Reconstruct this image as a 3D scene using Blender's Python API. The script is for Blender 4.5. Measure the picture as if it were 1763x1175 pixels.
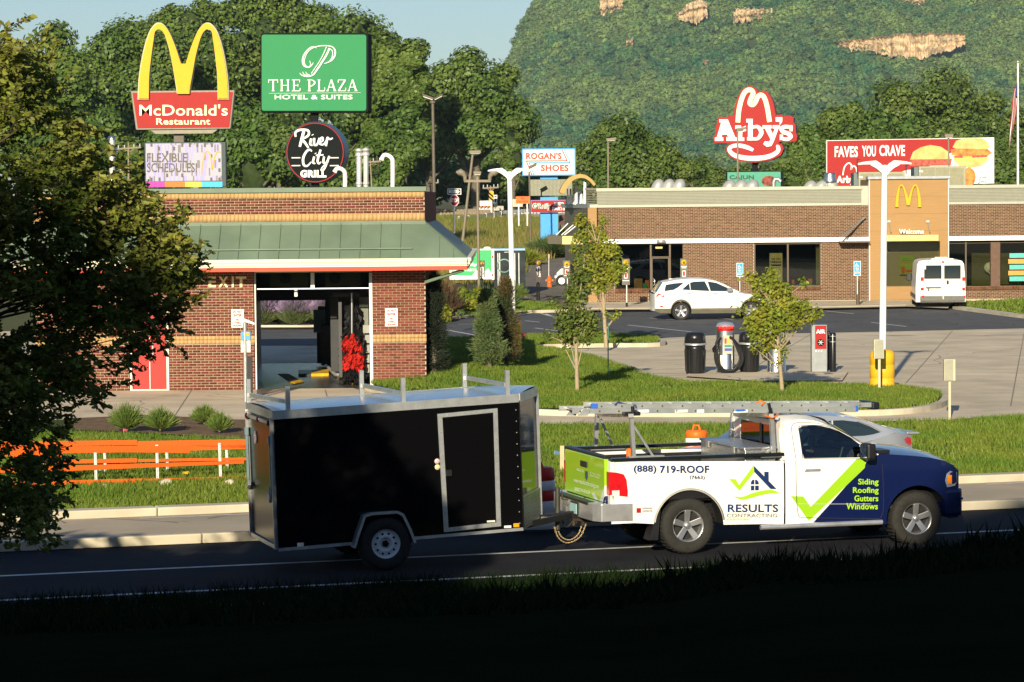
import bpy,bmesh,math,random
import numpy as np
from mathutils import Vector,Matrix
from mathutils.geometry import tessellate_polygon
for o in list(bpy.data.objects):bpy.data.objects.remove(o)
SC=bpy.context.scene
COL=SC.collection
rad=math.radians
# ---------------------------------------------------------------- camera, sky, sun, exposure
F=5000.0;CX,CY=881.5,587.5;CAMH=4.8
PITCH=math.atan((587.5-340)/F);ROLL=0.009
_f=np.array([0,math.cos(PITCH),-math.sin(PITCH)]);_r=np.array([1.,0,0]);_u=np.cross(_r,_f)
CR=math.cos(ROLL)*_r-math.sin(ROLL)*_u;CU=math.sin(ROLL)*_r+math.cos(ROLL)*_u;CF=_f
cam=bpy.data.cameras.new('camera');camo=bpy.data.objects.new('camera',cam);COL.objects.link(camo)
cam.sensor_width=36;cam.lens=F/1763*36;cam.clip_start=0.5;cam.clip_end=9000
mw=Matrix.Identity(4)
for i in range(3):
 mw[i][0]=CR[i];mw[i][1]=CU[i];mw[i][2]=-CF[i]
mw[2][3]=CAMH
camo.matrix_world=mw
SC.camera=camo
SUN_EL,SUN_AZ=rad(17.5),rad(10)
world=bpy.data.worlds.new('World');SC.world=world;world.use_nodes=True
wn=world.node_tree;bg=wn.nodes['Background']
sky=wn.nodes.new('ShaderNodeTexSky');sky.sky_type='NISHITA';sky.sun_disc=False
sky.sun_elevation=SUN_EL;sky.sun_rotation=math.pi+SUN_AZ
sky.air_density=1.0;sky.dust_density=0.6;sky.ozone_density=1.0;sky.altitude=200
wn.links.new(sky.outputs[0],bg.inputs[0]);bg.inputs[1].default_value=0.058
tint=wn.nodes.new('ShaderNodeMix');tint.data_type='RGBA';tint.blend_type='MULTIPLY';tint.inputs[0].default_value=1.0;tint.inputs[7].default_value=(0.80,0.95,1.2,1)
wn.links.new(sky.outputs[0],tint.inputs[6]);wn.links.new(tint.outputs[2],bg.inputs[0])
sl=bpy.data.lights.new('sun','SUN');so=bpy.data.objects.new('sun',sl);COL.objects.link(so)
sl.energy=5.0;sl.angle=rad(0.5);sl.color=(1.0,0.88,0.66)
sd=Vector((math.sin(SUN_AZ)*math.cos(SUN_EL),math.cos(SUN_AZ)*math.cos(SUN_EL),-math.sin(SUN_EL)))
so.rotation_euler=sd.to_track_quat('-Z','Y').to_euler();so.location=(0,-30,40)
SC.view_settings.view_transform='Standard';SC.view_settings.look='None'
SC.view_settings.exposure=0.56;SC.view_settings.gamma=1.0;SC.view_settings.use_curve_mapping=False
SC.render.engine='CYCLES'
# ---------------------------------------------------------------- geometry helpers
def ray(px,py):return CR*(px-CX)/F-CU*(py-CY)/F+CF
def W(px,py,d):
 v=ray(px,py);p=v*(d/v[1]);return Vector((p[0],p[1],p[2]+CAMH))
def G(px,py,z=0.0):
 v=ray(px,py);p=v*((z-CAMH)/v[2]);return Vector((p[0],p[1],z))
def zg(y):
 if y<140:return 0.0
 if y<230:return(y-140)*0.031
 return min(2.8+(y-230)*0.01,3.4)
def GT(px,py):
 v=ray(px,py)
 y=60.0
 while y<900:
  if CAMH+v[2]/v[1]*y<=zg(y):break
  y+=0.25
 p=v*(y/v[1]);return Vector((p[0],y,zg(y)))
def S(d):return F/d
class MB:
 def __init__(s):s.v=[];s.f=[];s.sm=[]
 def add(s,vs,fs,smooth=False):
  n=len(s.v);s.v+=[tuple(x)for x in vs];s.f+=[tuple(i+n for i in f)for f in fs];s.sm+=[smooth]*len(fs);return s
 def hexa(s,a,b):
  return s.add(list(a)+list(b),[(0,1,2,3),(7,6,5,4),(0,4,5,1),(1,5,6,2),(2,6,7,3),(3,7,4,0)])
 def box(s,x0,x1,y0,y1,z0,z1):
  return s.hexa([(x0,y0,z0),(x0,y1,z0),(x1,y1,z0),(x1,y0,z0)],[(x0,y0,z1),(x0,y1,z1),(x1,y1,z1),(x1,y0,z1)])
 def bar(s,p,q,w,h=None,up=(0,0,1)):
  p=Vector(p);q=Vector(q);h=h or w;d=(q-p).normalized();up=Vector(up)
  if abs(d.dot(up))>0.98:up=Vector((0,1,0))
  r=d.cross(up).normalized();u=r.cross(d).normalized();r=r*w/2;u=u*h/2
  return s.hexa([p-r-u,p+r-u,p+r+u,p-r+u],[q-r-u,q+r-u,q+r+u,q-r+u])
 def cyl(s,p,q,r0,r1=None,n=12,caps=True):
  p=Vector(p);q=Vector(q);r1=r0 if r1 is None else r1;d=(q-p).normalized()
  a=d.orthogonal().normalized();b=d.cross(a);vs=[]
  for c,r in((p,r0),(q,r1)):
   for i in range(n):
    t=2*math.pi*i/n;vs.append(c+a*r*math.cos(t)+b*r*math.sin(t))
  s.add(vs,[(i,(i+1)%n,n+(i+1)%n,n+i)for i in range(n)],True)
  if caps:
   s.add(vs[:n],[tuple(range(n))[::-1]]);s.add(vs[n:],[tuple(range(n))])
  return s
 def tube(s,pts,r,n=8,caps=True):
  pts=[Vector(p)for p in pts];m=len(pts);rs=r if isinstance(r,(list,tuple))else[r]*m;vs=[];a=None
  for i,p in enumerate(pts):
   d=(pts[min(i+1,m-1)]-pts[max(i-1,0)]).normalized()
   a=d.orthogonal()if a is None else a-d*a.dot(d)
   a.normalize();b=d.cross(a)
   for k in range(n):
    t=2*math.pi*k/n;vs.append(p+a*rs[i]*math.cos(t)+b*rs[i]*math.sin(t))
  fs=[(i*n+k,i*n+(k+1)%n,(i+1)*n+(k+1)%n,(i+1)*n+k)for i in range(m-1)for k in range(n)]
  s.add(vs,fs,True)
  if caps:s.add(vs[:n],[tuple(range(n))[::-1]]);s.add(vs[-n:],[tuple(range(n))])
  return s
 def lathe(s,prof,c,n=24,axis='z',a0=0,a1=2*math.pi):
  c=Vector(c);vs=[];m=len(prof);full=abs(a1-a0-2*math.pi)<1e-6;k=n if full else n+1
  for r,h in prof:
   for i in range(k):
    t=a0+(a1-a0)*i/n;x,y=r*math.cos(t),r*math.sin(t)
    vs.append(c+Vector((x,y,h)if axis=='z' else((x,h,y)if axis=='y' else(h,x,y))))
  s.add(vs,[(j*k+i,j*k+(i+1)%k,(j+1)*k+(i+1)%k,(j+1)*k+i)for j in range(m-1)for i in range(n)],True)
  return s
 def ngon(s,pts):
  pts=[Vector(p)for p in pts]
  tr=tessellate_polygon([pts]);s.add(pts,[tuple(t)for t in tr]);return s
 def prism(s,pts,off):
  pts=[Vector(p)for p in pts];off=Vector(off);n=len(pts)
  tr=[tuple(t)for t in tessellate_polygon([pts])]
  s.add(pts+[p+off for p in pts],tr+[tuple(i+n for i in t)[::-1]for t in tr]+[(i,(i+1)%n,n+(i+1)%n,n+i)for i in range(n)])
  return s
 def plate(s,pp,d,th):
  return s.prism([W(x,y,d)for x,y in pp],(0,th,0))
 def prect(s,x0,y0,x1,y1,d,th):
  a=W(x0,y1,d);b=W(x1,y0,d)
  return s.box(a.x,b.x,d,d+th,a.z,b.z)
 def ribbon(s,pts,w,P,th):
  c=catmull(pts);m=len(c);ws=np.interp(np.linspace(0,1,m),np.linspace(0,1,len(w)),w)if isinstance(w,(list,tuple))else[w]*m
  L=[];R=[]
  for i in range(m):
   a=c[max(i-1,0)];b=c[min(i+1,m-1)];dx,dy=b[0]-a[0],b[1]-a[1];l=math.hypot(dx,dy)or 1
   nx,ny=-dy/l*ws[i]/2,dx/l*ws[i]/2
   L.append(P(c[i][0]+nx,c[i][1]+ny));R.append(P(c[i][0]-nx,c[i][1]-ny))
  off=Vector(th);vs=L+R+[p+off for p in L]+[p+off for p in R]
  fs=[]
  for i in range(m-1):
   fs+=[(i,i+1,m+i+1,m+i),(2*m+i+1,2*m+i,3*m+i,3*m+i+1),(i,2*m+i,2*m+i+1,i+1),(m+i+1,3*m+i+1,3*m+i,m+i)]
  fs+=[(0,m,3*m,2*m),(m-1,3*m-1,4*m-1,2*m-1)]
  return s.add(vs,fs)
 def build(s,name,mat,parent=None,local=False,origin=None,bevel=0,smooth=None,kind=None,label=None):
  me=bpy.data.meshes.new(name);vs=s.v
  if not local:
   if parent is not None:
    inv=ROOTM[ROOTOF[parent.name].name].inverted();vs=[inv@Vector(v)for v in vs]
   elif origin is not None:
    o=Vector(origin);vs=[Vector(v)-o for v in vs]
  me.from_pydata([tuple(v)for v in vs],[],s.f)
  me.polygons.foreach_set('use_smooth',s.sm if smooth is None else[smooth]*len(s.f))
  mats=mat if isinstance(mat,list)else[mat]
  for m_ in mats:me.materials.append(m_)
  bm=bmesh.new();bm.from_mesh(me);bmesh.ops.recalc_face_normals(bm,faces=bm.faces);bm.to_mesh(me);bm.free()
  return link(name,me,parent,origin,bevel,kind,label)
ROOTM={};ROOTOF={}
def link(name,me,parent=None,origin=None,bevel=0,kind=None,label=None):
 o=bpy.data.objects.new(name,me);COL.objects.link(o)
 if parent is not None:
  o.parent=parent;ROOTOF[o.name]=ROOTOF[parent.name]
 elif origin is not None:o.location=origin
 if parent is None:
  ROOTOF[o.name]=o;ROOTM[o.name]=Matrix.Translation(Vector(origin)if origin is not None else Vector((0,0,0)))
 if bevel:
  b=o.modifiers.new('bevel','BEVEL');b.width=bevel;b.segments=2;b.limit_method='ANGLE';b.angle_limit=rad(40)
 if kind:o['kind']=kind
 if label:o['label']=label
 return o
def npmesh(name,V,Fc,mat,parent=None,origin=None,smooth=False,**k):
 me=bpy.data.meshes.new(name);V=np.asarray(V,np.float32);Fc=np.asarray(Fc,np.int32)
 if parent is not None:V=V-np.array(ROOTM[ROOTOF[parent.name].name].translation,np.float32)
 elif origin is not None:V=V-np.array(origin,np.float32)
 m,q=Fc.shape
 me.vertices.add(len(V));me.vertices.foreach_set('co',V.ravel())
 me.loops.add(m*q);me.loops.foreach_set('vertex_index',Fc.ravel())
 me.polygons.add(m);me.polygons.foreach_set('loop_start',np.arange(0,m*q,q,dtype=np.int32))
 if smooth:me.polygons.foreach_set('use_smooth',np.ones(m,bool))
 me.update(calc_edges=True)
 for m_ in(mat if isinstance(mat,list)else[mat]):me.materials.append(m_)
 return link(name,me,parent,origin,**k)
def catmull(pts,k=6):
 p=[pts[0]]+list(pts)+[pts[-1]];out=[]
 if len(pts)==2:return list(pts)
 for i in range(1,len(p)-2):
  for j in range(k):
   t=j/k;q=[]
   for a in range(len(pts[0])):
    q.append(0.5*((2*p[i][a])+(-p[i-1][a]+p[i+1][a])*t+(2*p[i-1][a]-5*p[i][a]+4*p[i+1][a]-p[i+2][a])*t*t+(-p[i-1][a]+3*p[i][a]-3*p[i+1][a]+p[i+2][a])*t**3))
   out.append(tuple(q))
 out.append(tuple(pts[-1]));return out
def tag(o,label,cat,group=None,kind=None):
 o['label']=label;o['category']=cat
 if group:o['group']=group
 if kind:o['kind']=kind
 return o
def thing(name,label,cat,loc,rotz=0,group=None):
 o=bpy.data.objects.new(name,None);COL.objects.link(o);o.empty_display_size=0.1
 o.location=loc;o.rotation_euler=(0,0,rotz);ROOTOF[o.name]=o
 ROOTM[o.name]=Matrix.Translation(Vector(loc))@Matrix.Rotation(rotz,4,'Z')
 return tag(o,label,cat,group)
def dup(root,loc,rotz=None,label=None,group=None,scale=None):
 def cp(o,par):
  c=o.copy();COL.objects.link(c)
  if par is not None:c.parent=par
  for ch in o.children:cp(ch,c)
  return c
 r=cp(root,None);r.location=loc
 if rotz is not None:r.rotation_euler=(0,0,rotz)
 if scale:r.scale=(scale,)*3 if not isinstance(scale,tuple)else scale
 if label:r['label']=label
 if group:r['group']=group
 ROOTOF[r.name]=r;ROOTM[r.name]=Matrix.Translation(Vector(loc))@Matrix.Rotation(r.rotation_euler.z,4,'Z')
 return r
 # ---------------------------------------------------------------- materials
MATS={}
def mat(name,rgb,rough=0.6,metal=0.0,var=0.12,scale=6.0,bump=0.0,bscale=None,coat=0.0,emit=0.0,rnd=0.0,hue=0.0,spec=0.3):
 if name in MATS:return MATS[name]
 m=bpy.data.materials.new(name);m.use_nodes=True;nt=m.node_tree;N=nt.nodes;L=nt.links
 b=N['Principled BSDF'];b.inputs['Base Color'].default_value=(*rgb,1);b.inputs['Roughness'].default_value=rough
 b.inputs['Metallic'].default_value=metal;b.inputs['Specular IOR Level'].default_value=spec
 if coat:b.inputs['Coat Weight'].default_value=coat;b.inputs['Coat Roughness'].default_value=0.04
 tc=N.new('ShaderNodeTexCoord')
 if var or rnd:
  nz=N.new('ShaderNodeTexNoise');nz.inputs['Scale'].default_value=scale;nz.inputs['Detail'].default_value=5
  L.new(tc.outputs['Object'],nz.inputs['Vector'])
  mr=N.new('ShaderNodeMapRange');mr.inputs[1].default_value=0.3;mr.inputs[2].default_value=0.7
  mr.inputs[3].default_value=1-var;mr.inputs[4].default_value=1+var;L.new(nz.outputs[0],mr.inputs[0])
  hs=N.new('ShaderNodeHueSaturation');hs.inputs['Color'].default_value=(*rgb,1)
  last=mr.outputs[0]
  if rnd:
   oi=N.new('ShaderNodeObjectInfo');ge=N.new('ShaderNodeNewGeometry')
   ad=N.new('ShaderNodeMath');ad.operation='ADD';L.new(oi.outputs['Random'],ad.inputs[0]);L.new(ge.outputs['Random Per Island'],ad.inputs[1])
   fr=N.new('ShaderNodeMath');fr.operation='FRACT';L.new(ad.outputs[0],fr.inputs[0])
   m2=N.new('ShaderNodeMapRange');m2.inputs[3].default_value=1-rnd;m2.inputs[4].default_value=1+rnd;L.new(fr.outputs[0],m2.inputs[0])
   mu=N.new('ShaderNodeMath');mu.operation='MULTIPLY';L.new(last,mu.inputs[0]);L.new(m2.outputs[0],mu.inputs[1]);last=mu.outputs[0]
   if hue:
    sc=N.new('ShaderNodeMath');sc.operation='MULTIPLY';sc.inputs[1].default_value=7.31;L.new(fr.outputs[0],sc.inputs[0])
    f2=N.new('ShaderNodeMath');f2.operation='FRACT';L.new(sc.outputs[0],f2.inputs[0])
    m3=N.new('ShaderNodeMapRange');m3.inputs[3].default_value=0.5-hue;m3.inputs[4].default_value=0.5+hue
    L.new(f2.outputs[0],m3.inputs[0]);L.new(m3.outputs[0],hs.inputs['Hue'])
  L.new(last,hs.inputs['Value']);L.new(hs.outputs[0],b.inputs['Base Color'])
 if bump:
  n2=N.new('ShaderNodeTexNoise');n2.inputs['Scale'].default_value=bscale or scale*5;n2.inputs['Detail'].default_value=4
  L.new(tc.outputs['Object'],n2.inputs['Vector']);bp=N.new('ShaderNodeBump');bp.inputs['Strength'].default_value=1;bp.inputs['Distance'].default_value=bump
  L.new(n2.outputs[0],bp.inputs['Height']);L.new(bp.outputs[0],b.inputs['Normal'])
 if emit:
  b.inputs['Emission Color'].default_value=(*rgb,1);b.inputs['Emission Strength'].default_value=emit
 MATS[name]=m;return m
def leafmat(name,rgb,rgb2,scale=0.4,trans=0.3,rough=0.55,rnd=0.35):
 m=bpy.data.materials.new(name);m.use_nodes=True;nt=m.node_tree;N=nt.nodes;L=nt.links
 b=N['Principled BSDF'];out=N['Material Output'];b.inputs['Roughness'].default_value=rough;b.inputs['Specular IOR Level'].default_value=0.3
 tc=N.new('ShaderNodeTexCoord');nz=N.new('ShaderNodeTexNoise');nz.inputs['Scale'].default_value=scale;nz.inputs['Detail'].default_value=3
 L.new(tc.outputs['Object'],nz.inputs['Vector'])
 ge=N.new('ShaderNodeNewGeometry');mx=N.new('ShaderNodeMix');mx.data_type='RGBA'
 mr=N.new('ShaderNodeMapRange');mr.inputs[1].default_value=0.35;mr.inputs[2].default_value=0.65;L.new(nz.outputs[0],mr.inputs[0])
 mr.inputs[3].default_value=-0.2;mr.inputs[4].default_value=0.8
 ad=N.new('ShaderNodeMath');ad.operation='MULTIPLY_ADD';ad.inputs[1].default_value=0.4;L.new(ge.outputs['Random Per Island'],ad.inputs[0]);L.new(mr.outputs[0],ad.inputs[2]);ad.use_clamp=True
 L.new(ad.outputs[0],mx.inputs[0]);mx.inputs[6].default_value=(*rgb,1);mx.inputs[7].default_value=(*rgb2,1)
 hs=N.new('ShaderNodeHueSaturation');L.new(mx.outputs[2],hs.inputs['Color'])
 sc=N.new('ShaderNodeMath');sc.operation='MULTIPLY';sc.inputs[1].default_value=5.37;L.new(ge.outputs['Random Per Island'],sc.inputs[0])
 fr=N.new('ShaderNodeMath');fr.operation='FRACT';L.new(sc.outputs[0],fr.inputs[0])
 m2=N.new('ShaderNodeMapRange');m2.inputs[3].default_value=1-rnd;m2.inputs[4].default_value=1+rnd;L.new(fr.outputs[0],m2.inputs[0]);L.new(m2.outputs[0],hs.inputs['Value'])
 L.new(hs.outputs[0],b.inputs['Base Color'])
 if trans:
  tr=N.new('ShaderNodeBsdfTranslucent');L.new(hs.outputs[0],tr.inputs[0]);ms=N.new('ShaderNodeMixShader');ms.inputs[0].default_value=trans
  L.new(b.outputs[0],ms.inputs[1]);L.new(tr.outputs[0],ms.inputs[2]);L.new(ms.outputs[0],out.inputs[0])
 MATS[name]=m;return m
def glassmat(name,tint,refl=0.12):
 m=bpy.data.materials.new(name);m.use_nodes=True;nt=m.node_tree;N=nt.nodes;L=nt.links
 N.remove(N['Principled BSDF']);out=N['Material Output']
 t=N.new('ShaderNodeBsdfTransparent');t.inputs[0].default_value=(*tint,1);g=N.new('ShaderNodeBsdfGlossy');g.inputs['Roughness'].default_value=0.02
 g.inputs[0].default_value=(0.9,0.95,1,1)
 fr=N.new('ShaderNodeFresnel');fr.inputs[0].default_value=1.5;ms=N.new('ShaderNodeMixShader')
 ad=N.new('ShaderNodeMath');ad.operation='ADD';ad.inputs[1].default_value=refl-0.04;L.new(fr.outputs[0],ad.inputs[0])
 L.new(ad.outputs[0],ms.inputs[0]);L.new(t.outputs[0],ms.inputs[1]);L.new(g.outputs[0],ms.inputs[2]);L.new(ms.outputs[0],out.inputs[0])
 MATS[name]=m;return m
 # ---------------------------------------------------------------- lettering
def txt_arr(s,bold=0.0,shear=0.0):
 cu=bpy.data.curves.new('t','FONT');cu.body=s;cu.size=1;cu.resolution_u=3;cu.offset=bold;cu.shear=shear;cu.fill_mode='FRONT';cu.space_character=1+max(bold,0)*1.6
 ob=bpy.data.objects.new('t',cu);COL.objects.link(ob);dg=bpy.context.evaluated_depsgraph_get()
 me=bpy.data.meshes.new_from_object(ob.evaluated_get(dg))
 v=np.array([tuple(x.co)for x in me.vertices]);f=[tuple(p.vertices)for p in me.polygons]
 bpy.data.objects.remove(ob);bpy.data.curves.remove(cu);bpy.data.meshes.remove(me)
 mn=v.min(0);mx=v.max(0);v[:,0]=(v[:,0]-mn[0])/(mx[0]-mn[0]);v[:,1]=(v[:,1]-mn[1])/(mx[1]-mn[1])
 return v,f
def txt(s,box,P,off,bold=0.02,shear=0.0,mb=None):
 v,f=txt_arr(s,bold,shear);x0,y0,x1,y1=box;mb=mb or MB();off=Vector(off)
 fr=[P(x0+(x1-x0)*a,y1+(y0-y1)*b)for a,b,_ in v]
 # edge walls
 cnt={}
 for p in f:
  for i in range(len(p)):
   e=(p[i],p[(i+1)%len(p)]);k=(min(e),max(e));cnt[k]=cnt.get(k,0)+1
 n=len(fr);fs=list(f)
 for(a,b),c in cnt.items():
  if c==1:fs.append((a,b,n+b,n+a))
 mb.add(fr+[p+off for p in fr],fs)
 return mb
def PW(d):return lambda x,y:W(x,y,d)
def ptxt(s,x0,y0,x1,y1,d,m,parent,name='lettering',bold=0.02,shear=0,th=0.04):
 return txt(s,(x0,y0,x1,y1),PW(d),(0,th,0),bold,shear).build(name,m,parent)
def ground_poly(name,pts,z,m,kind='structure'):
 mb=MB();mb.ngon([(p.x,p.y,z)for p in pts]);o=mb.build(name,m)
 # triangles seen from above must face up
 for p in o.data.polygons:
  if p.normal.z<0:o.data.flip_normals();break
 o['kind']=kind;return o
def disc_pts(cx,cy,rx,ry,n=24,a0=0,a1=2*math.pi):return[(cx+rx*math.cos(a0+(a1-a0)*i/n),cy+ry*math.sin(a0+(a1-a0)*i/n))for i in range(n if abs(a1-a0-2*math.pi)<1e-6 else n+1)]
# ---------------------------------------------------------------- shared materials
white=mat('white_paint',(0.8,0.8,0.78),0.35,var=0.04)
offwh=mat('off_white',(0.72,0.7,0.62),0.6,var=0.06)
alu=mat('aluminium',(0.62,0.63,0.62),0.38,0.85,var=0.12,scale=9)
steel=mat('brushed_steel',(0.55,0.56,0.57),0.28,0.95,var=0.1,scale=5)
chrome=mat('chrome',(0.72,0.72,0.73),0.25,0.75,var=0.15)
blackp=mat('black_plastic',(0.012,0.012,0.013),0.4,var=0.2)
rubber=mat('rubber',(0.022,0.021,0.018),0.8,var=0.2,scale=20)
dark=mat('dark_cavity',(0.006,0.006,0.006),0.9,var=0)
redp=mat('sign_red',(0.33,0.008,0.006),0.6,var=0.05)
yelp=mat('sign_yellow',(0.62,0.37,0.010),0.6,var=0.05)
taupe=mat('taupe_paint',(0.13,0.115,0.09),0.5,var=0.08)
galv=mat('galvanised',(0.42,0.43,0.42),0.45,0.6,var=0.15,scale=12)
brownpole=mat('brown_pole',(0.12,0.10,0.075),0.55,var=0.12)
orangep=mat('safety_orange',(0.8,0.14,0.01),0.45,var=0.06)
wood=mat('weathered_wood',(0.25,0.2,0.14),0.85,var=0.2,scale=14)
# ================================================================ GROUND
def groundmat(name,c1,c2,scale,c3=None,rough=0.9,bump=0.01,bscale=30):
 m=mat(name,c1,rough,var=0.15,scale=scale,bump=bump,bscale=bscale);nt=m.node_tree;N=nt.nodes;L=nt.links
 b=N['Principled BSDF'];b.inputs['Specular IOR Level'].default_value=0.2
 hs=b.inputs['Base Color'].links[0].from_node;tc=N['Texture Coordinate']
 nz=N.new('ShaderNodeTexNoise');nz.inputs['Scale'].default_value=scale*0.31;nz.inputs['Detail'].default_value=6;nz.inputs['Roughness'].default_value=0.65
 L.new(tc.outputs['Object'],nz.inputs['Vector']);cr=N.new('ShaderNodeValToRGB');cr.color_ramp.elements[0].position=0.38;cr.color_ramp.elements[1].position=0.62
 cr.color_ramp.elements[0].color=(*c1,1);cr.color_ramp.elements[1].color=(*c2,1)
 if c3:e=cr.color_ramp.elements.new(0.7);e.color=(*c3,1)
 L.new(nz.outputs[0],cr.inputs[0]);L.new(cr.outputs[0],hs.inputs['Color']);return m
M_soil=groundmat('lawn_soil',(0.055,0.075,0.02),(0.07,0.09,0.025),1.2,(0.13,0.10,0.05),bump=0.02)
M_far=groundmat('meadow',(0.075,0.085,0.022),(0.11,0.10,0.035),0.35,(0.06,0.08,0.02),bump=0.05,bscale=4)
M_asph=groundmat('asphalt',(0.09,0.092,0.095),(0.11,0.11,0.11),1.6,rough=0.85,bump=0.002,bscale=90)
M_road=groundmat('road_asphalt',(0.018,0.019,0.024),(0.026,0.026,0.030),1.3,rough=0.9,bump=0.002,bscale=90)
M_conc=groundmat('concrete',(0.64,0.54,0.39),(0.56,0.475,0.345),0.7,(0.48,0.41,0.30),bump=0.002,bscale=60)
M_curb=groundmat('curb_concrete',(0.55,0.49,0.36),(0.47,0.42,0.32),1.5,bump=0.003,bscale=60)
M_farl=groundmat('worn_concrete_road',(0.46,0.38,0.28),(0.38,0.32,0.24),0.5,bump=0.002,bscale=60)
M_mulch=groundmat('mulch',(0.15,0.095,0.055),(0.22,0.15,0.09),6,(0.10,0.06,0.035),bump=0.05,bscale=30)
M_bank=groundmat('bank_soil',(0.010,0.014,0.006),(0.014,0.018,0.007),1.5,bump=0.05,bscale=8)  # far darker than the lawn soil: the bank's shade is in the colour
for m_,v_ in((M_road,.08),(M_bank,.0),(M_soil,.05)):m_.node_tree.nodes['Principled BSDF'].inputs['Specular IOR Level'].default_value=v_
def cracked(m,sc,col,w=.012,amt=.6):
 nt=m.node_tree;N=nt.nodes;L=nt.links;b=N['Principled BSDF'];src=b.inputs['Base Color'].links[0].from_socket;tc=N['Texture Coordinate']
 nz=N.new('ShaderNodeTexNoise');nz.inputs['Scale'].default_value=sc*2;L.new(tc.outputs['Object'],nz.inputs['Vector']);av=N.new('ShaderNodeVectorMath');av.operation='MULTIPLY_ADD';av.inputs[1].default_value=(1.2,1.2,0);L.new(nz.outputs['Color'],av.inputs[0]);L.new(tc.outputs['Object'],av.inputs[2])
 vo=N.new('ShaderNodeTexVoronoi');vo.feature='DISTANCE_TO_EDGE';vo.inputs['Scale'].default_value=sc;L.new(av.outputs[0],vo.inputs['Vector']);lt=N.new('ShaderNodeMath');lt.operation='LESS_THAN';lt.inputs[1].default_value=w;L.new(vo.outputs['Distance'],lt.inputs[0])
 n2=N.new('ShaderNodeTexNoise');n2.inputs['Scale'].default_value=sc*.8;L.new(tc.outputs['Object'],n2.inputs['Vector']);g2=N.new('ShaderNodeMath');g2.operation='GREATER_THAN';g2.inputs[1].default_value=.52;L.new(n2.outputs[0],g2.inputs[0]);mu=N.new('ShaderNodeMath');mu.operation='MULTIPLY';L.new(lt.outputs[0],mu.inputs[0]);L.new(g2.outputs[0],mu.inputs[1]);m3=N.new('ShaderNodeMath');m3.operation='MULTIPLY';m3.inputs[1].default_value=amt;L.new(mu.outputs[0],m3.inputs[0])
 mx=N.new('ShaderNodeMix');mx.data_type='RGBA';L.new(m3.outputs[0],mx.inputs[0]);L.new(src,mx.inputs[6]);mx.inputs[7].default_value=(*col,1)
 n4=N.new('ShaderNodeTexNoise');n4.inputs['Scale'].default_value=.55;n4.inputs['Detail'].default_value=3;L.new(tc.outputs['Object'],n4.inputs['Vector']);r4=N.new('ShaderNodeMapRange');r4.inputs[1].default_value=.62;r4.inputs[2].default_value=.75;r4.inputs[3].default_value=0;r4.inputs[4].default_value=.45;L.new(n4.outputs[0],r4.inputs[0])
 m5=N.new('ShaderNodeMix');m5.data_type='RGBA';L.new(r4.outputs[0],m5.inputs[0]);L.new(mx.outputs[2],m5.inputs[6]);m5.inputs[7].default_value=(*col,1);L.new(m5.outputs[2],b.inputs['Base Color'])
cracked(M_asph,.35,(.03,.03,.03),.010,.8);cracked(M_conc,.22,(.2,.18,.14),.006,.6);cracked(M_farl,.3,(.16,.13,.1),.008,.7)
M_line=mat('road_paint_white',(0.62,0.62,0.6),0.6,var=0.2,scale=7);M_yline=mat('road_paint_yellow',(0.6,0.36,0.06),0.6,var=0.2,scale=7)
# one ground sheet to the horizon
ys=[-80,-20,0,20,33,60,100,130]+list(np.linspace(140,300,17))+[400,700,1200,2500,5000,8000]
xs=[-4000,-1200,-400,-150,-60,-20,0,20,60,150,400,1200,4000]
mb=MB();V=[];Fc=[]
for y in ys:
 for x in xs:V.append((x,y,zg(y)-0.004))
nx=len(xs)
for j in range(len(ys)-1):
 for i in range(nx-1):Fc.append((j*nx+i,j*nx+i+1,(j+1)*nx+i+1,(j+1)*nx+i))
mb.add(V,Fc,True);o=mb.build('ground',M_far);o['kind']='structure'
for p in o.data.polygons:
 if p.normal.z<0:o.data.flip_normals();break
 # road frame
TH=rad(16.5);RU=Vector((math.cos(TH),math.sin(TH),0));RN=Vector((-math.sin(TH),math.cos(TH),0))
def RP(s,o,z=0):p=RU*s+RN*o;return Vector((p.x,p.y,z))
def off(px,py,z=0):return G(px,py,z).dot(RN)
def ROs(p):return p.dot(RU),p.dot(RN)
OE=off(0,1035);OL=off(0,993);OY=off(0,950);OM0=off(200,941);OM1=off(600,908,.14);OF=off(300,884);OC=off(300,873,.13)
def strip(name,o0,o1,z,m,s0=-120,s1=140,kind='structure'):
 return ground_poly(name,[RP(s0,o0),RP(s1,o0),RP(s1,o1),RP(s0,o1)],z,m,kind)
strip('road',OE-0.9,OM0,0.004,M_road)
strip('road',OM1-.1,OF+.02,0.004,M_farl)
strip('lane_line',OL-.05,OL+.06,0.008,M_line);strip('edge_line',OE-.06,OE+.06,0.008,M_line)
strip('edge_line',OY-.05,OY+.05,0.008,M_yline)
strip('edge_line',OM1+.14,OM1+.24,0.008,M_yline)
for k in range(-9,14):strip('lane_line',OF-.62,OF-.54,0.008,M_line,k*7.0,k*7.0+3)
def rbox(name,o0,o1,z0,z1,s0,s1,m,bevel=0.02,**k):
 b=MB();b.hexa([RP(s0,o0,z0),RP(s0,o1,z0),RP(s1,o1,z0),RP(s1,o0,z0)],[RP(s0,o0+.03,z1),RP(s0,o1-.03,z1),RP(s1,o1-.03,z1),RP(s1,o0+.03,z1)])
 return b.build(name,m,bevel=bevel,**k)
for k in range(-14,22):
 s0,s1=k*3.66,k*3.66+3.645
 o=rbox('road_median',OM0,OM1,-.05,.14,s0,s1,M_curb);o['kind']='structure'
 o=rbox('curb',OF,OC+.02,-.05,.13,s0,s1,M_curb);o['kind']='structure'
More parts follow.
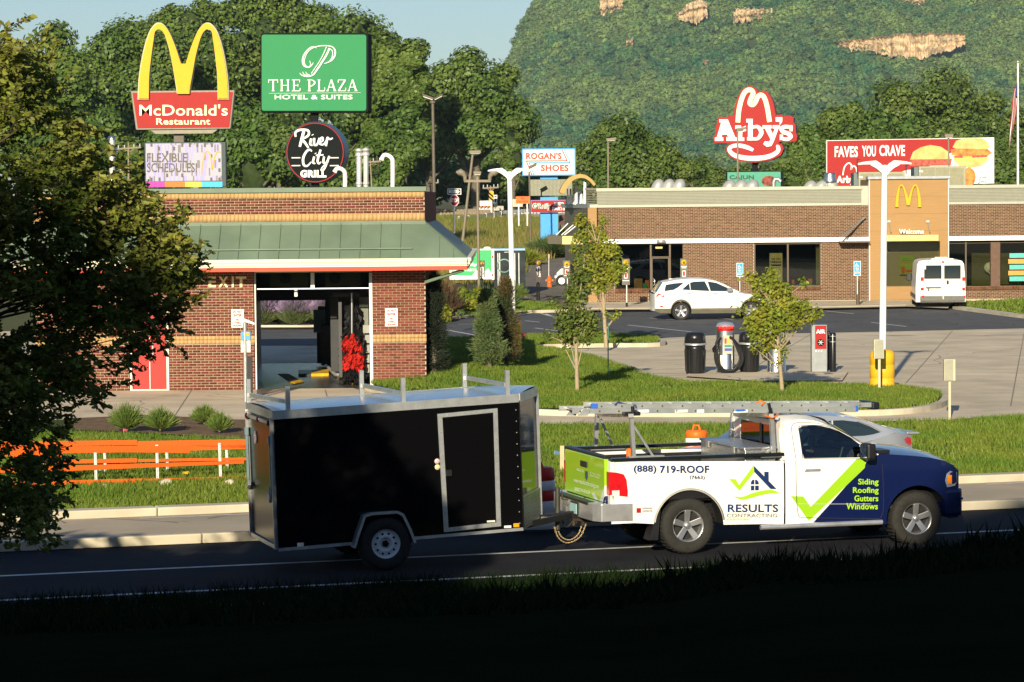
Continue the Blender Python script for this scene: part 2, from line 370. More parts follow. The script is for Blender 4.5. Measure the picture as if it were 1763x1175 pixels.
 # verge between far curb and car wash
def pg(pts,z=0):return[G(x,y,z)for x,y in pts]
lawn=[RP(-60,OC+.02),RP(90,OC+.02),G(2300,690),G(2100,705),G(1763,716),G(1608,724),G(1480,727),G(1260,730),G(925,731),G(410,729),G(180,722),G(-500,740)]
ground_poly('lawn',lawn,0.0,M_soil)
ground_poly('mulch_bed',pg([(120,722),(250,716),(405,724),(640,727),(700,740),(470,760),(405,757),(330,752),(215,745),(130,742)]),0.02,M_mulch)
lot=[(-500,735),(180,722),(410,729),(925,731),(1260,730),(1480,727),(1608,724),(1763,716),(2200,700),(2200,560),(1763,566),(1500,572),(1240,577),(1132,583),(1128,597),(915,604),(900,655),(760,660),(655,640),(655,585),(425,571),(-500,571)]
ground_poly('concrete_lot',pg(lot),0.004,M_conc)
# joints sawn in the concrete, dark thin grooves
mj=mat('joint_groove',(0.25,0.22,0.17),0.9,var=0)
def gline(a,b,w,z,m,name='joint'):
 A,B=G(*a),G(*b);d=(B-A);d.z=0;n=Vector((-d.y,d.x,0)).normalized()*w/2
 return ground_poly(name,[A-n,B-n,B+n,A+n],z,m)
for a,b in(((1180,655),(1763,628)),((1130,630),(1763,606)),((1130,608),(1763,588)),((1400,574),(1260,655)),((1640,570),(1560,660)),((1763,575),(1740,700)),((230,690),(640,688)),((330,672),(300,718)),((560,672),(575,727))):
 gline(a,b,.03,.008,mj)
asph=[(425,596),(640,596),(690,584),(880,582),(900,579),(1132,583),(1240,577),(1500,572),(1763,566),(2200,560),(2200,553),(1763,548),(1700,540),(1640,532),(1560,530),(1380,534),(1200,535),(1040,536),(976,538),(885,541),(800,549),(758,557),(600,564),(430,566),(300,566),(300,596)]
ground_poly('parking_lot',pg(asph),0.008,M_asph)
# stall lines
for a,b in(((1081,560.5),(1190,572)),((1118,548.5),(1160,551)),((940,541),(953,546.5)),((1031,536.5),(1056,544.5)),((930,540),(954,547)),((904,553),(929,555.5)),((921,565.6),(1019,578)),((764,568),(818,578)),((789,559),(820,558.5)),((1236,548),(1262,551)),((1560,563),(1500,556)),((1310,541),(1370,546)),((1420,536),(1470,541))):
 gline(a,b,.11,.012,M_line,'stall_line')
 # sidewalk along the restaurant with a curb edge
ground_poly('sidewalk',pg([(985,536),(1040,534),(1200,533),(1380,532),(1560,528),(1632,531),(1640,520),(1560,518),(1000,518)],.1),0.1,M_conc)
def curbline(pts,h=.12,w=.16,name='curb',z0=-0.02,m=None):
 P3=[G(x,y)for x,y in pts];b=MB();L=[];R=[]
 for i,p in enumerate(P3):
  d=(P3[min(i+1,len(P3)-1)]-P3[max(i-1,0)]).normalized();n=Vector((-d.y,d.x,0))*w;L.append(p);R.append(p+n)
 for i in range(len(P3)-1):
  b.hexa([(L[i].x,L[i].y,z0),(L[i+1].x,L[i+1].y,z0),(R[i+1].x,R[i+1].y,z0),(R[i].x,R[i].y,z0)],[(L[i].x,L[i].y,h),(L[i+1].x,L[i+1].y,h),(R[i+1].x,R[i+1].y,h),(R[i].x,R[i].y,h)])
 o=b.build(name,m or M_curb);o['kind']='structure';return o
curbline(catmull([(758,556.5),(800,548.5),(885,541),(976,538),(1040,536),(1200,535),(1380,534),(1560,530)],4))
curbline(catmull([(1640,533),(1700,541),(1763,549),(1900,562),(2100,585)],4),w=.5)
curbline([(425,566),(520,566),(600,565),(660,563)],w=.5)
# raised grass island with curb
isl=[(640,672),(760,700),(925,714),(1100,717),(1300,717),(1480,716),(1560,712),(1608,703),(1622,692),(1612,682),(1560,674),(1450,670),(1300,667),(1180,666),(1120,655),(1080,640),(1020,620),(950,606),(916,603),(930,600),(1040,598),(1128,597),(1136,590),(1125,583),(1000,580),(880,584),(740,588),(690,600),(655,640)]
I3=[G(x,y)for x,y in isl]
curbline(catmull(isl[:18],4),h=.13,w=-.18);curbline(catmull(isl[18:23],4),h=.13,w=-.18)
def inpoly(x,y,P):
 c=np.zeros(np.shape(x),bool);n=len(P)
 for i in range(n):
  x1,y1=P[i].x,P[i].y;x2,y2=P[(i+1)%n].x,P[(i+1)%n].y
  t=((y1>y)!=(y2>y))&(x<(x2-x1)*(y-y1)/((y2-y1)or 1e-9)+x1);c^=t
 return c
PILL=G(733,671)
def isz(x,y):
 return .11+.30*np.exp(-((x+1.3)**2/5+(y-75.5)**2/10))+.05*np.exp(-((x-3)**2/20+(y-66)**2/20))
b=MB();nI=46;x0,x1=-5.5,13.5;y0,y1=min(p.y for p in I3),max(p.y for p in I3)
bm=bmesh.new();vs=[bm.verts.new((p.x,p.y,0))for p in I3];fc=bm.faces.new(vs)
bmesh.ops.triangulate(bm,faces=bm.faces)
for k in range(1,30):
 for ax,a0,a1 in((0,x0,x1),(1,y0,y1)):
  co=[0,0,0];no=[0,0,0];co[ax]=a0+(a1-a0)*k/30;no[ax]=1
  bmesh.ops.bisect_plane(bm,geom=bm.verts[:]+bm.edges[:]+bm.faces[:],plane_co=co,plane_no=no)
for v in bm.verts:v.co.z=float(isz(v.co.x,v.co.y))
bmesh.ops.recalc_face_normals(bm,faces=bm.faces)
me=bpy.data.meshes.new('grass_island');bm.to_mesh(me);bm.free();me.materials.append(M_soil)
if me.polygons[0].normal.z<0:me.flip_normals()
link('grass_island',me,kind='structure')
# lawn beside the restaurant and by the path
gr2=pg([(1632,525),(1700,534),(1763,543),(2100,570),(2200,560),(2200,512),(1763,515),(1640,522)],.06);ground_poly('lawn',gr2,.07,M_soil)
gr3=pg([(800,546),(885,539),(970,534),(960,528),(930,522),(886,520),(800,525)],.06);ground_poly('lawn',gr3,.07,M_soil)
ground_poly('mulch_bed',pg([(640,575),(700,562),(757,556),(800,547),(800,540),(886,524),(912,522),(915,517),(880,512),(700,520),(640,540)],.05),.05,M_mulch)
ground_poly('mulch_bed',pg([(380,566),(640,565),(680,560),(660,545),(420,545),(380,550)],.05),.05,M_mulch)
ground_poly('footpath',pg([(925,524),(960,530),(1010,533),(1010,520),(960,516),(925,518)],.06),.074,groundmat('path_brown',(.2,.165,.125),(.16,.13,.1),1.0))
def gtpoly(name,pts,dz,m):
 P3=[GT(x,y)for x,y in pts];b=MB();b.ngon([(p.x,p.y,p.z+dz)for p in P3]);o=b.build(name,m);o['kind']='structure'
 for p in o.data.polygons:
  if p.normal.z<0:o.data.flip_normals();break
gtpoly('drive',[(870,520),(905,470),(905,456),(940,449),(1010,440),(1100,436),(1100,505),(1000,512),(925,519)],.03,groundmat('drive_asphalt',(.2,.17,.14),(.17,.15,.12),1.0))
ground_poly('lane',pg([(740,515),(905,505),(1010,505),(1010,516),(880,512),(740,530)],.02),.02,M_asph)
# highway on the embankment
def far_strip(name,pa,pb,dz,m):
 V=[W(x,y,d)for x,y,d in pa]+[W(x,y,d)for x,y,d in pb];n=len(pa)
 b=MB();b.add([(v.x,v.y,v.z+dz)for v in V],[(i,i+1,n+i+1,n+i)for i in range(n-1)]);o=b.build(name,m);o['kind']='structure'
 return o
def hw(px,py):
 return GT(px,py)
def hwstrip(name,y0a,y0b,y1a,y1b,dz,m,x0=600,x1=1100):
 b=MB();V=[]
 for x in(x0,x1):
  t=(x-740)/200.0
  for ya,yb in((y0a,y0b),(y1a,y1b)):
   p=hw(x,ya+(yb-ya)*t);V.append((p.x,p.y,p.z+dz))
 b.add(V,[(0,1,3,2)]);o=b.build(name,m);o['kind']='structure'
 if o.data.polygons[0].normal.z<0:o.data.flip_normals()
hwstrip('shoulder',391,383,386,379,.03,groundmat('gravel_shoulder',(.2,.17,.13),(.16,.14,.11),2))
hwstrip('highway',386,379,381.5,375,.05,M_asph)
# foreground bank, in the shade of the unseen trees added behind the viewer
def bankz(x,y):
 rp=[(-3.9,1035),(-2.5,1024),(-1.2,1010),(.7,996),(1.15,982),(1.6,955),(2.7,948),(3.2,932),(3.9,906),(6,890)]
 px=np.interp(x,[r[0]for r in rp],[r[1]for r in rp]);zr=CAMH-(px-340)/F*22
 zr=zr-0.10
 return np.interp(y,[-30,0,12,22,23.5,30,33],[0,0,0,1,1,2,2]),zr
b=MB();V=[];Fc=[];bx=np.linspace(-14,14,57);by=[-30,-6,4,8,12,15,18,20,21,22,23,24,26,29,32,34]
def bz(x,y):
 _,zr=bankz(x,y)
 if y<=22:base=3.3+(zr-3.3)*((max(y,0))/22)**1.15
 elif y<=34:base=zr*(1-((y-22)/12)**.8)
 else:base=0
 # keep the near part below the sight line of the ridge
 lim=CAMH-(CAMH-zr)/22*y+(0 if y>20 else-.02*(22-y)/22)
 return min(base,lim)-(.03 if y>33 else 0)if y<=22 else base-.02
for y in by:
 for x in bx:V.append((x*(1+abs(y)/30),y,float(bz(x*(1+abs(y)/30),y))))
n=len(bx)
for j in range(len(by)-1):
 for i in range(n-1):Fc.append((j*n+i,j*n+i+1,(j+1)*n+i+1,(j+1)*n+i))
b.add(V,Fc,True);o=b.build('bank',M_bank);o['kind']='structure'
if o.data.polygons[0].normal.z<0:o.data.flip_normals()
# ---------------------------------------------------------------- grass
M_grass=leafmat('grass_blades',(0.12,0.21,0.02),(0.20,0.25,0.032),0.5,0.35,0.6,0.35)
M_dry=leafmat('meadow_grass',(0.17,0.21,0.03),(0.28,0.23,0.07),0.22,0.35,0.7,0.3)
M_bgr=leafmat('bank_weeds',(0.008,0.018,0.005),(0.014,0.026,0.007),1.0,0.1,0.9,0.4)  # near-black greens, the shade on the bank put into the blade colour
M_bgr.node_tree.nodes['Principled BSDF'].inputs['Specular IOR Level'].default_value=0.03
def blades(name,pts,h,w,n,m,seed,label,cat='grass',lean=.35,hv=.5):
 rng=np.random.default_rng(seed);P=np.repeat(np.asarray(pts,float),n,0);k=len(P)
 P[:,:2]+=rng.normal(0,h*.35,(k,2));a=rng.uniform(0,2*np.pi,k);hh=h*(1-hv+2*hv*rng.random(k));ww=w*(.6+.8*rng.random(k))
 dx,dy=np.cos(a)*ww,np.sin(a)*ww;lx,ly=rng.normal(0,lean,k)*hh,rng.normal(0,lean,k)*hh
 V=np.empty((k,3,3));V[:,0]=P-np.c_[dx,dy,0*dx];V[:,1]=P+np.c_[dx,dy,0*dx];V[:,2]=P+np.c_[lx,ly,hh]
 o=npmesh(name,V.reshape(-1,3),np.arange(k*3).reshape(k,3),m)
 return tag(o,label,cat,kind='stuff')
def scatter(P,n,seed,zf,margin=None):
 rng=np.random.default_rng(seed);xs_=[p.x for p in P];ys_=[p.y for p in P]
 x=rng.uniform(min(xs_),max(xs_),n*3);y=rng.uniform(min(ys_),max(ys_),n*3);k=inpoly(x,y,P);x,y=x[k][:n],y[k][:n]
 return np.c_[x,y,zf(x,y)]
def thin(P,sc,seed,amt=.5):
 rng=np.random.default_rng(seed+1);v=np.sin(P[:,0]*sc+seed)+np.sin(P[:,1]*sc*1.3+1.7*seed)+.6*np.sin((P[:,0]+P[:,1])*sc*2.7)
 return P[rng.random(len(P))>amt*np.clip((v-.6),0,1)]
p1=scatter(I3,52000,3,isz);blades('island_grass',thin(p1,.9,4,.75),.075,.012,4,M_grass,5,'bright mown grass on the raised curbed island behind the pickup')
vl=[RP(-12,OC+.12),RP(22,OC+.12),G(1990,708),G(1763,718),G(1608,726),G(1480,729),G(1260,732),G(925,733),G(690,745),G(480,762),G(215,750),G(100,745),G(-60,745)]
p2=scatter(vl,75000,7,lambda x,y:0*x);blades('verge_grass',thin(p2,.7,9,.6),.09,.012,4,M_grass,8,'sunlit grass verge between the road curb and the driveway')
p3=scatter(gr2,5000,11,lambda x,y:0*x+.07);p4=scatter(gr3,4000,12,lambda x,y:0*x+.07)
blades('lawn_grass',np.r_[p3,p4],.09,.03,3,M_grass,13,'short lawn grass beside the brick restaurant and footpath')
mp=[Vector((x,y,0))for x,y in((-10,142),(10,142),(16,229),(-14,229))]
zgv=np.vectorize(zg)
def keep_off(P):
# keep the drive and the shoulder clear
 D=[GT(x,y)for x,y in[(860,522),(900,470),(903,454),(940,447),(1010,438),(1110,434),(1110,505),(1000,512),(925,519)]]
 return P[~inpoly(P[:,0],P[:,1],D)]
p5=keep_off(scatter(mp,26000,15,lambda x,y:zgv(y)));blades('meadow_grass',p5,.55,.035,4,M_dry,16,'tall dry meadow grass on the slope below the highway',lean=.3)
mp2=[Vector((x,y,0))for x,y in((-16,236),(18,236),(22,262),(-20,262))]
p6=scatter(mp2,5000,17,lambda x,y:zgv(y));blades('meadow_grass',p6,.4,.05,4,M_dry,18,'strip of rough grass between the highway and the guardrail')
rng=np.random.default_rng(21)
# weeds along the near bank: fuzzy top
x=rng.uniform(-5.5,5.5,9000);y=rng.uniform(19.5,26,9000);z=np.array([bz(a,c)for a,c in zip(x,y)]);Pb=np.c_[x,y,z]
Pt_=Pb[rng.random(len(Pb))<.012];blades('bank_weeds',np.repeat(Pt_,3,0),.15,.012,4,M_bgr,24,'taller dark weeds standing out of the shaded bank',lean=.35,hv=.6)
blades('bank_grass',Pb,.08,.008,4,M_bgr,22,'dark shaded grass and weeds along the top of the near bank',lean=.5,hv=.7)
ledge=[RP(s,OE-.55)for s in(-9,-4,0,4,9)]
q=rng.uniform(-14,14,5000);r=rng.uniform(OE-1.6,OE-.35,5000)+.15*np.sin(q*3);Pe=np.array([tuple(RP(a,c,.0))for a,c in zip(q,r)])
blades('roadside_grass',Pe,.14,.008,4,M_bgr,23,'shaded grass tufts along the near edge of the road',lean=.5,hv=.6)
# ---------------------------------------------------------------- leaf clouds, trees
def quads(P,Nn,size,rng,asp=.6,fold=0.0):
 k=len(P);Nn=Nn/np.linalg.norm(Nn,axis=1,keepdims=True);a=rng.normal(size=(k,3));t=np.cross(Nn,a);t/=np.linalg.norm(t,axis=1,keepdims=True);b=np.cross(Nn,t)
 s=size*(.6+.8*rng.random((k,1)));u=t*s;v=b*s*asp
 V=np.empty((k,4,3));V[:,0]=P-u;V[:,1]=P-v+Nn*s*fold;V[:,2]=P+u;V[:,3]=P+v+Nn*s*fold
 return V.reshape(-1,3)
def blobs_on(center,R,nb,rng,front=.75):
 out=[]
 for i in range(nb):
  d=rng.normal(size=3);d/=np.linalg.norm(d)
  if d[2]<-.55:d[2]*=-.3
  if rng.random()<front and d[1]>0:d[1]*=-1
  rr=rng.uniform(.55,.92);out.append(np.array(center)+d*rr*np.array(R))
 return out
def ico(sub=2):
 bm=bmesh.new();bmesh.ops.create_icosphere(bm,subdivisions=sub,radius=1);V=np.array([tuple(v.co)for v in bm.verts]);Fc=np.array([[v.index for v in f.verts]for f in bm.faces]);bm.free();return V,Fc
ICO1,ICO2=ico(1),ico(2)
def crown(center,R,nb,br,leaf,per,seed,core=True,flat=.8):
 """clumpy crown: nb sub-crowns of radius br, each covered with per leaf faces"""
 rng=np.random.default_rng(seed);Vs=[];CV=[];CF_=[];n0=0
 bl=blobs_on(center,R,nb,rng)
 for c in bl:
  r=br*rng.uniform(.6,1.3);d=rng.normal(size=(per,3));d/=np.linalg.norm(d,axis=1,keepdims=True)
  rad_=r*(.75+.35*rng.random((per,1)));sc=np.array([1,1,flat]);P=c+d*rad_*sc
  Vs.append(quads(P,d+rng.normal(0,.45,(per,3))+np.array([0,0,.3]),leaf,rng,.65,.15))
  if core:
   v=ICO1[0]*r*.72*sc*(1+.15*rng.normal(size=(len(ICO1[0]),1)));CV.append(v+c);CF_.append(ICO1[1]+n0);n0+=len(v)
 if core:
  v=ICO2[0]*np.array(R)*.52*(1+.18*rng.normal(size=(len(ICO2[0]),1)))+center;CV.append(v);CF_.append(ICO2[1]+n0)
 return np.concatenate(Vs),(np.concatenate(CV),np.concatenate(CF_))if core else None
M_leafA=leafmat('cottonwood_leaves',(0.065,0.125,0.02),(0.13,0.185,0.035),0.16,0.2,0.5,0.3)
M_leafB=leafmat('tree_leaves',(0.075,0.13,0.022),(0.14,0.19,0.04),0.2,0.25,0.5,0.3)
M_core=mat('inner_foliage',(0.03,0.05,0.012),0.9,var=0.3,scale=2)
M_bark=mat('bark',(0.13,0.11,0.08),0.9,var=0.25,scale=8,bump=0.02)
M_barkl=mat('young_bark',(0.33,0.26,0.16),0.8,var=0.2,scale=20)
def big_tree(px,topy,wpx,d,label,m=None,seed=0,group=None,base=None,nb=52,leaf=.2,per=560,z0=None,br=None,low=.12,name='tree',asp=None):
 s=S(d);X=W(px,topy,d);gz=zg(d)if z0 is None else z0;R=wpx/s/2;H=X.z-gz;cz=gz+H*(.5+low/2);Rz=H*(1-low)/2
 t=thing(name,label,'tree',(X.x,d,gz),0,group)
 L_,core=crown((X.x,d,cz),(R,R*.8,Rz),nb,br or R*.33,leaf,per,seed)
 tr=MB();tr.tube([(X.x,d,gz-.3),(X.x+.2,d,gz+H*.3),(X.x-.2,d,gz+H*.7)],[R*.07+.12,R*.055+.1,.08],8)
 rg=random.Random(seed)
 for i in range(5):
  a=rg.uniform(0,6.28);z=gz+H*rg.uniform(.15,.45);tr.tube([(X.x,d,z),(X.x+math.cos(a)*R*.45,d+math.sin(a)*R*.4,z+H*.14),(X.x+math.cos(a)*R*.75,d+math.sin(a)*R*.6,z+H*.3)],[R*.03+.06,R*.02+.04,.03],6)
 tr.build('trunk',M_bark,t)
 V=np.r_[L_];k=len(V)//4
 npmesh('crown',V,np.arange(k*4).reshape(k,4),m or M_leafA,t)
 npmesh('inner_crown',core[0],core[1],M_core,t,smooth=True)
 return t
gA='tall cottonwoods behind the car wash'
big_tree(95,52,190,250,'leftmost tall green cottonwood beyond the car wash, half behind the near leafy tree',seed=1,group=gA)
big_tree(215,8,230,275,'tall cottonwood rising behind the left leg of the yellow arches sign',seed=2,group=gA)
big_tree(345,-25,250,290,'tallest cottonwood directly behind the yellow arches sign',seed=3,group=gA)
big_tree(480,-40,260,295,'broad cottonwood behind the green hotel sign, its top outside the picture',seed=4,group=gA)
big_tree(610,-12,230,285,'tall cottonwood just right of the green hotel sign',seed=5,group=gA)
big_tree(690,45,130,262,'cottonwood with a steep right shoulder behind the tall brown lamp post',seed=6,group=gA)
big_tree(815,74,190,280,'rounded cottonwood right of the tall brown lamp post, left of the bluff',seed=7,group=gA,nb=40)
big_tree(735,130,150,300,'shaded tree in the dark gap behind the stop sign',seed=8,group=gA,nb=30)
big_tree(880,190,60,270,'small light green tree at the edge of the cottonwoods left of the blue shoe sign',M_leafB,seed=9,nb=16,per=220)
gB='low trees under the cottonwoods'
for i,(px,ty,w,d)in enumerate(((160,190,160,240),(300,180,170,244),(430,190,170,240),(560,200,160,242),(660,210,130,240))):
 big_tree(px,ty,w,d,['low tree behind the near leafy tree, left of the steel flue','low tree behind the red restaurant sign panel','low tree between the message board and the round grill sign','low tree behind the round black grill sign','low tree right of the white roof goosenecks'][i],seed=20+i,group=gB,nb=26,per=420,low=0)
big_tree(1088,204,190,215,'round full tree standing over the restaurant roof, right of the blue shoe sign',M_leafB,seed=31,nb=46,per=520,leaf=.15,low=0)
gC='trees behind the red billboard'
for i,(px,ty,w,d,l)in enumerate(((1468,172,150,262,'tree with a pointed top behind the left half of the red billboard'),(1600,120,230,285,'tallest spreading tree over the middle of the billboard'),(1712,150,160,290,'tree behind the sandwich end of the billboard'),(1790,165,150,292,'tree at the right edge behind the flagpole'),(1420,205,120,262,'dark lower tree left of the red billboard'),(1540,190,150,258,'dense dark tree just above the billboard lettering'),(1690,215,150,256,'tree showing between billboard and flagpole'))):
 big_tree(px,ty,w,d,l,[M_leafB,M_leafA][i in(4,5)],seed=40+i,group=gC,nb=34,per=480,leaf=.19,low=0)
gD='bushy small trees on the far side of the restaurant'
for i,(px,ty,w,d,l)in enumerate(((1365,262,90,250,'light green bushy tree left of the billboard, right of the red hat sign'),(1215,272,110,300,'low bushy tree left of the red hat sign'),(1300,285,110,310,'low bushy tree under the red hat sign'),(1170,280,90,320,'low bushy tree beside the round full tree'),(1750,258,120,240,'bushy tree at the foot of the flagpole'),(925,250,60,300,'bushy tree behind the blue shoe sign'),(990,240,90,310,'bushy tree between the shoe sign and the round full tree'))):
 big_tree(px,ty,w,d,l,M_leafB,seed=60+i,group=gD,nb=18,per=380,leaf=.17,low=0)
VV=[];CC=[];CFs=[];n0=0
for i,(px,ty,w)in enumerate([(600+24*k,268+((k*37)%23),70)for k in range(15)]+[(40+60*k,225+((k*31)%20),110)for k in range(10)]):
 d=318+((i*13)%17);X=W(px,ty,d);H=X.z-zg(d);L_,core=crown((X.x,d,zg(d)+H*.5),(w/S(d)/2,3,H*.52),14,1.6,.24,170,500+i)
 VV.append(L_);CC.append(core[0]);CFs.append(core[1]+n0);n0+=len(core[0])
VV=np.concatenate(VV);kk=len(VV)//4;o=npmesh('far_thicket',np.r_[VV,np.concatenate(CC)],np.arange(kk*4).reshape(kk,4),M_leafA);tag(o,'dense dark undergrowth filling the gaps below the tall cottonwoods','thicket',kind='stuff')
# ---------------------------------------------------------------- the bluff
def ridge(x,D=2300.0):
 s=S(D);pts=[(-1500,330),(500,330),(700,290),(800,235),(862,168),(880,128),(893,96),(908,52),(935,14),(965,-12),(1100,-45),(1300,-60),(1763,-50),(3200,-40)]
 px=CX+x*s;py=np.interp(px,[p[0]for p in pts],[p[1]for p in pts]);return(340-py)/s+CAMH
def hillz(x,y):
 r=ridge(x*2300/np.maximum(y,500)*1.0);t=np.clip((y-1650)/650,0,1);t=t*t*(3-2*t)*.55+t*.45
 g=8*np.sin(x/47+y/210)*np.sin(t*math.pi)+5*np.sin(x/21+1.7-y/90)*np.sin(t*math.pi)
 return np.maximum(r*t+g*(r>20),3)
hx=np.linspace(-500,900,90);hy=np.linspace(1600,2700,50);V=[];Fc=[]
for y in hy:
 for x in hx:V.append((x,y,float(hillz(x,min(y,2300)))))
n=len(hx)
for j in range(len(hy)-1):
 for i in range(n-1):Fc.append((j*n+i,j*n+i+1,(j+1)*n+i+1,(j+1)*n+i))
b=MB();b.add(V,Fc,True);M_hill=groundmat('hill_undergrowth',(.04,.06,.02),(.06,.08,.025),.05,bump=.5,bscale=.3);o=b.build('hill',M_hill);o['kind']='structure'
if o.data.polygons[0].normal.z<0:o.data.flip_normals()
rng=np.random.default_rng(77);nc=15000
x=rng.uniform(-90,520,nc);y=1650+680*rng.random(nc)**.85;z=hillz(x,np.minimum(y,2300))
px_=CX+x*F/y;k=(px_>700)&(px_<1950);x,y,z=x[k],y[k],z[k]
def hillleaf():
 m=leafmat('bluff_foliage',(0.022,0.088,0.034),(0.115,0.17,0.042),0.012,0.0,0.8,0.32);nt=m.node_tree;N=nt.nodes;L=nt.links
 ge=[n for n in N if n.type=='NEW_GEOMETRY'][0];nz=[n for n in N if n.type=='TEX_NOISE'][0];L.new(ge.outputs['Position'],nz.inputs['Vector']);nz.inputs['Scale'].default_value=.016
 oi=N.new('ShaderNodeObjectInfo');ma=[n for n in N if n.type=='MATH' and n.operation=='MULTIPLY_ADD'][0];L.new(oi.outputs['Random'],ma.inputs[0]);ma.inputs[1].default_value=.75
 fr=[n for n in N if n.type=='MATH' and n.operation=='MULTIPLY'][0];L.new(oi.outputs['Random'],fr.inputs[0]);return m
M_hleaf=hillleaf();protos=[]
for i in range(4):
 Lq,co_=crown((0,0,0),(1,1,.85+.15*i),9,.42,.15,34,300+i);me=bpy.data.meshes.new('crown_shape');V_=np.r_[Lq,co_[0]];k_=len(Lq)//4;keep=co_[1]+len(Lq)
 me.from_pydata(V_.tolist(),[],[list(q)for q in np.arange(k_*4).reshape(k_,4)]+keep.tolist());me.materials.append(M_hleaf);protos.append(me)
 # crowns are set out as instances on points, all in one object
po=[bpy.data.objects.new('crown_shape',me)for me in protos]
me=bpy.data.meshes.new('bluff_forest');me.from_pydata(np.c_[x,y,z+2.6].tolist(),[],[]);fo=link('bluff_forest',me)
at_=me.attributes.new('rs','FLOAT','POINT');at_.data.foreach_set('value',rng.uniform(3.0,6.2,len(x)).astype(np.float32))
ng=bpy.data.node_groups.new('set_out_crowns','GeometryNodeTree');ng.interface.new_socket('Geometry',in_out='INPUT',socket_type='NodeSocketGeometry');ng.interface.new_socket('Geometry',in_out='OUTPUT',socket_type='NodeSocketGeometry')
gi=ng.nodes.new('NodeGroupInput');go=ng.nodes.new('NodeGroupOutput');gj=ng.nodes.new('GeometryNodeJoinGeometry');ix=ng.nodes.new('GeometryNodeInputIndex')
for i,o_ in enumerate(po):
 oi=ng.nodes.new('GeometryNodeObjectInfo');oi.inputs['Object'].default_value=o_;oi.inputs['As Instance'].default_value=True
 ip=ng.nodes.new('GeometryNodeInstanceOnPoints');md_=ng.nodes.new('ShaderNodeMath');md_.operation='MODULO';md_.inputs[1].default_value=4;ng.links.new(ix.outputs[0],md_.inputs[0])
 cp=ng.nodes.new('FunctionNodeCompare');cp.data_type='FLOAT';cp.operation='EQUAL';ng.links.new(md_.outputs[0],cp.inputs[0]);cp.inputs[1].default_value=float(i);cp.inputs['Epsilon'].default_value=.1
 na=ng.nodes.new('GeometryNodeInputNamedAttribute');na.data_type='FLOAT';na.inputs[0].default_value='rs';rv_=ng.nodes.new('FunctionNodeRandomValue');rv_.data_type='FLOAT_VECTOR';rv_.inputs[0].default_value=(0,0,0);rv_.inputs[1].default_value=(.2,.2,6.28)
 ng.links.new(gi.outputs[0],ip.inputs['Points']);ng.links.new(cp.outputs[0],ip.inputs['Selection']);ng.links.new(oi.outputs['Geometry'],ip.inputs['Instance']);ng.links.new(na.outputs[0],ip.inputs['Scale']);ng.links.new(rv_.outputs[0],ip.inputs['Rotation']);ng.links.new(ip.outputs[0],gj.inputs[0])
ng.links.new(gj.outputs[0],go.inputs[0]);fm=fo.modifiers.new('crowns','NODES');fm.node_group=ng
tag(fo,'dense green forest covering the high bluff behind the signs','forest',kind='stuff')
M_rock=mat('sandstone',(0.52,0.39,0.23),0.9,var=0.5,scale=0.12,bump=0.6,bscale=.6)
_n=M_rock.node_tree;_mp=_n.nodes.new('ShaderNodeMapping');_mp.inputs['Scale'].default_value=(.5,.5,2.2);_n.links.new(_n.nodes['Texture Coordinate'].outputs['Object'],_mp.inputs[0])
for _q in _n.nodes:
 if _q.type=='TEX_NOISE':_n.links.new(_mp.outputs[0],_q.inputs['Vector'])
def hillhit(px,py):
 v=ray(px,py);yy=1650.
 while yy<2330:
  if CAMH+v[2]/v[1]*yy<=hillz(v[0]/v[1]*yy,min(yy,2300))+4:break
  yy+=4
 return yy
def cliff(pp,label,seed):
 rg=random.Random(seed);xs_=[p[0]for p in pp];d=hillhit(sum(xs_)/len(xs_),max(p[1]for p in pp))-2.5
 b=MB();n=len(pp)//2;top=pp[:n];bot=pp[n:][::-1];x0,x1=min(xs_),max(xs_);m=max(3,int((x1-x0)/2.2));nz_=9;V=[];led=[rg.uniform(-2.5,2.5)-j*.4 for j in range(10)]
 for i in range(m+1):
  X=x0+(x1-x0)*i/m;yt=np.interp(X,[p[0]for p in top],[p[1]for p in top])+rg.uniform(-2.5,2.5);yb=np.interp(X,[p[0]for p in bot],[p[1]for p in bot])+rg.uniform(-4,4)
  if yb<yt+2:yb=yt+2
  cd=rg.uniform(-1.6,1.6)
  for j in range(nz_+1):V.append(tuple(W(X+rg.uniform(-.8,.8),yt+(yb-yt)*j/nz_,d+cd+rg.uniform(-1.2,1.2)+led[j])))
 V2=[(v[0],v[1]+16,v[2])for v in V];q=nz_+1;nV=len(V)
 fs=[(i*q+j,i*q+j+1,(i+1)*q+j+1,(i+1)*q+j)for i in range(m)for j in range(nz_)]
 fs2=[tuple(a+nV for a in f)[::-1]for f in fs];sd_=[(i*q,(i+1)*q,(i+1)*q+nV,i*q+nV)for i in range(m)]
 b.add(V+V2,fs+fs2+sd_);o=b.build('rock_outcrop',M_rock,origin=tuple(W(sum(xs_)/len(xs_),max(p[1]for p in pp),d)))
 tag(o,label,'cliff','bare sandstone cliffs on the bluff')
cliff([(1442,72),(1500,66),(1560,58),(1662,58),(1662,78),(1600,98),(1560,104),(1515,92),(1442,84)],'long ochre sandstone cliff band high on the right of the bluff',1)
cliff([(1168,20),(1200,-2),(1218,5),(1215,30),(1200,44),(1172,34)],'narrow pale sandstone cliff near the top middle of the bluff',2)
cliff([(1034,-5),(1072,-5),(1070,18),(1036,26)],'small pale rock column at the top left of the bluff',3)
cliff([(1266,14),(1330,16),(1320,30),(1268,40)],'grey brown rock patch right of the narrow pale cliff',4)
cliff([(1546,-6),(1592,-6),(1590,8),(1550,10)],'white rock patch at the very top above the long cliff',5)
cliff([(1078,70),(1090,66),(1090,80),(1080,82)],'tiny bare rock patch left of the narrow pale cliff',6)
cliff([(1210,106),(1220,105),(1219,113),(1211,113)],'tiny bare rock spot low in the middle of the bluff',7)
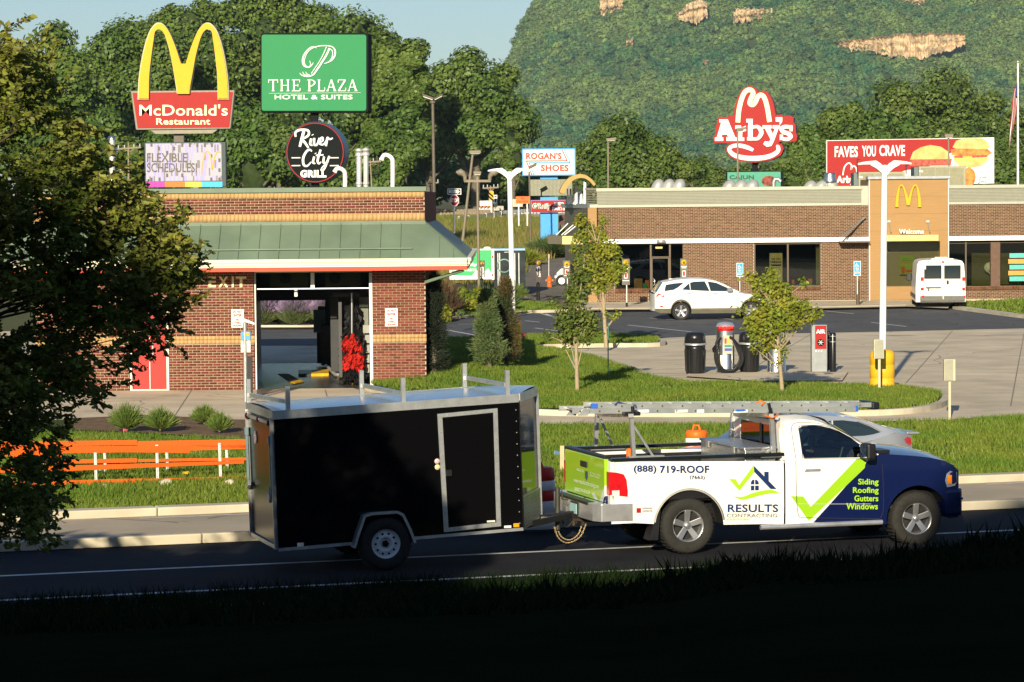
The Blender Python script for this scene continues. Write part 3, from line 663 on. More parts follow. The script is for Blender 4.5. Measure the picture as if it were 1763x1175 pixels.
# ================================================================ CAR WASH
M_brick=mat('red_brick',(0.155,0.043,0.026),0.85,var=0.18,scale=14,rnd=.32,hue=.012,spec=.2)
M_mortar=mat('mortar',(0.42,0.35,0.25),0.9,var=0.1,scale=10)
M_tan=mat('tan_block',(0.46,0.29,0.125),0.85,var=0.08,scale=8,rnd=.08,spec=.2)
M_greenr=mat('green_metal_roof',(0.135,0.185,0.13),0.5,0.0,var=0.14,scale=1.1)
M_cream=mat('cream_gutter',(0.74,0.68,0.48),0.45,var=0.06)
M_redtrim=mat('red_trim',(0.65,0.06,0.025),0.45,var=0.05)
M_inside=mat('unlit_dark_wall',(0.022,0.023,0.024),0.5,var=0.4,scale=1.5)  # near-black, the darkness of the unlit bay put into the colour
DW=73.3
def zx(px,py,d):p=W(px,py,d);return p.x,p.z
def Z(py,px=600,d=DW):return W(px,py,d).z
def Xx(px,py=500,d=DW):return W(px,py,d).x
cw=thing('car_wash_building','red brick car wash with a green metal roof, EXIT lettering and an open bay','car wash',(Xx(540),DW,0))
BR=[]
def brick_cells(X0,X1,z0,z1,Y,bl=.203,bh=.0677,holes=(),clip=()):
 out=[];r=0;z=z0
 while z+bh*.6<z1:
  x=X0-(bl/2 if r%2 else 0)
  while x<X1-.01:
   a,b=max(x,X0),min(x+bl,X1)
   for h in clip:
    if h[2]<z+bh*.5<h[3]:
     if a<h[0]<b:b=h[0]
     elif a<h[1]<b:a=h[1]
     elif a>=h[0]and b<=h[1]:b=a
   if b-a>.04 and not any(a>h[0]-.001 and b<h[1]+.001 and z>h[2]-.001 and z+bh<h[3]+.001 for h in holes):
    out.append((a,b-.014 if b<X1-.001 else b,z+.007,min(z+bh,z1)-.007,Y))
   x+=bl
  z+=bh;r+=1
 return out
def cell_mesh(cells,proud,name,m,parent,vert=False,**k):
 C=np.array(cells);n=len(C);V=np.empty((n,8,3));rg=np.random.default_rng(n);p=proud*(.75+.5*rg.random(n))
 for i,(xi,zi,yi)in enumerate(((0,2,1),(1,2,1),(1,3,1),(0,3,1),(0,2,0),(1,2,0),(1,3,0),(0,3,0))):
  V[:,i,0]=C[:,xi];V[:,i,2]=C[:,zi];V[:,i,1]=C[:,4]-(p if yi else-.01)
 f=np.array([[0,1,2,3],[0,4,5,1],[1,5,6,2],[2,6,7,3],[3,7,4,0]]);Fq=(f[None]+8*np.arange(n)[:,None,None]).reshape(-1,4)
 return npmesh(name,V.reshape(-1,3),Fq,m,parent,**k)
def wall(parent,X0,X1,z0,z1,Y,th=.2,m=None):return MB().box(X0,X1,Y,Y+th,z0,z1).build('wall',m or M_mortar,parent)
XL=Xx(60);XA=Xx(438);XB=Xx(641);XR=Xx(732.5);XD0,XD1=Xx(222),Xx(289)
zt=Z(331);zb1,zb0=Z(577),Z(590.5);zs=Z(470)
wl=wall(cw,XD1,XA,0,zs+.3,DW);wr=wall(cw,XB,XR,0,zs+.3,DW);wl2=wall(cw,XL,XD0,0,zs+.3,DW);wl3=wall(cw,XD0,XD1,2.12,zs+.3,DW)
wt=wall(cw,XL,XR,Z(384),zt,DW)
cr_=brick_cells(XB,XR,0.0,zb0,DW)+brick_cells(XB,XR,zb1,zs+.25,DW)
cl_=brick_cells(XD1,XA,0.0,zb0,DW)+brick_cells(XD1,XA,zb1,zs+.25,DW)
cl2=brick_cells(XL,XD0,0.0,zb0,DW)+brick_cells(XL,XD0,zb1,zs+.25,DW)+brick_cells(XD0,XD1,2.12,zs+.25,DW)
ct_=brick_cells(XL,XR,Z(368),Z(341),DW)
full=[c for c in cr_ if abs(c[1]-c[0]-.192)<.003];rest=[c for c in cr_ if abs(c[1]-c[0]-.192)>=.003]
near_sign=sorted([c for c in cl_ if abs(c[1]-c[0]-.192)<.003],key=lambda c:-c[0])
k=max(0,296-len(full));pick=full[:296]+near_sign[:k];others=full[296:]+rest+near_sign[k:]+[c for c in cl_ if abs(c[1]-c[0]-.192)>=.003]+cl2+ct_
bme=None
for i,c in enumerate(pick):
 par=wr if c[0]>XB-.1 else wl
 if bme is None:
  b=MB();b.box(0,.192,-.012,.01,0,.0577);o=b.build('brick',M_brick,par,local=True);bme=o.data
 else:o=link('brick',bme,par)
 o.location=Vector((c[0],DW-random.Random(i).uniform(0,.003),c[2]))-ROOTM[cw.name].translation
cell_mesh(others,.012,'bricks',M_brick,cw,kind='stuff')
# tan bands of soldier blocks
def soldiers(X0,X1,z0,z1,Y,rows=1,w=.1):
 out=[]
 for r in range(rows):
  h=(z1-z0)/rows;n=round((X1-X0)/w)
  for i in range(n):out.append((X0+(X1-X0)*i/n,X0+(X1-X0)*(i+1)/n-.006,z0+r*h+.003,z0+(r+1)*h-.003,Y))
 return out
tb=soldiers(XB,XR+.02,zb0,zb1,DW,2)+soldiers(XD1,XA,zb0,zb1,DW,2)+soldiers(XL,XD0,zb0,zb1,DW,2)+soldiers(XL,XR,Z(341),Z(331.5),DW,1)+soldiers(XL,XR,Z(381),Z(368),DW,1)
cell_mesh(tb,.022,'tan_blocks',M_tan,cw,kind='stuff')
b=MB()
for q in((XB,XR+.015,zb0,zb1),(XD1,XA,zb0,zb1),(XL,XD0,zb0,zb1),(XL,XR,Z(341),Z(331.5)),(XL,XR,Z(381),Z(368))):b.box(q[0],q[1],DW-.014,DW+.01,q[2],q[3])
b.build('band_backing',mat('tan_mortar',(.33,.22,.11),.9),cw,kind='stuff')
MB().box(XL-.05,XR+.05,DW-.07,DW+.3,zt,Z(322.5)).build('parapet_cap',M_greenr,cw,bevel=.01)
MB().box(XL-.05,XR+.02,DW-.05,DW+.02,Z(388),Z(381.5)).build('roof_flashing',M_greenr,cw)
# body behind: sides, roof deck, back wall with opening
LEN=11.0;YB=DW+LEN
b=MB();b.box(XR-.2,XR,DW+.2,YB,0,zt);b.build('side_wall',M_brick,cw)
b=MB();b.box(XL,XL+.2,DW+.2,YB,0,zt);b.build('side_wall',M_brick,cw)
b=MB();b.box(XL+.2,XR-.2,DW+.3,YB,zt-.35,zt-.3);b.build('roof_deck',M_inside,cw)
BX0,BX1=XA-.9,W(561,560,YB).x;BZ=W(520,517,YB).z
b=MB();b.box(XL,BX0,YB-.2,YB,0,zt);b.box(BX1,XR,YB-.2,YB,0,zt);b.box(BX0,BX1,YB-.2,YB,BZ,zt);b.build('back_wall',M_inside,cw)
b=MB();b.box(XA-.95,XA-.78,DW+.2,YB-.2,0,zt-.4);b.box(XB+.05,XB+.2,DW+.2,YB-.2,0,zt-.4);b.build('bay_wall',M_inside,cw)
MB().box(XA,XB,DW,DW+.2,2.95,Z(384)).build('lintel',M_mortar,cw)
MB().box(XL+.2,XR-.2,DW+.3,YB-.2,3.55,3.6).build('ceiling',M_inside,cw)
# green metal hip roof below the parapet
ze=Z(447,600,DW-1.05);zr=Z(386);XO=W(803,450,DW-1.05).x;XLo=XL-1.05
PA=[(XLo,DW-1.05,ze),(XO,DW-1.05,ze),(XR+.02,DW-.03,zr),(XL,DW-.03,zr)]
b=MB();b.prism(PA,(0,.03,-.06));b.prism([(XO,DW-1.05,ze),(XO,YB,ze),(XR+.02,YB,zr),(XR+.02,DW-.03,zr)],(0,0,-.06));rf=b.build('roof',M_greenr,cw)
xx=XR+.02-.62
seam_px=[390+35*k for k in range(-8,11)]
while xx>XL-.3:
 b=MB();b.bar((xx+.0,DW-.045,zr+.015),(xx+.0,DW-1.06,ze+.015),.02,.035);b.build('roof_seam',M_greenr,rf);xx-=.505
for t in(.33,.66):b=MB();b.bar((XR+.02+1.07*t,DW-.03-1.0*t,zr+(ze-zr)*t+.02),(XR+.02+1.07*t,DW-1.05,ze+.02),.018,.03);b.build('roof_seam',M_greenr,rf)
b=MB();b.bar((XR+.03,DW-.03,zr+.02),(XO+.01,DW-1.06,ze+.02),.06,.03);b.build('hip_cap',M_greenr,rf)
b=MB();b.bar((XL,DW-.82,zr+(ze-zr)*.77+.06),(XR-.3,DW-.82,zr+(ze-zr)*.77+.06),.03);b.build('snow_rail',M_greenr,rf)
MB().box(XL,XR+.02,DW-.06,DW-.035,zr-.02,zr+.03).build('ridge_flashing',M_greenr,rf)
# gutter profile: three cream steps and the red stripe
def gut(name,y0,z0,y1,z1,m):
 b=MB();b.box(XLo,XO+.02,DW-1.05-y1,DW-1.05-y0,z0,z1);b.box(XO+y0,XO+y1,DW-1.05,YB,z0,z1);return b.build(name,m,cw,bevel=.006)
zz=lambda py:Z(py,600,DW-1.15)
gut('gutter',0,zz(452),.12,zz(446),M_cream);gut('gutter',0,zz(457.5),.09,zz(452.5),M_cream);gut('fascia',0,zz(460),.05,zz(458),white);gut('red_stripe',-.02,zz(467),.03,zz(460.3),M_redtrim)
MB().prism([(XLo,DW-1.05,zz(466)),(XO,DW-1.05,zz(466)),(XO,YB,zz(466)),(XR,YB,zz(466)),(XR,DW,zz(466)),(XLo,DW,zz(466))],(0,0,.03)).build('soffit',offwh,cw)
b=MB();b.bar((XR+.02,DW-.2,Z(487)),(XO-.1,DW-.95,Z(466)),.09,.07);b.build('eave_bracket',M_greenr,cw)
# door, exit letters, bay door
b=MB();b.box(XD0,XD1,DW+.06,DW+.1,0.03,2.08);dr=b.build('door',mat('door_red',(.40,.022,.016),.5,var=.08),cw)
b=MB();b.box(XD0-.0,XD0+.05,DW-.03,DW+.06,0,2.12);b.box(XD1-.06,XD1,DW-.03,DW+.06,0,2.12);b.box(XD0+.05,XD1-.06,DW-.03,DW+.06,2.08,2.12);b.box(XD0+.05,XD1-.06,DW-.03,DW+.06,0,.03);b.build('door_frame',offwh,cw)
b=MB();xm=(XD0+XD1)/2;b.box(xm-.01,xm+.01,DW+.05,DW+.06,.03,2.08);b.box(xm+.08,xm+.1,DW-.0,DW+.02,.9,1.2);b.build('handle',galv,dr)
b=MB();b.prect(231,571,242,577,DW,-.02);b.build('door_sign',white,cw)
M_exit=mat('cream_letter',(0.78,0.62,0.34),0.5,var=.04)
xs_=[358,378,398,404,424]
for s_,a,b_ in(('E',359,372),('X',376,393),('I',399,402.5),('T',406,424)):
 txt(s_,(a,476.5,b_,495),PW(DW-.05),(0,.04,0),.03).build('exit_letter',M_exit,cw)
 # bay frame and raised sectional door
b=MB();b.prect(637.5,470,640.5,668,DW-.02,.05);b.prect(438.3,470,440,671,DW-.0,.05);b.build('bay_frame',galv,cw)
M_glassd=glassmat('door_glass',(0.45,0.5,0.42),.10)
b=MB();b.prect(441,495.5,638,499,DW+.12,.05);b.prect(535,470,541,496,DW+.12,.05);b.prect(441,462,638,465,DW+.12,.05);sd=b.build('bay_door',alu,cw)
b=MB();b.prect(441,465,535,495.5,DW+.14,.01);b.prect(541,465,638,495.5,DW+.14,.01);b.build('pane',M_glassd,sd)
b=MB();b.prect(465,466,530,494,DW+.6,.05);b.prect(560,466,620,494,DW+.6,.05);b.build('door_track_panel',mat('pale_panel',(.2,.2,.15),.6),cw)
for cx in(491,576):b=MB();b.lathe([(0,0),(.13,0),(.15,.06),(.12,.1),(0,.1)],W(cx,479,DW+.5),16,'y');b.build('blower',blackp,cw)
b=MB();b.prect(507,499,512,511,DW+.4,.06);b.build('ceiling_lamp',galv,cw)
# wash gantry and brushes inside
M_foam=mat('red_foam',(0.42,0.012,0.006),0.85,var=.25,scale=8)
br=thing('wash_brush','tall red and black foam brush inside the open car wash bay','brush',W(607,655,DW+1.4))
def brush(t,cx,y0,y1,d,r,m,seed,name,n=260):
 rg=random.Random(seed);b=MB();c0=W(cx,y0,d);c1=W(cx,y1,d)
 for i in range(n):
  z=c1.z+(c0.z-c1.z)*rg.random();a=rg.uniform(0,6.28);rr=r*rg.uniform(.8,1.1);dx,dy=math.cos(a),math.sin(a);px,py=-dy*.03,dx*.03
  b.add([(c0.x+dx*.05+px,d+dy*.05+py,z),(c0.x+dx*.05-px,d+dy*.05-py,z),(c0.x+dx*rr-px,d+dy*rr-py,z-.2*rg.random()-.12),(c0.x+dx*rr+px,d+dy*rr+py,z-.2*rg.random()-.12)],[(0,1,2,3)])
 b.build(name,m,t)
DB=DW+1.4
brush(br,605,574,590,DB,.27,M_foam,1,'red_foam');brush(br,608,603,622,DB,.29,M_foam,2,'red_foam');brush(br,606,560,655,DB+.12,.34,blackp,3,'black_foam',420)
brush(br,606,520,570,DB+.25,.24,blackp,5,'upper_foam',200)  # upper foam coloured black to stand for the shade in the bay
MB().cyl(W(606,655,DB),W(606,505,DB),.04).build('spindle',steel,br)
gt_=thing('wash_gantry','grey machine column with tiled panels beside the foam brush in the bay','machine',W(628,650,DB+.5))
b=MB();b.prect(620,512,634,640,DB+.5,.3);b.build('column',mat('grey_green_panel',(.16,.17,.14),.6),gt_)
for k in range(5):b=MB();b.prect(625,560+17*k,636,574+17*k,DB+.3,.06);b.build('panel_tile',mat('tile_grey',(.3,.3,.27),.6),gt_)
b=MB();b.prect(584,520,588,650,DB-.1,.06);b.prect(572,505,620,512,DB+.4,.3);b.build('guide_frame',mat('dark_frame',(.05,.05,.05),.5,.5),gt_)
b=MB();b.prect(570,513,584,640,DB+1.5,.5);b.build('machine_cabinet',M_inside,gt_)
dg=thing('dryer_cabinet','bluish machine cabinet at the far end of the wash bay','machine',G(562,640))
b=MB();b.prect(540,534,560,573,YB-1,.4);b.build('cabinet',mat('blue_grey_metal',(.12,.2,.28),.5,var=.05),dg);b=MB();b.prect(547,528,560,534,YB-1,.4);b.prect(546,573,553,626,YB-1,.2);b.prect(553,560,570,630,YB-1.5,.4);b.build('stand',M_inside,dg)
# bay floor: wet dark concrete, guide rails
M_wet=groundmat('wet_floor',(.05,.06,.07),(.1,.1,.1),3,rough=.25);M_wet.node_tree.nodes['Principled BSDF'].inputs['Specular IOR Level'].default_value=.6
ground_poly('bay_floor',[Vector((XA,DW+.2,0)),Vector((XB,DW+.2,0)),Vector((XB,YB+.5,0)),Vector((XA-.8,YB+.5,0)),Vector((XA-.8,DW+.2,0))],.009,M_wet)
M_yel=mat('yellow_guide',(.7,.4,.02),.5,var=.2)
def guide(name,pts,h,m,label):
 P3=[G(x,y)for x,y in pts];b=MB();b.prism([(p.x,p.y,.01)for p in P3],(0,0,h));o=b.build(name,m,origin=tuple(P3[0]));tag(o,label,'wheel guide','wheel guides on the bay floor')
guide('wheel_guide',[(536,642),(566,641),(566,648),(536,649)],.07,M_yel,'yellow raised wheel guide on the wet bay floor')
guide('wheel_guide',[(514,642),(536,642),(536,649),(514,649)],.07,blackp,'black raised end of the wheel guide on the bay floor')
guide('wheel_guide',[(500,661),(516,657),(523,660),(508,663)],.04,M_yel,'short slanted yellow marking at the bay exit')
guide('floor_grate',[(478,645),(497,645),(523,660),(505,664)],.012,mat('grate',(.02,.022,.015),.7),'dark slanted drain grate across the bay floor')
guide('wheel_guide',[(578,650),(586,650),(612,663),(606,664)],.05,M_yel,'thin yellow rail leading out of the bay beside the brush')
b=MB();b.tube([G(562,636)+Vector((0,0,.1)),G(578,652)+Vector((0,0,.1)),G(584,652)+Vector((0,0,.1))],.05,8);o=b.build('nozzle_pipe',galv,origin=tuple(G(570,645)));tag(o,'short grey spray pipe lying beside the yellow wheel guide','pipe')
# puddle streak outside
ground_poly('wet_patch',pg([(575,655),(600,652),(640,658),(618,672),(592,664)]),.0082,mat('damp_concrete',(.14,.12,.1),.6,var=.2,scale=3))
ground_poly('wet_patch',pg([(442,668),(500,661),(520,664),(470,672),(442,684)]),.0083,mat('damp_concrete',(.1,.09,.08),.6))
# notice signs on the wall
def notice(x0,y0,x1,y1,label):
 t=thing('notice_sign',label,'sign',W((x0+x1)/2,y1,DW-.05),0,'do not enter notices on the car wash')
 b=MB();b.prect(x0,y0,x1,y1,DW-.05,.012);b.build('sign_plate',white,t,bevel=.004)
 mr=mat('sign_text_red',(.35,.02,.02),.6,var=0);w=x1-x0;h=y1-y0
 for s_,a,b_,c,d_ in(('DO NOT',.1,.9,.06,.2),('ENTER',.16,.84,.26,.4),('NO',.36,.64,.5,.63),('THRU',.2,.8,.68,.8),('TRAFFIC',.08,.92,.84,.95)):
  ptxt(s_,x0+w*a,y0+h*c,x0+w*b_,y0+h*d_,DW-.056,mr,t,th=.003,bold=.05)
 b=MB();b.prect(x0+2,y0+h*.45,x1-2,y0+h*.46,DW-.053,.002);b.build('divider',mr,t);return t
notice(398.5,533,419.5,564.5,'white DO NOT ENTER notice on brick left of the bay, behind the camera pole')
notice(663.5,531,684.5,562.5,'white DO NOT ENTER notice on the brick pier right of the bay')
# rooftop stacks
def flue(cx,y0,y1,w,d,label,name='roof_flue',cap=True,grp=None,m=mat('flue_metal',(.6,.6,.58),.4,.45,var=.1)):
 t=thing(name,label,'flue',W(cx,y1,d),0,grp);s=S(d);r=w/2/s
 p=W(cx,y1,d);q=W(cx,y0,d);MB().cyl(p,q,r,n=16).build('pipe',m,t)
 b=MB();h=q.z-p.z
 if cap:b.lathe([(r*1.4,-.02),(r*1.5,.03),(r*1.2,.1),(r*1.35,.1),(r*1.35,.16),(0,.2)],q,16);b.build('cap',m,t)
 b=MB();b.lathe([(r,.0),(r*1.25,.02),(r*1.25,.06),(r,.08)],p+Vector((0,0,h*.06)),16);b.build('collar',m,t);return t
DS=DW+4
flue(618,268,322,9,DS,'left one of two thin steel flues between the white goosenecks',grp='steel flues on the car wash roof');flue(630,267,322,9,DS,'right one of two thin steel flues between the white goosenecks',grp='steel flues on the car wash roof')
t=flue(193,236,325,10,DS,'tall steel flue at the left end of the car wash roof, beside the leaves',grp='steel flues on the car wash roof',cap=False)
b=MB();p=W(193,262,DS);r=8/S(DS);b.lathe([(r*.7,-.12),(r*1.1,-.08),(r*1.1,-.03),(r*.9,0),(r*1.15,.03),(r*1.15,.1),(r*.7,.12)],p,16);b.lathe([(r*.75,.32),(r*.75,.42),(0,.44)],p,16);b.build('cowl_ring',steel,t)
def goose(pts,w,d,label):
 t=thing('gooseneck_vent',label,'vent',W(pts[0][0],pts[0][1],d),0,'white gooseneck vents on the car wash roof');r=w/2/S(d)
 MB().tube([W(x,y,d)for x,y in catmull(pts,5)],r,12).build('pipe',white,t)
 p=W(pts[-1][0],pts[-1][1],d);q=W(pts[-2][0],pts[-2][1],d);MB().cyl(p+(q-p)*.3,p,r*1.15,n=14).build('mouth',white,t)
goose([(594,322),(594,305),(593,296),(587,291),(580,291),(576,297)],7.5,DS-2.5,'shorter white gooseneck vent overlapping the round grill sign')
goose([(676,322),(676,285),(675,274),(668,268),(661,268),(656.5,276)],7.5,DS-2,'taller white gooseneck vent at the right of the car wash roof')
goose([(200,324),(200,312),(201,300),(207,295),(212,297),(214,302)],7,DS-1,'white gooseneck vent beside the tall steel flue, partly in the leaves')
b=MB();b.box(Xx(150),Xx(176),DS,DS+.6,zt-.2,W(160,303,DS).z);o=b.build('roof_box',offwh,origin=(Xx(163),DS,zt));tag(o,'pale rooftop box showing through leaves left of the steel flue','vent')
# ================================================================ RESTAURANT
DM=129.3;MZ=lambda py,px=1300:W(px,py,DM).z;MX=lambda px,py=450:W(px,py,DM).x
M_mbrick=mat('brown_brick',(0.135,0.062,0.033),0.85,var=0.15,scale=8,rnd=.3,hue=.01,spec=.2)
M_mmort=mat('light_mortar',(0.44,0.36,0.25),0.9,var=0.06)
M_corr=mat('grey_green_siding',(0.36,0.36,0.29),0.45,0.2,var=0.04)
M_wood=mat('golden_wood_panel',(0.33,0.19,0.07),0.6,var=0.1,scale=2)
nt=M_wood.node_tree
for nd in nt.nodes:
 if nd.type=='TEX_NOISE':
  mp=nt.nodes.new('ShaderNodeMapping');mp.inputs['Scale'].default_value=(.5,1,14);nt.links.new(nt.nodes['Texture Coordinate'].outputs['Object'],mp.inputs[0]);nt.links.new(mp.outputs[0],nd.inputs['Vector'])
M_frame=mat('bronze_frame',(0.10,0.075,0.05),0.45,.3,var=.05)
M_awy=mat('pale_yellow_awning',(0.66,0.52,0.2),0.45,var=.04)
M_shopglass=glassmat('shop_glass',(0.62,0.64,0.56),.05)
mc=thing('restaurant_building','brown brick fast food restaurant with golden wood tower and yellow arches','restaurant',(MX(1500),DM,0))
zB=0.1;x0,x1=MX(1030),MX(2050);zband1,zband0=MZ(410),MZ(418);zpar=MZ(355.5);ztop=MZ(322)
XT0,XT1=MX(1495.5),MX(1630)
wins=[(MX(1058),MX(1177),MZ(525),zband0),(MX(1298),MX(1414),MZ(494),zband0),(XT1,MX(1900),MZ(493,1700),zband0)]
holes=wins+[(XT0,XT1,0,9)]
back=16.0
wm=MB()
def fillwall(b,X0,X1,z0,z1,hs,Y,th):
 xs=sorted(set([X0,X1]+[h[0]for h in hs]+[h[1]for h in hs]));xs=[x for x in xs if X0<=x<=X1]
 for i in range(len(xs)-1):
  a,c=xs[i],xs[i+1];m_=(a+c)/2;seg=[(z0,z1)]
  for h in hs:
   if h[0]<m_<h[1]:
    ns=[]
    for s0,s1 in seg:
     if h[2]>s0:ns.append((s0,min(h[2],s1)))
     if h[3]<s1:ns.append((max(h[3],s0),s1))
    seg=ns
  for s0,s1 in seg:
   if s1-s0>.01:b.box(a,c,Y,Y+th,s0,s1)
fillwall(wm,x0,x1,zB-.1,zpar,wins,DM,.25);wmo=wm.build('wall',M_mmort,mc)
dx0=MX(1119.5)
wins2=[(wins[0][0],dx0-.06,MZ(500,1090),zband0),(dx0-.06,wins[0][1],0,zband0),wins[1],wins[2]]
cells=brick_cells(x0,XT0,zB,zband0,DM,clip=wins2)+brick_cells(x0,XT0,zband1,zpar,DM)+brick_cells(XT1,MX(1830),zB,zband0,DM,clip=wins2)+brick_cells(XT1,MX(1830),zband1,zpar,DM)
dx0,dx1=MX(1119.5),MX(1155)
def clear(c):return not any(h[0]-.02<(c[0]+c[1])/2<h[1]+.02 and h[2]-.09<(c[2]+c[3])/2<h[3]for h in wins)
# low wall under the left window except at the door
def lowwall(c):return(c[3]<MZ(498,1090)and not(dx0-.05<(c[0]+c[1])/2))
cell_mesh(cells,.014,'bricks',M_mbrick,mc,kind='stuff')
MB().box(wins[0][0],dx0-.06,DM,DM+.25,0,MZ(500,1090)).build('low_wall',M_mmort,mc)
for a,b_,zz_ in((wins[0][0],dx0-.06,MZ(497,1090)),(wins[1][0],wins[1][1],MZ(494)+.0),(XT1,MX(1830),MZ(493,1700))):
 cell_mesh(soldiers(a,b_,zz_-.2,zz_,DM,1,.075),.016,'sill_bricks',M_mbrick,mc,kind='stuff')
MB().box(x0,XT0-.01,DM-.12,DM-.02,zband0,zband1).build('white_band',white,mc,bevel=.01);MB().box(XT1+.01,x1,DM-.12,DM-.02,zband0+.0,zband1).build('white_band',white,mc,bevel=.01)
# siding parapet: each horizontal board
zc0,zc1=MZ(355.5),MZ(328);nb_=9
for a,c in((MX(1028.5),MX(1483)),(XT1+.02,x1)):
 MB().box(a,c,DM-.02,DM+.2,zc0,zc1+.1).build('parapet_core',M_corr,mc)
 for k in range(nb_):
  h=(zc1-zc0-.12)/nb_;z=zc0+.12+k*h
  b=MB();b.add([(a,DM-.02,z),(c,DM-.02,z),(c,DM-.065,z+.015),(a,DM-.065,z+.015),(a,DM-.022,z+h),(c,DM-.022,z+h)],[(0,1,2,3),(3,2,5,4)]);b.build('siding_board',M_corr,mc)
 MB().box(a-.03,c+.03,DM-.1,DM+.3,zc1,ztop).build('parapet_cap',M_corr,mc,bevel=.01);MB().box(a-.02,c+.02,DM-.08,DM-.02,zc0-.0,zc0+.12).build('parapet_trim',M_corr,mc)
MB().box(MX(1483),XT0,DM-.02,DM+.3,zc0,ztop).build('parapet_return',M_corr,mc)
# tower
tz=MZ(309,1560);ty=DM-.45
b=MB();ox0,ox1=MX(1520),MX(1616);oz=MZ(416,1560);ow0=MZ(493,1560)
fillwall(b,XT0,XT1,0,tz,[(ox0,ox1,ow0,oz)],ty,.4);b.build('wood_tower',M_wood,mc)
for k in range(7):
 z=.1+k*(tz-.1)/7
 b=MB();b.box(XT0+.02,XT1-.02,ty-.008,ty+.0,z-.005,z+.005);b.build('panel_joint',mat('joint_dark',(.2,.12,.05),.8,var=0),mc)if not(ow0<z<oz)else None
MB().box(XT0-.1,XT1+.1,ty-.12,ty+.6,tz,MZ(303.5,1560)).build('tower_cap',mat('grey_cap',(.33,.35,.36),.4,.3),mc,bevel=.02)
b=MB();b.box(XT0-.03,XT0,ty-.01,ty+.4,0,tz);b.box(XT1,XT1+.03,ty-.01,ty+.4,0,tz);b.build('corner_trim',white,mc)
b=MB();b.box(XT0,XT1,ty+.4,DM+3,0,.02);b.box(XT0,XT0+.1,ty+.4,DM+3,MZ(355),tz);b.box(XT1-.1,XT1,ty+.4,DM+3,MZ(355),tz);b.build('tower_side',M_wood,mc)
# arches on the tower (both legs)
def arches(parent,P,th,x0,x1,ytop,ybot,w,m,name='arches',th_top=None):
 """golden double arch: P maps picture points, w stroke width in px"""
 xm=(x0+x1)/2;H=ybot-ytop;b=MB()
 for sgn,xa,xb in((1,x0,xm),(-1,x1,xm)):
  c=(xa+xb)/2+sgn*0.0;pts=[]
  out=[(0,1),(.02,.8),(.06,.55),(.14,.28),(.24,.1),(.36,.0)]
  W_=xb-xa
  outer=[(xa+W_*u*1.28*.86,ytop+H*v)for u,v in out]
  yi=ytop+w*.72
  # outer profile then inner profile of the thick arch
  O=[(xa,ybot),(xa+W_*.03,ybot-H*.3),(xa+W_*.12,ybot-H*.62),(xa+W_*.24,ybot-H*.86),(xa+W_*.36,ybot-H*.97),(xa+W_*.47,ytop),(xa+W_*.58,ytop+H*.03),(xa+W_*.7,ytop+H*.13),(xa+W_*.83,ytop+H*.32),(xa+W_*.94,ytop+H*.52),(xm,ytop+H*.60)]
  I=[(xa+sgn*w,ybot),(xa+sgn*w*.95+W_*.02,ybot-H*.3),(xa+sgn*w*.82+W_*.10,ybot-H*.58),(xa+sgn*w*.6+W_*.2,ybot-H*.79),(xa+W_*.37,ybot-H*.895),(xa+W_*.46,ytop+H*.075),(xa+W_*.545,ytop+H*.11),(xa+W_*.62,ytop+H*.2),(xa+W_*.72,ytop+H*.42),(xa+W_*.80,ytop+H*.68),(xm-sgn*w*.55,ybot-H*.08)]
  if sgn==1:OO,II=O,I
  else:OO,II=O,I
  cO=catmull(OO,4);cI=catmull(II,4);n=len(cO)
  Fp=[P(*p)for p in cO]+[P(*p)for p in cI];off_=Vector(th);Bp=[p+off_ for p in Fp]
  fs=[]
  for i in range(n-1):fs+=[(i,i+1,n+i+1,n+i),(2*n+i+1,2*n+i,3*n+i,3*n+i+1),(i,2*n+i,2*n+i+1,i+1),(n+i+1,3*n+i+1,3*n+i,n+i)]
  fs+=[(0,n,3*n,2*n)]
  # stem down to the foot at the centre
  b.add(Fp+Bp,fs)
  b.prism([P(xm,ytop+H*.60),P(xm-sgn*w*.55,ybot-H*.08),P(xm,ybot-H*.08)],off_)
 return b.build(name,m,parent)
arches(mc,PW(ty-.14),(0,.12,0),1541.5,1586,318,357,5.2,yelp)
b=MB();b.prect(1526,404.5,1616,416,ty-1.1,1.05);aw=b.build('entrance_awning',M_awy,mc,bevel=.02)
for px in(1530,1597):b=MB();b.prect(px-2,380,px+3,383.5,ty-.06,.06);b.bar(W(px,382,ty-.05),W(px+4,400,ty-.25),.03);b.build('awning_lamp',galv,mc)
ptxt('Welcome',1548,394.5,1590.5,403,ty-.5,white,mc,bold=.012,th=.04)
# canopy stay at the left of the tower
b=MB();b.bar(W(1490,374,DM-.2),W(1448,408,DM-.9),.05);b.bar(W(1487,375,DM-.2),W(1456,404,DM-.9),.04);b.build('canopy_stay',alu,mc)
b=MB();b.box(MX(1443),MX(1494),DM-.9,DM-.02,zband0-.03,zband0+.03);b.build('canopy',M_frame,mc)
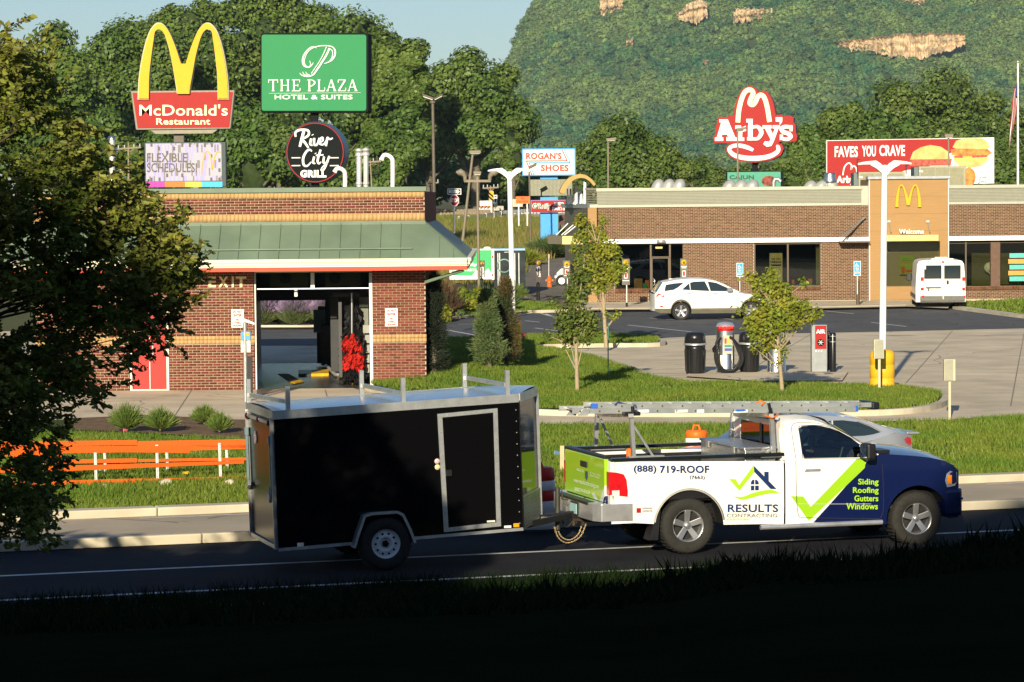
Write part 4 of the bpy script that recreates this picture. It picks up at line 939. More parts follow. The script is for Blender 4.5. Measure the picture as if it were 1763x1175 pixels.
# left wing: taupe end wall seen at a slant, wood pilaster, roof arch
ex=MX(1012);
b=MB();b.box(MX(1012.5),MX(1028),DM-.1,DM+.3,0,MZ(358,1020));b.build('wood_pilaster',M_wood,mc)
b=MB();b.prism([(ex-.02,DM-.08,0),(W(973,450,DM+7).x,DM+7,0),(W(973,450,DM+7).x+.4,DM+7,0),(ex+.2,DM+.3,0)],(0,0,MZ(358,1000)));b.build('end_wall',taupe,mc)
b=MB();b.prism([(ex+.0,DM-.15,MZ(359,1000)),(W(967,450,DM+7).x,DM+7,MZ(359,1000)),(W(967,450,DM+7).x+.6,DM+7,MZ(359,1000)),(ex+.3,DM+.3,MZ(359,1000))],(0,0,.2));b.build('end_cap',mat('grey_cap',(.33,.35,.36)),mc)
b=MB();b.box(ex+.1,MX(1030),DM-.12,DM+.3,MZ(358,1020),MZ(352.5,1020));b.build('pilaster_cap',M_corr,mc)
arc=[(967,334),(974,322),(984,309),(996,303),(1004,302)]
b=MB();b.ribbon([(967,333),(973,320),(983,309),(995,304),(1007,304.5),(1017,311),(1024,319)],[9,9,8,7,6,5,5],PW(DM+1.5),(0,2.5,0));b.build("roof_arch",mat("mustard_metal",(.38,.25,.07),.45,var=.05),mc)
A_=[(967,327,7),(973,316,6),(982,306,4),(993,300.5,3),(1003,301,1.6),(1012,306,.8),(1019,314,.2),(1024.5,316,0)]
b=MB()
for px,t in((991.5,3),(1006.5,1)):b=MB();b.prism([W(px-2,353,DM+t),W(px+2.5,353,DM+t),W(px+2.5,315,DM+t),W(px-1.5,313,DM+t)],(0,.3,0));b.build('arch_post',white,mc)
b=MB();rg=random.Random(5)
for i in range(9):
 px=977+i*3;b.prism([W(px,352-(i%3),DM+3.5),W(px+2.2,352,DM+3.5),W(px+1+(i%2)*2,326,DM+3.5),W(px-1+(i%2)*2,325,DM+3.5)],(0,.2,0))
b.build('sign_frame',white,mc)
b=MB()
for k in range(8):b.prect(1007,329+k*2.9,1028,330.4+k*2.9,DM+.6,.1)
b.prect(1007,324,1028,328,DM+.6,.1);b.build('louvre',taupe,mc)
# end awning with stays (yellow)
b=MB();b.prism([W(968,407,DM-.2),W(1004,407,DM-.2),W(1004,421,DM-.2),W(968,421,DM-.2)],(0,.8,0));b.build('end_awning',M_awy,mc)
b=MB();b.prism([W(943,405,DM+.4),W(968,407,DM-.19),W(968,421,DM-.19),W(943,420,DM+.4)],(0,.8,0));b.build('end_awning_side',taupe,mc)
b=MB()
for px in(978,987,992):b.bar(W(px,385+(px-978)*.3,DM),W(px-20,405,DM+.3),.04)
b.build('awning_stay',white,mc)
# windows: frames, panes, interior
def inter(X0,X1,Yd=6):
 b=MB();b.box(X0,X1,DM+Yd,DM+Yd+.1,0,zband0+.2);b.box(X0,X1,DM+.25,DM+Yd,zband0+.12,zband0+.2);b.box(X0,X1,DM+.25,DM+Yd,.09,.12);return b.build('interior',mat('dim_interior_wall',(.012,.011,.007),.8,var=.4,scale=.6),mc)  # nearly black so the sunlit room still looks unlit behind the glass
inter(MX(1032),XT0+.5);inter(XT0+.5,MX(1880),5)
def frame(xs_px,zs_px,z0p,z1p,x0p,x1p,w=.07,name='window_frame',d=DM+.08):
 b=MB()
 for x in xs_px:b.prect(x-1.3,z0p,x+1.3,z1p,d,.1)
 for z in zs_px:b.prect(x0p,z-1.2,x1p,z+1.2,d-.004,.1)
 return b.build(name,M_frame,mc)
f1=frame((1058.5,1120.5,1153.5,1177),(421,498),418,500,1057,1178);f2=frame((1299,1356.5,1413),(420,493),418,494,1298,1414);f3=frame((1663,),(418.5,493),417,494,1631,1800)
b=MB();b.prect(1706,417,1722,494,DM-.05,.3);b.build('window_pier',mat('red_brown_pier',(.13,.075,.05),.7),mc)
dfr=frame((1122,1152),(443,444.5,521),443,522,1120,1154,name='door',d=DM+.05)
b=MB();b.tube([W(1124.5,480,DM),W(1127,482,DM-.06),W(1127,490,DM-.06),W(1124.5,492,DM)],.02,6);b.build('handle',chrome,dfr)
b=MB();b.prect(1121,418,1153,443,DM+.12,.01);b.prect(1123,446,1151,520,DM+.12,.01);b.prect(1059,422,1119,497,DM+.12,.01);b.prect(1155,422,1176,522,DM+.12,.01);b.build('pane',M_shopglass,f1)
b=MB();b.prect(1300,421,1355,493,DM+.12,.01);b.prect(1358,421,1412,493,DM+.12,.01);b.build('pane',M_shopglass,f2)
b=MB();b.prect(1632,419,1662,493,DM+.12,.01);b.prect(1665,419,1830,493,DM+.12,.01);b.build('pane',M_shopglass,f3)
b=MB();b.prect(1520,417,1616,493,ty+.2,.01);b.build('pane',M_shopglass,f3)
b=MB();b.prect(1405,419,1410.5,492,DM+.6,.1);b.prect(1055,420,1061,500,DM+.6,.1);b.build('blind_stack',mat('olive_blind',(.22,.2,.11),.7),mc)
M_grn=mat('green_chair',(.03,.3,.1),.5);M_org=mat('orange_chair',(.6,.15,.02),.5)
def ichair(px,py,d,m,label,g='bright chairs inside the restaurant windows'):
 t=thing('dining_chair',label,'chair',W(px,520,d),0,g);s=1/S(d)
 b=MB();b.prect(px-3.5,py-9,px+3.5,py,d+.4,.05);b.build('backrest',m,t);b=MB();b.prect(px-3.5,py,px+3.5,py+1.8,d,.45);b.build('seat',m,t)
 for a,c in((-3,0),(2.6,0),(-3,.4),(2.6,.4)):b=MB();b.prect(px+a,py+1.8,px+a+.6,521,d+c,.03);b.build('leg',galv,t)
ichair(1111,497,DM+1.2,M_grn,'green chair behind the window beside the restaurant door');ichair(1134,497,DM+1.4,M_grn,'green chair seen through the glass door');ichair(1114,492,DM+2.4,M_org,'orange chair behind the green one near the door')
ichair(1364,491,DM+1.5,M_org,'orange chair behind the window with the hiring poster');ichair(1395,489,DM+1.6,M_org,'orange chair by the blind at the end of the poster window')
b=MB();b.prect(1092,480,1106,519,DM+1.5,.6);o=b.build('counter',mat('wood_counter',(.3,.16,.07),.6),mc)
b=MB();b.prect(1350,490,1404,493,DM+.5,.4);b.build('table',mat('blue_table',(.03,.2,.25),.5),mc)
for px,ln in((1096,448),(1110,447)):
 t=thing('pendant_lamp',['black pendant lamp hanging left in the dining window','black pendant lamp hanging nearest the restaurant door'][px>1100],'lamp',W(px,ln+8,DM+1.5),0,'pendant lamps in the dining window')
 MB().bar(W(px,421,DM+1.5),W(px,ln,DM+1.5),.02).build('cord',blackp,t);b=MB();b.lathe([(.02,.25),(.05,.12),(.1,.08),(.24,-.0),(.23,-.02)],W(px,ln+6,DM+1.5),14);b.build('shade',blackp,t)
t=thing('hiring_poster','tan WE ARE HIRING poster behind the restaurant window','poster',W(1336,485,DM+.16))
b=MB();b.prect(1325,436,1347,485,DM+.15,.01);b.build('paper',mat('kraft_paper',(.5,.42,.2),.7,var=.03),t)
ptxt('WE ARE',1328,444.5,1344,448,DM+.145,dark,t,th=.004);ptxt('HIRING',1326.5,449.5,1345.5,453.5,DM+.145,dark,t,th=.004,bold=.05)
b=MB();b.prect(1327,455.5,1345,458.5,DM+.145,.003);b.prect(1330,461,1344,461.6,DM+.145,.003);b.prect(1332,464,1344,464.6,DM+.145,.003);b.build('print',dark,t)
arches(t,PW(DM+.144),(0,.003,0),1333,1340,439,443,.8,yelp)
t=thing('menu_poster','lime green poster with a red drink in the tower window','poster',W(1561,473,ty+.25))
b=MB();b.prect(1549,440,1573.5,473,ty+.22,.01);b.build('paper',mat('lime_paper',(.35,.45,.03),.5,var=.05),t)
b=MB();b.plate([(1551,460),(1558.5,460),(1557.5,471),(1552.5,471)],ty+.215,.003);b.prect(1550,451.5,1567,452.6,ty+.215,.003);b.prect(1560,465,1573,469,ty+.215,.003);b.build('drink_print',mat('print_red',(.6,.08,.01),.5),t)
b=MB();b.prect(1554,445.5,1566,446.6,ty+.215,.003);b.prect(1552,448.5,1570,449.6,ty+.215,.003);b.build('print_line',mat('print_green',(.1,.2,.02),.5),t)
b=MB();b.prect(1556,489,1575,493.5,ty+1,.3);b.prect(1522,470,1545,476,ty+2,.2);o=b.build('counter',mat('wood_counter',(.3,.16,.07)),mc)
# wall light above the door, round window reflector, wall plates
b=MB();b.cyl(W(1138,417.5,DM-.3),W(1138,413.5,DM-.3),.2,n=18);o=b.build('door_light',galv,mc)
b=MB();b.prect(1128.5,425,1140.5,428.5,DM+.11,.005);b.build('address_plate',mat('olive_sign',(.45,.42,.15),.5),mc)
b=MB();b.prect(1673,436,1709,491,DM+1.2,.1);b.prect(1723,436,1738,490,DM+1.2,.1);b.build('inner_panel',mat('olive_inner',(.16,.14,.06),.7),mc)
b=MB();b.lathe([(0,0),(.2,0),(.24,.04)],W(1704,461,DM+.8),16,'y');b.lathe([(0,0),(.1,0)],W(1706,469,DM+.8),16,'y');b.build('round_lamp',mat('bright_disc',(.9,.88,.8),.3),mc)
# body and roof behind
b=MB();b.box(x0,x1,DM+back-.2,DM+back,0,zpar);b.box(x1-.2,x1,DM+.25,DM+back-.2,0,zpar);b.build('back_wall',M_mmort,mc);MB().box(x0,x1-.2,DM+.3,DM+back-.2,zpar-.1,zpar).build('roof_deck',mat('roof_membrane',(.3,.3,.28),.8),mc)
MB().box(x0,x0+.2,DM+.25,DM+back-.2,0,zpar-.1).build('side_wall',M_mbrick,mc)
# rooftop: vent hoods in threes, fans, air units
def hood3(px0,px1,ytop,label):
 t=thing('roof_vent',label,'vent',W((px0+px1)/2,322,DM+2),0,'curved metal vent hoods on the restaurant roof');w=(px1-px0)/3
 for i in range(3):
  b=MB();c=W(px0+w*(i+.5)+1,324,DM+2);R=(w*.62)/S(DM+2);h=W(px0,ytop,DM+2).z-c.z
  prof=[]
  vs=[];n=10;m_=8
  for j in range(m_+1):
   th_=math.pi/2*j/m_
   for k in range(n+1):
    ph=math.pi*k/n;r=R*math.cos(th_*.98)+.0
    vs.append((c.x-math.cos(ph)*r*(1)+R*.25*math.sin(th_),c.y-math.sin(ph)*r,c.z+h*math.sin(th_)))
  b.add(vs,[(j*(n+1)+k,j*(n+1)+k+1,(j+1)*(n+1)+k+1,(j+1)*(n+1)+k)for j in range(m_)for k in range(n)],True);b.build('hood',mat('spun_metal',(.42,.42,.40),.45,.35,var=.08),t)
hood3(1122,1177,308.5,'set of three rounded metal roof hoods at the left of the restaurant roof');hood3(1244,1303,310,'set of three rounded metal roof hoods below the red hat sign');hood3(1384,1440,311,'set of rounded metal roof hoods left of the air unit')
def unit(x0p,x1p,y0p,label,d,dark_end=True):
 t=thing('roof_air_unit',label,'air unit',W((x0p+x1p)/2,322,d),0,'air units on the restaurant roof')
 M_u=mat('beige_unit',(.3,.29,.2),.5,.2,var=.05);b=MB();b.prect(x0p,y0p,x1p,324,d,1.6);b.build('casing',M_u,t,bevel=.02)
 n=3
 for i in range(n):b=MB();a=x0p+4+(x1p-x0p-6)*i/n;b.prect(a,y0p+3,a+(x1p-x0p-6)/n-2,321,d-.03,.03);b.build('panel',mat('beige_panel',(.25,.24,.15),.5),t)
 b=MB();b.prect(x0p-8,y0p+2,x0p-1,320,d+.2,1.2);b.build('coil_grille',mat('coil_grey',(.12,.15,.15),.5,.4),t)
 b=MB();b.prect(x0p+1,y0p+8,x0p+7,y0p+11,d-.05,.02);b.build('label_plate',white,t)
unit(1478,1558,296,'beige rooftop air unit left of the golden tower cap',DM+4);unit(1582,1663,286,'taller beige rooftop air unit to the right behind the golden tower',DM+5);
t=thing('roof_fan','metal exhaust fan on the roof left of the air unit','fan',W(1429,322,DM+2));b=MB();p=W(1429,311,DM+2);b.lathe([(.3,-.1),(.32,.0),(.24,.2),(.26,.3),(.22,.34),(0,.35)],p,18);b.build('cowl',steel,t);MB().cyl(p+Vector((0,0,-.5)),p,.25).build('base',galv,t)
b=MB();b.tube([W(1332,324,DM+2.5),W(1332,314,DM+2.5),W(1334,309,DM+2.5),W(1340,308,DM+2.5),W(1344,313,DM+2.5)],.09,10);o=b.build('vent_pipe',galv,origin=tuple(W(1332,322,DM+2.5)));tag(o,'small curved vent pipe in front of the green board','vent')
for px,y0 in((1476,274),(1560,284)):
 b=MB();b.bar(W(px,300,DM+3.5),W(px,y0,DM+3.5),.05);b.bar(W(px-1,y0+1,DM+3.5),W(px+5,y0+1,DM+3.5),.06,.04);o=b.build('roof_mast',blackp,origin=tuple(W(px,300,DM+3.5)));tag(o,['thin black mast on the roof left of the white lamp post arm','short black mast on the right rooftop air unit'][px>1500],'mast')
 # neon window decoration at the right edge (turquoise and orange painted posters) and shrub
t=thing('window_posters','turquoise and orange posters in the far right restaurant window','poster',W(1752,490,DM-.03));rg=random.Random(9)
for i in range(5):
 b=MB();y=436+i*10;b.prect(1738-(i%2)*2,y,1790,y+8.5,DM-.04-.002*i,.01);b.build('poster',[mat('turq',(.1,.45,.4),.5),mat('poster_orange',(.65,.3,.06),.5)][i%2],t)
 # ================================================================ PYLON SIGNS
M_sgrn=mat('hotel_green',(0.010,0.21,0.068),0.6,var=0.03);M_dk=mat('dark_sign_frame',(0.010,0.012,0.012),0.8,var=.1,spec=.08);M_tanf=mat('sign_edge_tan',(.24,.22,.17),.5)
M_crl=mat('cream_face_letter',(.85,.8,.5),.4,var=0)
D1=125.0
t=thing('arches_sign','tall red restaurant sign topped by large golden arches','sign',W(312,560,D1))
b=MB();b.prect(304,228,316,560,D1+.35,.35);b.build('pole',brownpole,t)
b=MB();b.plate([(225,157),(404,155.5),(397,222),(234,224)],D1,.55);b.build('sign_box',M_tanf,t,bevel=.03)
b=MB();b.plate([(228,160),(401,158.5),(394.5,219.5),(237,221)],D1-.03,.03);b.build('sign_face',redp,t)
b=MB();b.plate([(258,224),(375,223),(366,230),(268,231)],D1+.1,.4);b.build('sign_skirt',M_tanf,t)
arches(t,PW(D1-.12),(0,.5,0),236.5,394.5,39,172,20,mat('arch_edge',(.45,.4,.24),.5),name='arch_body');arches(t,PW(D1-.2),(0,.1,0),238.5,392.5,41,170,17.5,yelp,name='arch_face')
b=MB();b.plate([(303.5,110),(328,110),(326,162),(305,162)],D1-.195,.1);b.build('arch_stem',yelp,t)
ptxt("McDonald's",240,180,392,199.5,D1-.07,M_crl,t,bold=.012,th=.04);ptxt('Restaurant',269,204,362,215,D1-.07,M_crl,t,bold=.015,th=.04)
# message board
t2=thing('message_board','lit message board reading FLEXIBLE SCHEDULES! under the golden arches sign','message board',W(320,330,D1))
b=MB();b.prect(249.5,244.5,388.5,323,D1+.0,.5);b.build('board_case',mat('dark_case',(.04,.06,.065),.5),t2,bevel=.02)
m=bpy.data.materials.new('led_screen');m.use_nodes=True;nt=m.node_tree;N=nt.nodes;L=nt.links;bb=N['Principled BSDF']
tc=N.new('ShaderNodeTexCoord');sp=N.new('ShaderNodeSeparateXYZ');L.new(tc.outputs['Object'],sp.inputs[0])
def mth(op,a,b_=None,clamp=False):
 n=N.new('ShaderNodeMath');n.operation=op;n.use_clamp=clamp
 for i,v in enumerate((a,b_)):
  if v is None:continue
  if isinstance(v,(int,float)):n.inputs[i].default_value=v
  else:L.new(v,n.inputs[i])
 return n.outputs[0]
wx=mth('FRACT',mth('MULTIPLY',sp.outputs[0],8.3));wn2=N.new('ShaderNodeTexWhiteNoise');wn2.noise_dimensions='2D';cb=N.new('ShaderNodeCombineXYZ')
L.new(mth('FLOOR',mth('MULTIPLY',sp.outputs[0],16)),cb.inputs[0]);L.new(mth('FLOOR',mth('MULTIPLY',sp.outputs[2],3)),cb.inputs[1]);L.new(cb.outputs[0],wn2.inputs[0])
cr2=N.new('ShaderNodeValToRGB');cr2.color_ramp.interpolation='CONSTANT';cr2.color_ramp.elements[0].color=(.33,.3,.55,1);cr2.color_ramp.elements[1].color=(.36,.36,.42,1);cr2.color_ramp.elements[1].position=.45
e=cr2.color_ramp.elements.new(.3);e.color=(.2,.18,.2,1);L.new(wn2.outputs[0],cr2.inputs[0])
L.new(cr2.outputs[0],bb.inputs['Base Color']);L.new(cr2.outputs[0],bb.inputs['Emission Color']);bb.inputs['Emission Strength'].default_value=.12
bb.inputs['Roughness'].default_value=.8
b=MB();b.prect(251.5,246.5,381,312.5,D1-.02,.02);b.build('screen',m,t2)
M_led=mat('led_dark',(.1,.08,.07),.5,var=0)
for i,(a,c,col)in enumerate(((252.5,283,(.8,.03,.3)),(284,318,(.85,.15,.02)),(319,347,(.6,.4,.05)),(348,381,(.05,.4,.7)))):
 b=MB();x=a
 while x<c:b.prect(x,313,x+1.7,322.6,D1-.02,.02);x+=2.2
 b.build('colour_bar',mat('led%d'%i,col,.5,var=0,emit=.3),t2)
rg=random.Random(3);b=MB()
for x,y in((259,246.5),(272,253),(298,253),(312,246.8),(325,247),(338,247),(351,247),(363,247),(259,306),(273,306),(286,299),(312,299),(362,306),(376,306),(376,290),(376,273),(286,260),(362,266)):b.prect(x,y,x+3.4,y+6.4,D1-.035,.014)
b.build('dead_module',M_led,t2,kind='stuff')
ptxt('FLEXIBLE',253,264,322,279.5,D1-.04,M_led,t2,bold=.01,th=.015);ptxt('SCHEDULES!',253,281,339,297,D1-.04,M_led,t2,bold=.01,th=.015)
b=MB();b.ribbon([(347,300),(349,280),(354,263),(359,262),(363,272),(365,292)],2,PW(D1-.04),(0,.012,0));b.ribbon([(366,292),(368,278),(373,263),(380,262)],2,PW(D1-.04),(0,.012,0));b.build('arch_line',mat('led_orange',(.8,.28,.02),.5,var=0,emit=.3),t2)
# hotel sign
D2=165.0
t=thing('hotel_sign','large green rectangular sign reading THE PLAZA HOTEL & SUITES','sign',W(543,560,D2))
b=MB();b.prect(539,192,547.5,560,D2+.5,.4);b.build('pole',M_dk,t)
def rrect(x0,y0,x1,y1,r,n=4):
 o=[]
 for cx,cy,a in((x1-r,y0+r,-90),(x1-r,y1-r,0),(x0+r,y1-r,90),(x0+r,y0+r,180)):
  for i in range(n+1):t_=rad(a+90*i/n);o.append((cx+r*math.cos(t_),cy+r*math.sin(t_)))
 return o
b=MB();b.prism([W(x,y,D2)for x,y in rrect(448.5,57,634,194,4)],(.13,1.3,0));b.build('sign_box',M_dk,t,bevel=.03)
b=MB();b.plate(rrect(450.5,60,630.5,191,4),D2-.05,.05);b.build('sign_face',M_sgrn,t)
Wd=PW(D2-.1);o_=(0,.05,0)
# serif capitals drawn stroke by stroke
def serif(s_,x0,y0,x1,y1,P,off_,m_,parent,widths,sw=2.6,tw=1.1):
 tot=sum(widths)+.0;x=x0;b=MB();h=y1-y0;sc=(x1-x0)/tot
 P0=P;KK=[0]
 def P(x,y):return P0(x,y)+Vector((0,-.003*KK[0],0))
 for ch,w_ in zip(s_,widths):
  w=w_*sc*.86;ox=x;x+=w_*sc
  def ln(p,q,t_):
   KK[0]+=1
   dx,dy=q[0]-p[0],q[1]-p[1];l=math.hypot(dx,dy);nx,ny=-dy/l*t_/2,dx/l*t_/2
   b.prism([P(p[0]+nx,p[1]+ny),P(q[0]+nx,q[1]+ny),P(q[0]-nx,q[1]-ny),P(p[0]-nx,p[1]-ny)],off_)
  def sf(cx,y,l=5):ln((cx-l/2,y),(cx+l/2,y),tw)
  yt,yb,ym=y0+tw/2,y1-tw/2,(y0+y1)/2
  if ch=='T':ln((ox+w/2,yt),(ox+w/2,yb),sw);ln((ox,yt),(ox+w,yt),tw*1.2);ln((ox+.5,yt),(ox+.5,yt+h*.25),tw);ln((ox+w-.5,yt),(ox+w-.5,yt+h*.25),tw);sf(ox+w/2,yb)
  elif ch=='H':
   for c in(ox+w*.2,ox+w*.8):ln((c,yt),(c,yb),sw);sf(c,yt);sf(c,yb)
   ln((ox+w*.2,ym),(ox+w*.8,ym),tw)
  elif ch=='E':
   ln((ox+w*.25,yt),(ox+w*.25,yb),sw);ln((ox,yt),(ox+w*.9,yt),tw);ln((ox,yb),(ox+w*.95,yb),tw*1.2);ln((ox+w*.25,ym),(ox+w*.7,ym),tw)
   ln((ox+w*.9,yt),(ox+w*.9,yt+h*.22),tw);ln((ox+w*.95,yb),(ox+w*.95,yb-h*.25),tw);ln((ox+w*.7,ym-h*.12),(ox+w*.7,ym+h*.12),tw)
  elif ch=='P':
   ln((ox+w*.25,yt),(ox+w*.25,yb),sw);sf(ox+w*.25,yb);b.ribbon([(ox,yt),(ox+w*.55,yt),(ox+w*.9,y0+h*.26),(ox+w*.55,y0+h*.54),(ox+w*.25,y0+h*.54)],[tw,tw,sw,tw,tw],P,off_)
  elif ch=='L':ln((ox+w*.25,yt),(ox+w*.25,yb),sw);sf(ox+w*.25,yt);ln((ox,yb),(ox+w*.95,yb),tw*1.2);ln((ox+w*.95,yb),(ox+w*.95,yb-h*.3),tw)
  elif ch=='A':ln((ox+w*.5,y0),(ox+w*.12,yb),tw*1.1);ln((ox+w*.5,y0),(ox+w*.88,yb),sw);ln((ox+w*.25,y0+h*.65),(ox+w*.75,y0+h*.65),tw);sf(ox+w*.12,yb,4);sf(ox+w*.88,yb,5)
  elif ch=='Z':ln((ox+w*.05,yt),(ox+w*.92,yt),tw);ln((ox+w*.9,yt),(ox+w*.1,yb),sw);ln((ox+w*.05,yb),(ox+w*.95,yb),tw);ln((ox+w*.06,yt),(ox+w*.06,yt+h*.25),tw);ln((ox+w*.95,yb),(ox+w*.95,yb-h*.27),tw)
 return b.build('lettering',m_,parent)
serif('THE',462,137.5,520,157.5,Wd,o_,white,t,(1.05,1.15,.95));serif('PLAZA',529,137.5,618,157.5,Wd,o_,white,t,(.95,.9,1.1,.95,1.1))
b=MB();b.prect(463,160,621,161,D2-.1,.05);b.build('rule',white,t)
ptxt('HOTEL & SUITES',473,163.5,607,171.5,D2-.1,white,t,bold=.012)
b=MB()
P_=[([(545,83),(538,81),(530,86),(523,96),(521,106),(524,114),(532,116),(538,111),(539,108)],[.7,1.4,1.6,2.2,2.2,2,1.5,1,.6]),([(532,116),(528,115),(524,107),(527,95),(534,86),(545,80.5),(560,79),(572,81),(577,88),(576,97),(570,105),(561,109)],[.6,.8,.8,.8,.8,1,1.3,1.2,2,2.2,1.6,.8]),([(567,84),(562,95),(554,108),(546,120),(539,129),(529,132),(520,130),(516,126)],[2.6,2.6,2.5,2.4,2,1.6,1.2,.6]),([(562,81),(557,93),(550,106),(542,118),(536,127)],[.9]*5),([(558,110),(566,107),(572,98),(572,88),(566,83)],[.8,1,1,1,.8]),([(521,124),(524,129),(530,130)],[.6,1,.8]),([(526,124),(529,128),(533,129)],[.6,.9,.6]),([(533,105),(535,111),(533,114)],[.6,.9,.6])]
for i_,(pts_,w_)in enumerate(P_):b.ribbon(pts_,[q*1.15 for q in w_],(lambda x,y,i_=i_:Wd(x,y)+Vector((0,-.004*i_,0))),o_)
b.build('monogram',white,t)
t=thing('grill_sign','round black sign with a red ring reading River City GRILL','sign',W(543,320,D2))
b=MB();b.prism([W(x,y,D2+.1)for x,y in disc_pts(542.5,263,51,53,40)],(.2,1.1,0));b.build('sign_drum',mat('blue_grey_side',(.06,.14,.24),.4),t,bevel=.02)
b=MB();b.plate(disc_pts(542.5,263,50.5,52.5,40),D2+.05,.05);b.build('face',M_dk,t)
b=MB();b.ribbon([(542.5+48.5*math.sin(a*math.pi/18),263-50.5*math.cos(a*math.pi/18))for a in range(37)],1.4,PW(D2+.0),(0,.04,0));b.build('ring',redp,t)
Wg=PW(D2-.02)
def script(name,strokes,m_,par,P,o__):
 b=MB()
 for i_,(pts_,w_)in enumerate(strokes):b.ribbon(pts_,[q*1.3 for q in w_],(lambda x,y,i_=i_:P(x,y)+Vector((0,-.004*i_,0))),o__)
 return b.build(name,m_,par)
script('lettering',[([(509,236),(509,228),(517,224),(530,225),(531,233),(522,239),(517,240)],[2.4,2.8,3,3,3,2.6,1.6]),([(523,226),(520,238),(516,253)],[3.6,3.8,3]),([(519,240),(525,246),(531,255)],[3,3.2,2.4]),([(536,239),(534,248),(538,251)],[3.2,3,1.6]),([(538,232),(538.5,233)],[3,3]),([(541,238),(541,249),(546,249),(550,238)],[3,3,2.6,2.4]),([(551,246),(556,242),(555,237),(551,241),(551,248),(557,249),(561,243)],[1.6,2,2.4,2.6,2.6,2,1.4]),([(561,252),(563,241),(564,237),(568,240),(573,238)],[2.8,3,2,2.4,1.6]),([(537,261),(533,258),(527,262),(522,273),(523,284),(529,286),(536,279)],[1.6,2.6,3,3.2,3,2.4,1.2]),([(541,270),(539,280),(543,282)],[2.8,2.8,1.4]),([(543,264),(543.6,265)],[2.6,2.6]),([(552,258),(547,276),(549,282),(553,279)],[2.8,3,2.4,1.2]),([(544,268),(557,267)],[2,1.6]),([(558,270),(557,280),(562,280),(567,269)],[2.6,2.8,2.2,2.4]),([(567,269),(562,283),(557,293),(553,293),(557,286),(566,279)],[2.6,2.8,2.4,1.8,1.4,1])],white,t,Wg,(0,.04,0))
b=MB()
for x0_,x1_,y_ in((502,517,272),(502,517,285.5),(568,583,272),(568,583,285.5)):b.prect(x0_,y_-.9,x1_,y_+.9,D2-.02,.04)
b.build('dash',white,t,kind='stuff')
ptxt('GRILL',517,293,562,306,D2-.02,white,t,bold=.06)
# shoe store pylon with auto parts panel
D3=190.0
M_blue=mat('pylon_blue',(.05,.30,.68),.45,var=.05)
t=thing('shoe_store_sign',"white sign with blue frame reading ROGAN'S SHOES on a wide blue pylon",'sign',GT(945,424))
b=MB();b.prect(931,339,960.5,426,D3+.4,.9);b.prect(930,303,960,309,D3+.4,.9);b.build('pylon',M_blue,t)
b=MB();b.prect(899,255.5,991,303.5,D3,.8);b.build('sign_box',M_blue,t,bevel=.02)
b=MB();b.prect(901,258,988.5,301,D3-.04,.04);b.build('sign_face',white,t)
M_rr=mat('print_orange_red',(.5,.05,.02),.5,var=0);ptxt("ROGAN'S",905.5,263,967,274.5,D3-.08,M_rr,t,bold=.04);ptxt('SHOES',931,284,979,295,D3-.08,M_rr,t,bold=.04)
b=MB()
for a,c in(((968,258.5),(976.5,277)),((976.5,277),(906,277.5)),((906,277.5),(915.5,300.5))):b.ribbon([a,c],1.8,PW(D3-.08),(0,.04,0))
b.build('red_line',M_rr,t)
b=MB()
for a,c in(((971.5,258.5),(981.5,280)),((981.5,280),(910.5,280.5)),((910.5,280.5),(919,300.5))):b.ribbon([a,c],1.8,PW(D3-.08),(0,.04,0))
b.build('blue_line',M_blue,t)
t2=thing('blank_cabinet','blank grey green sign cabinet under the blue framed shoe sign','sign',W(945,337,D3));b=MB();b.prect(911,309,985,337.5,D3+.1,1.0);b.build('cabinet',mat('grey_olive',(.22,.22,.16),.5),t2)
b=MB()
for k in range(11):b.prect(912+k*6.6,310,912.5+k*6.6,337,D3+.085,.015)
b.build('cabinet_rib',mat('grey_olive_rib',(.18,.18,.13),.5),t2,kind='stuff')
t2=thing('auto_parts_sign',"red O'Reilly AUTO PARTS panel across the blue pylon",'sign',W(943,366,D3));b=MB();b.prect(914,344.5,974,366.5,D3+.1,1.0);b.build('sign_box',mat('violet_edge',(.25,.2,.4),.5),t2)
b=MB();b.prect(915,345.5,974,365.5,D3+.06,.04);b.build('sign_face',redp,t2)
b=MB();b.lathe([(0,0),(.19,0),(.19,.02)],W(921.3,355,D3+.03),20,'y');b.build('badge',white,t2);b=MB();b.lathe([(.1,0),(.15,0),(.15,.02),(.1,.02)],W(921.3,355,D3+.0),20,'y');b.build('badge_ring',M_sgrn,t2)
ptxt("O'Reilly",918,350,949,362.5,D3+.02,white,t2,bold=.07,shear=.15);ptxt("O'Reilly",918.4,350.6,948.6,362,D3-.02,mat('dark_green_letter',(.01,.12,.05),.5,var=0),t2,bold=.0,shear=.15)
ptxt('AUTO',953,348.5,971,354.5,D3+.02,white,t2,bold=.06);ptxt('PARTS',951,356.5,973,362.5,D3+.02,white,t2,bold=.06)
t2=thing('small_dark_sign','small dark red sign low on the right side of the blue pylon','sign',GT(968,400));b=MB();b.prect(962,370,976,388,D3-2,.2);b.build('sign_box',mat('maroon',(.06,.02,.02),.5),t2);b=MB();b.prect(964,388,966,424,D3-2,.1);b.build('post',M_dk,t2)
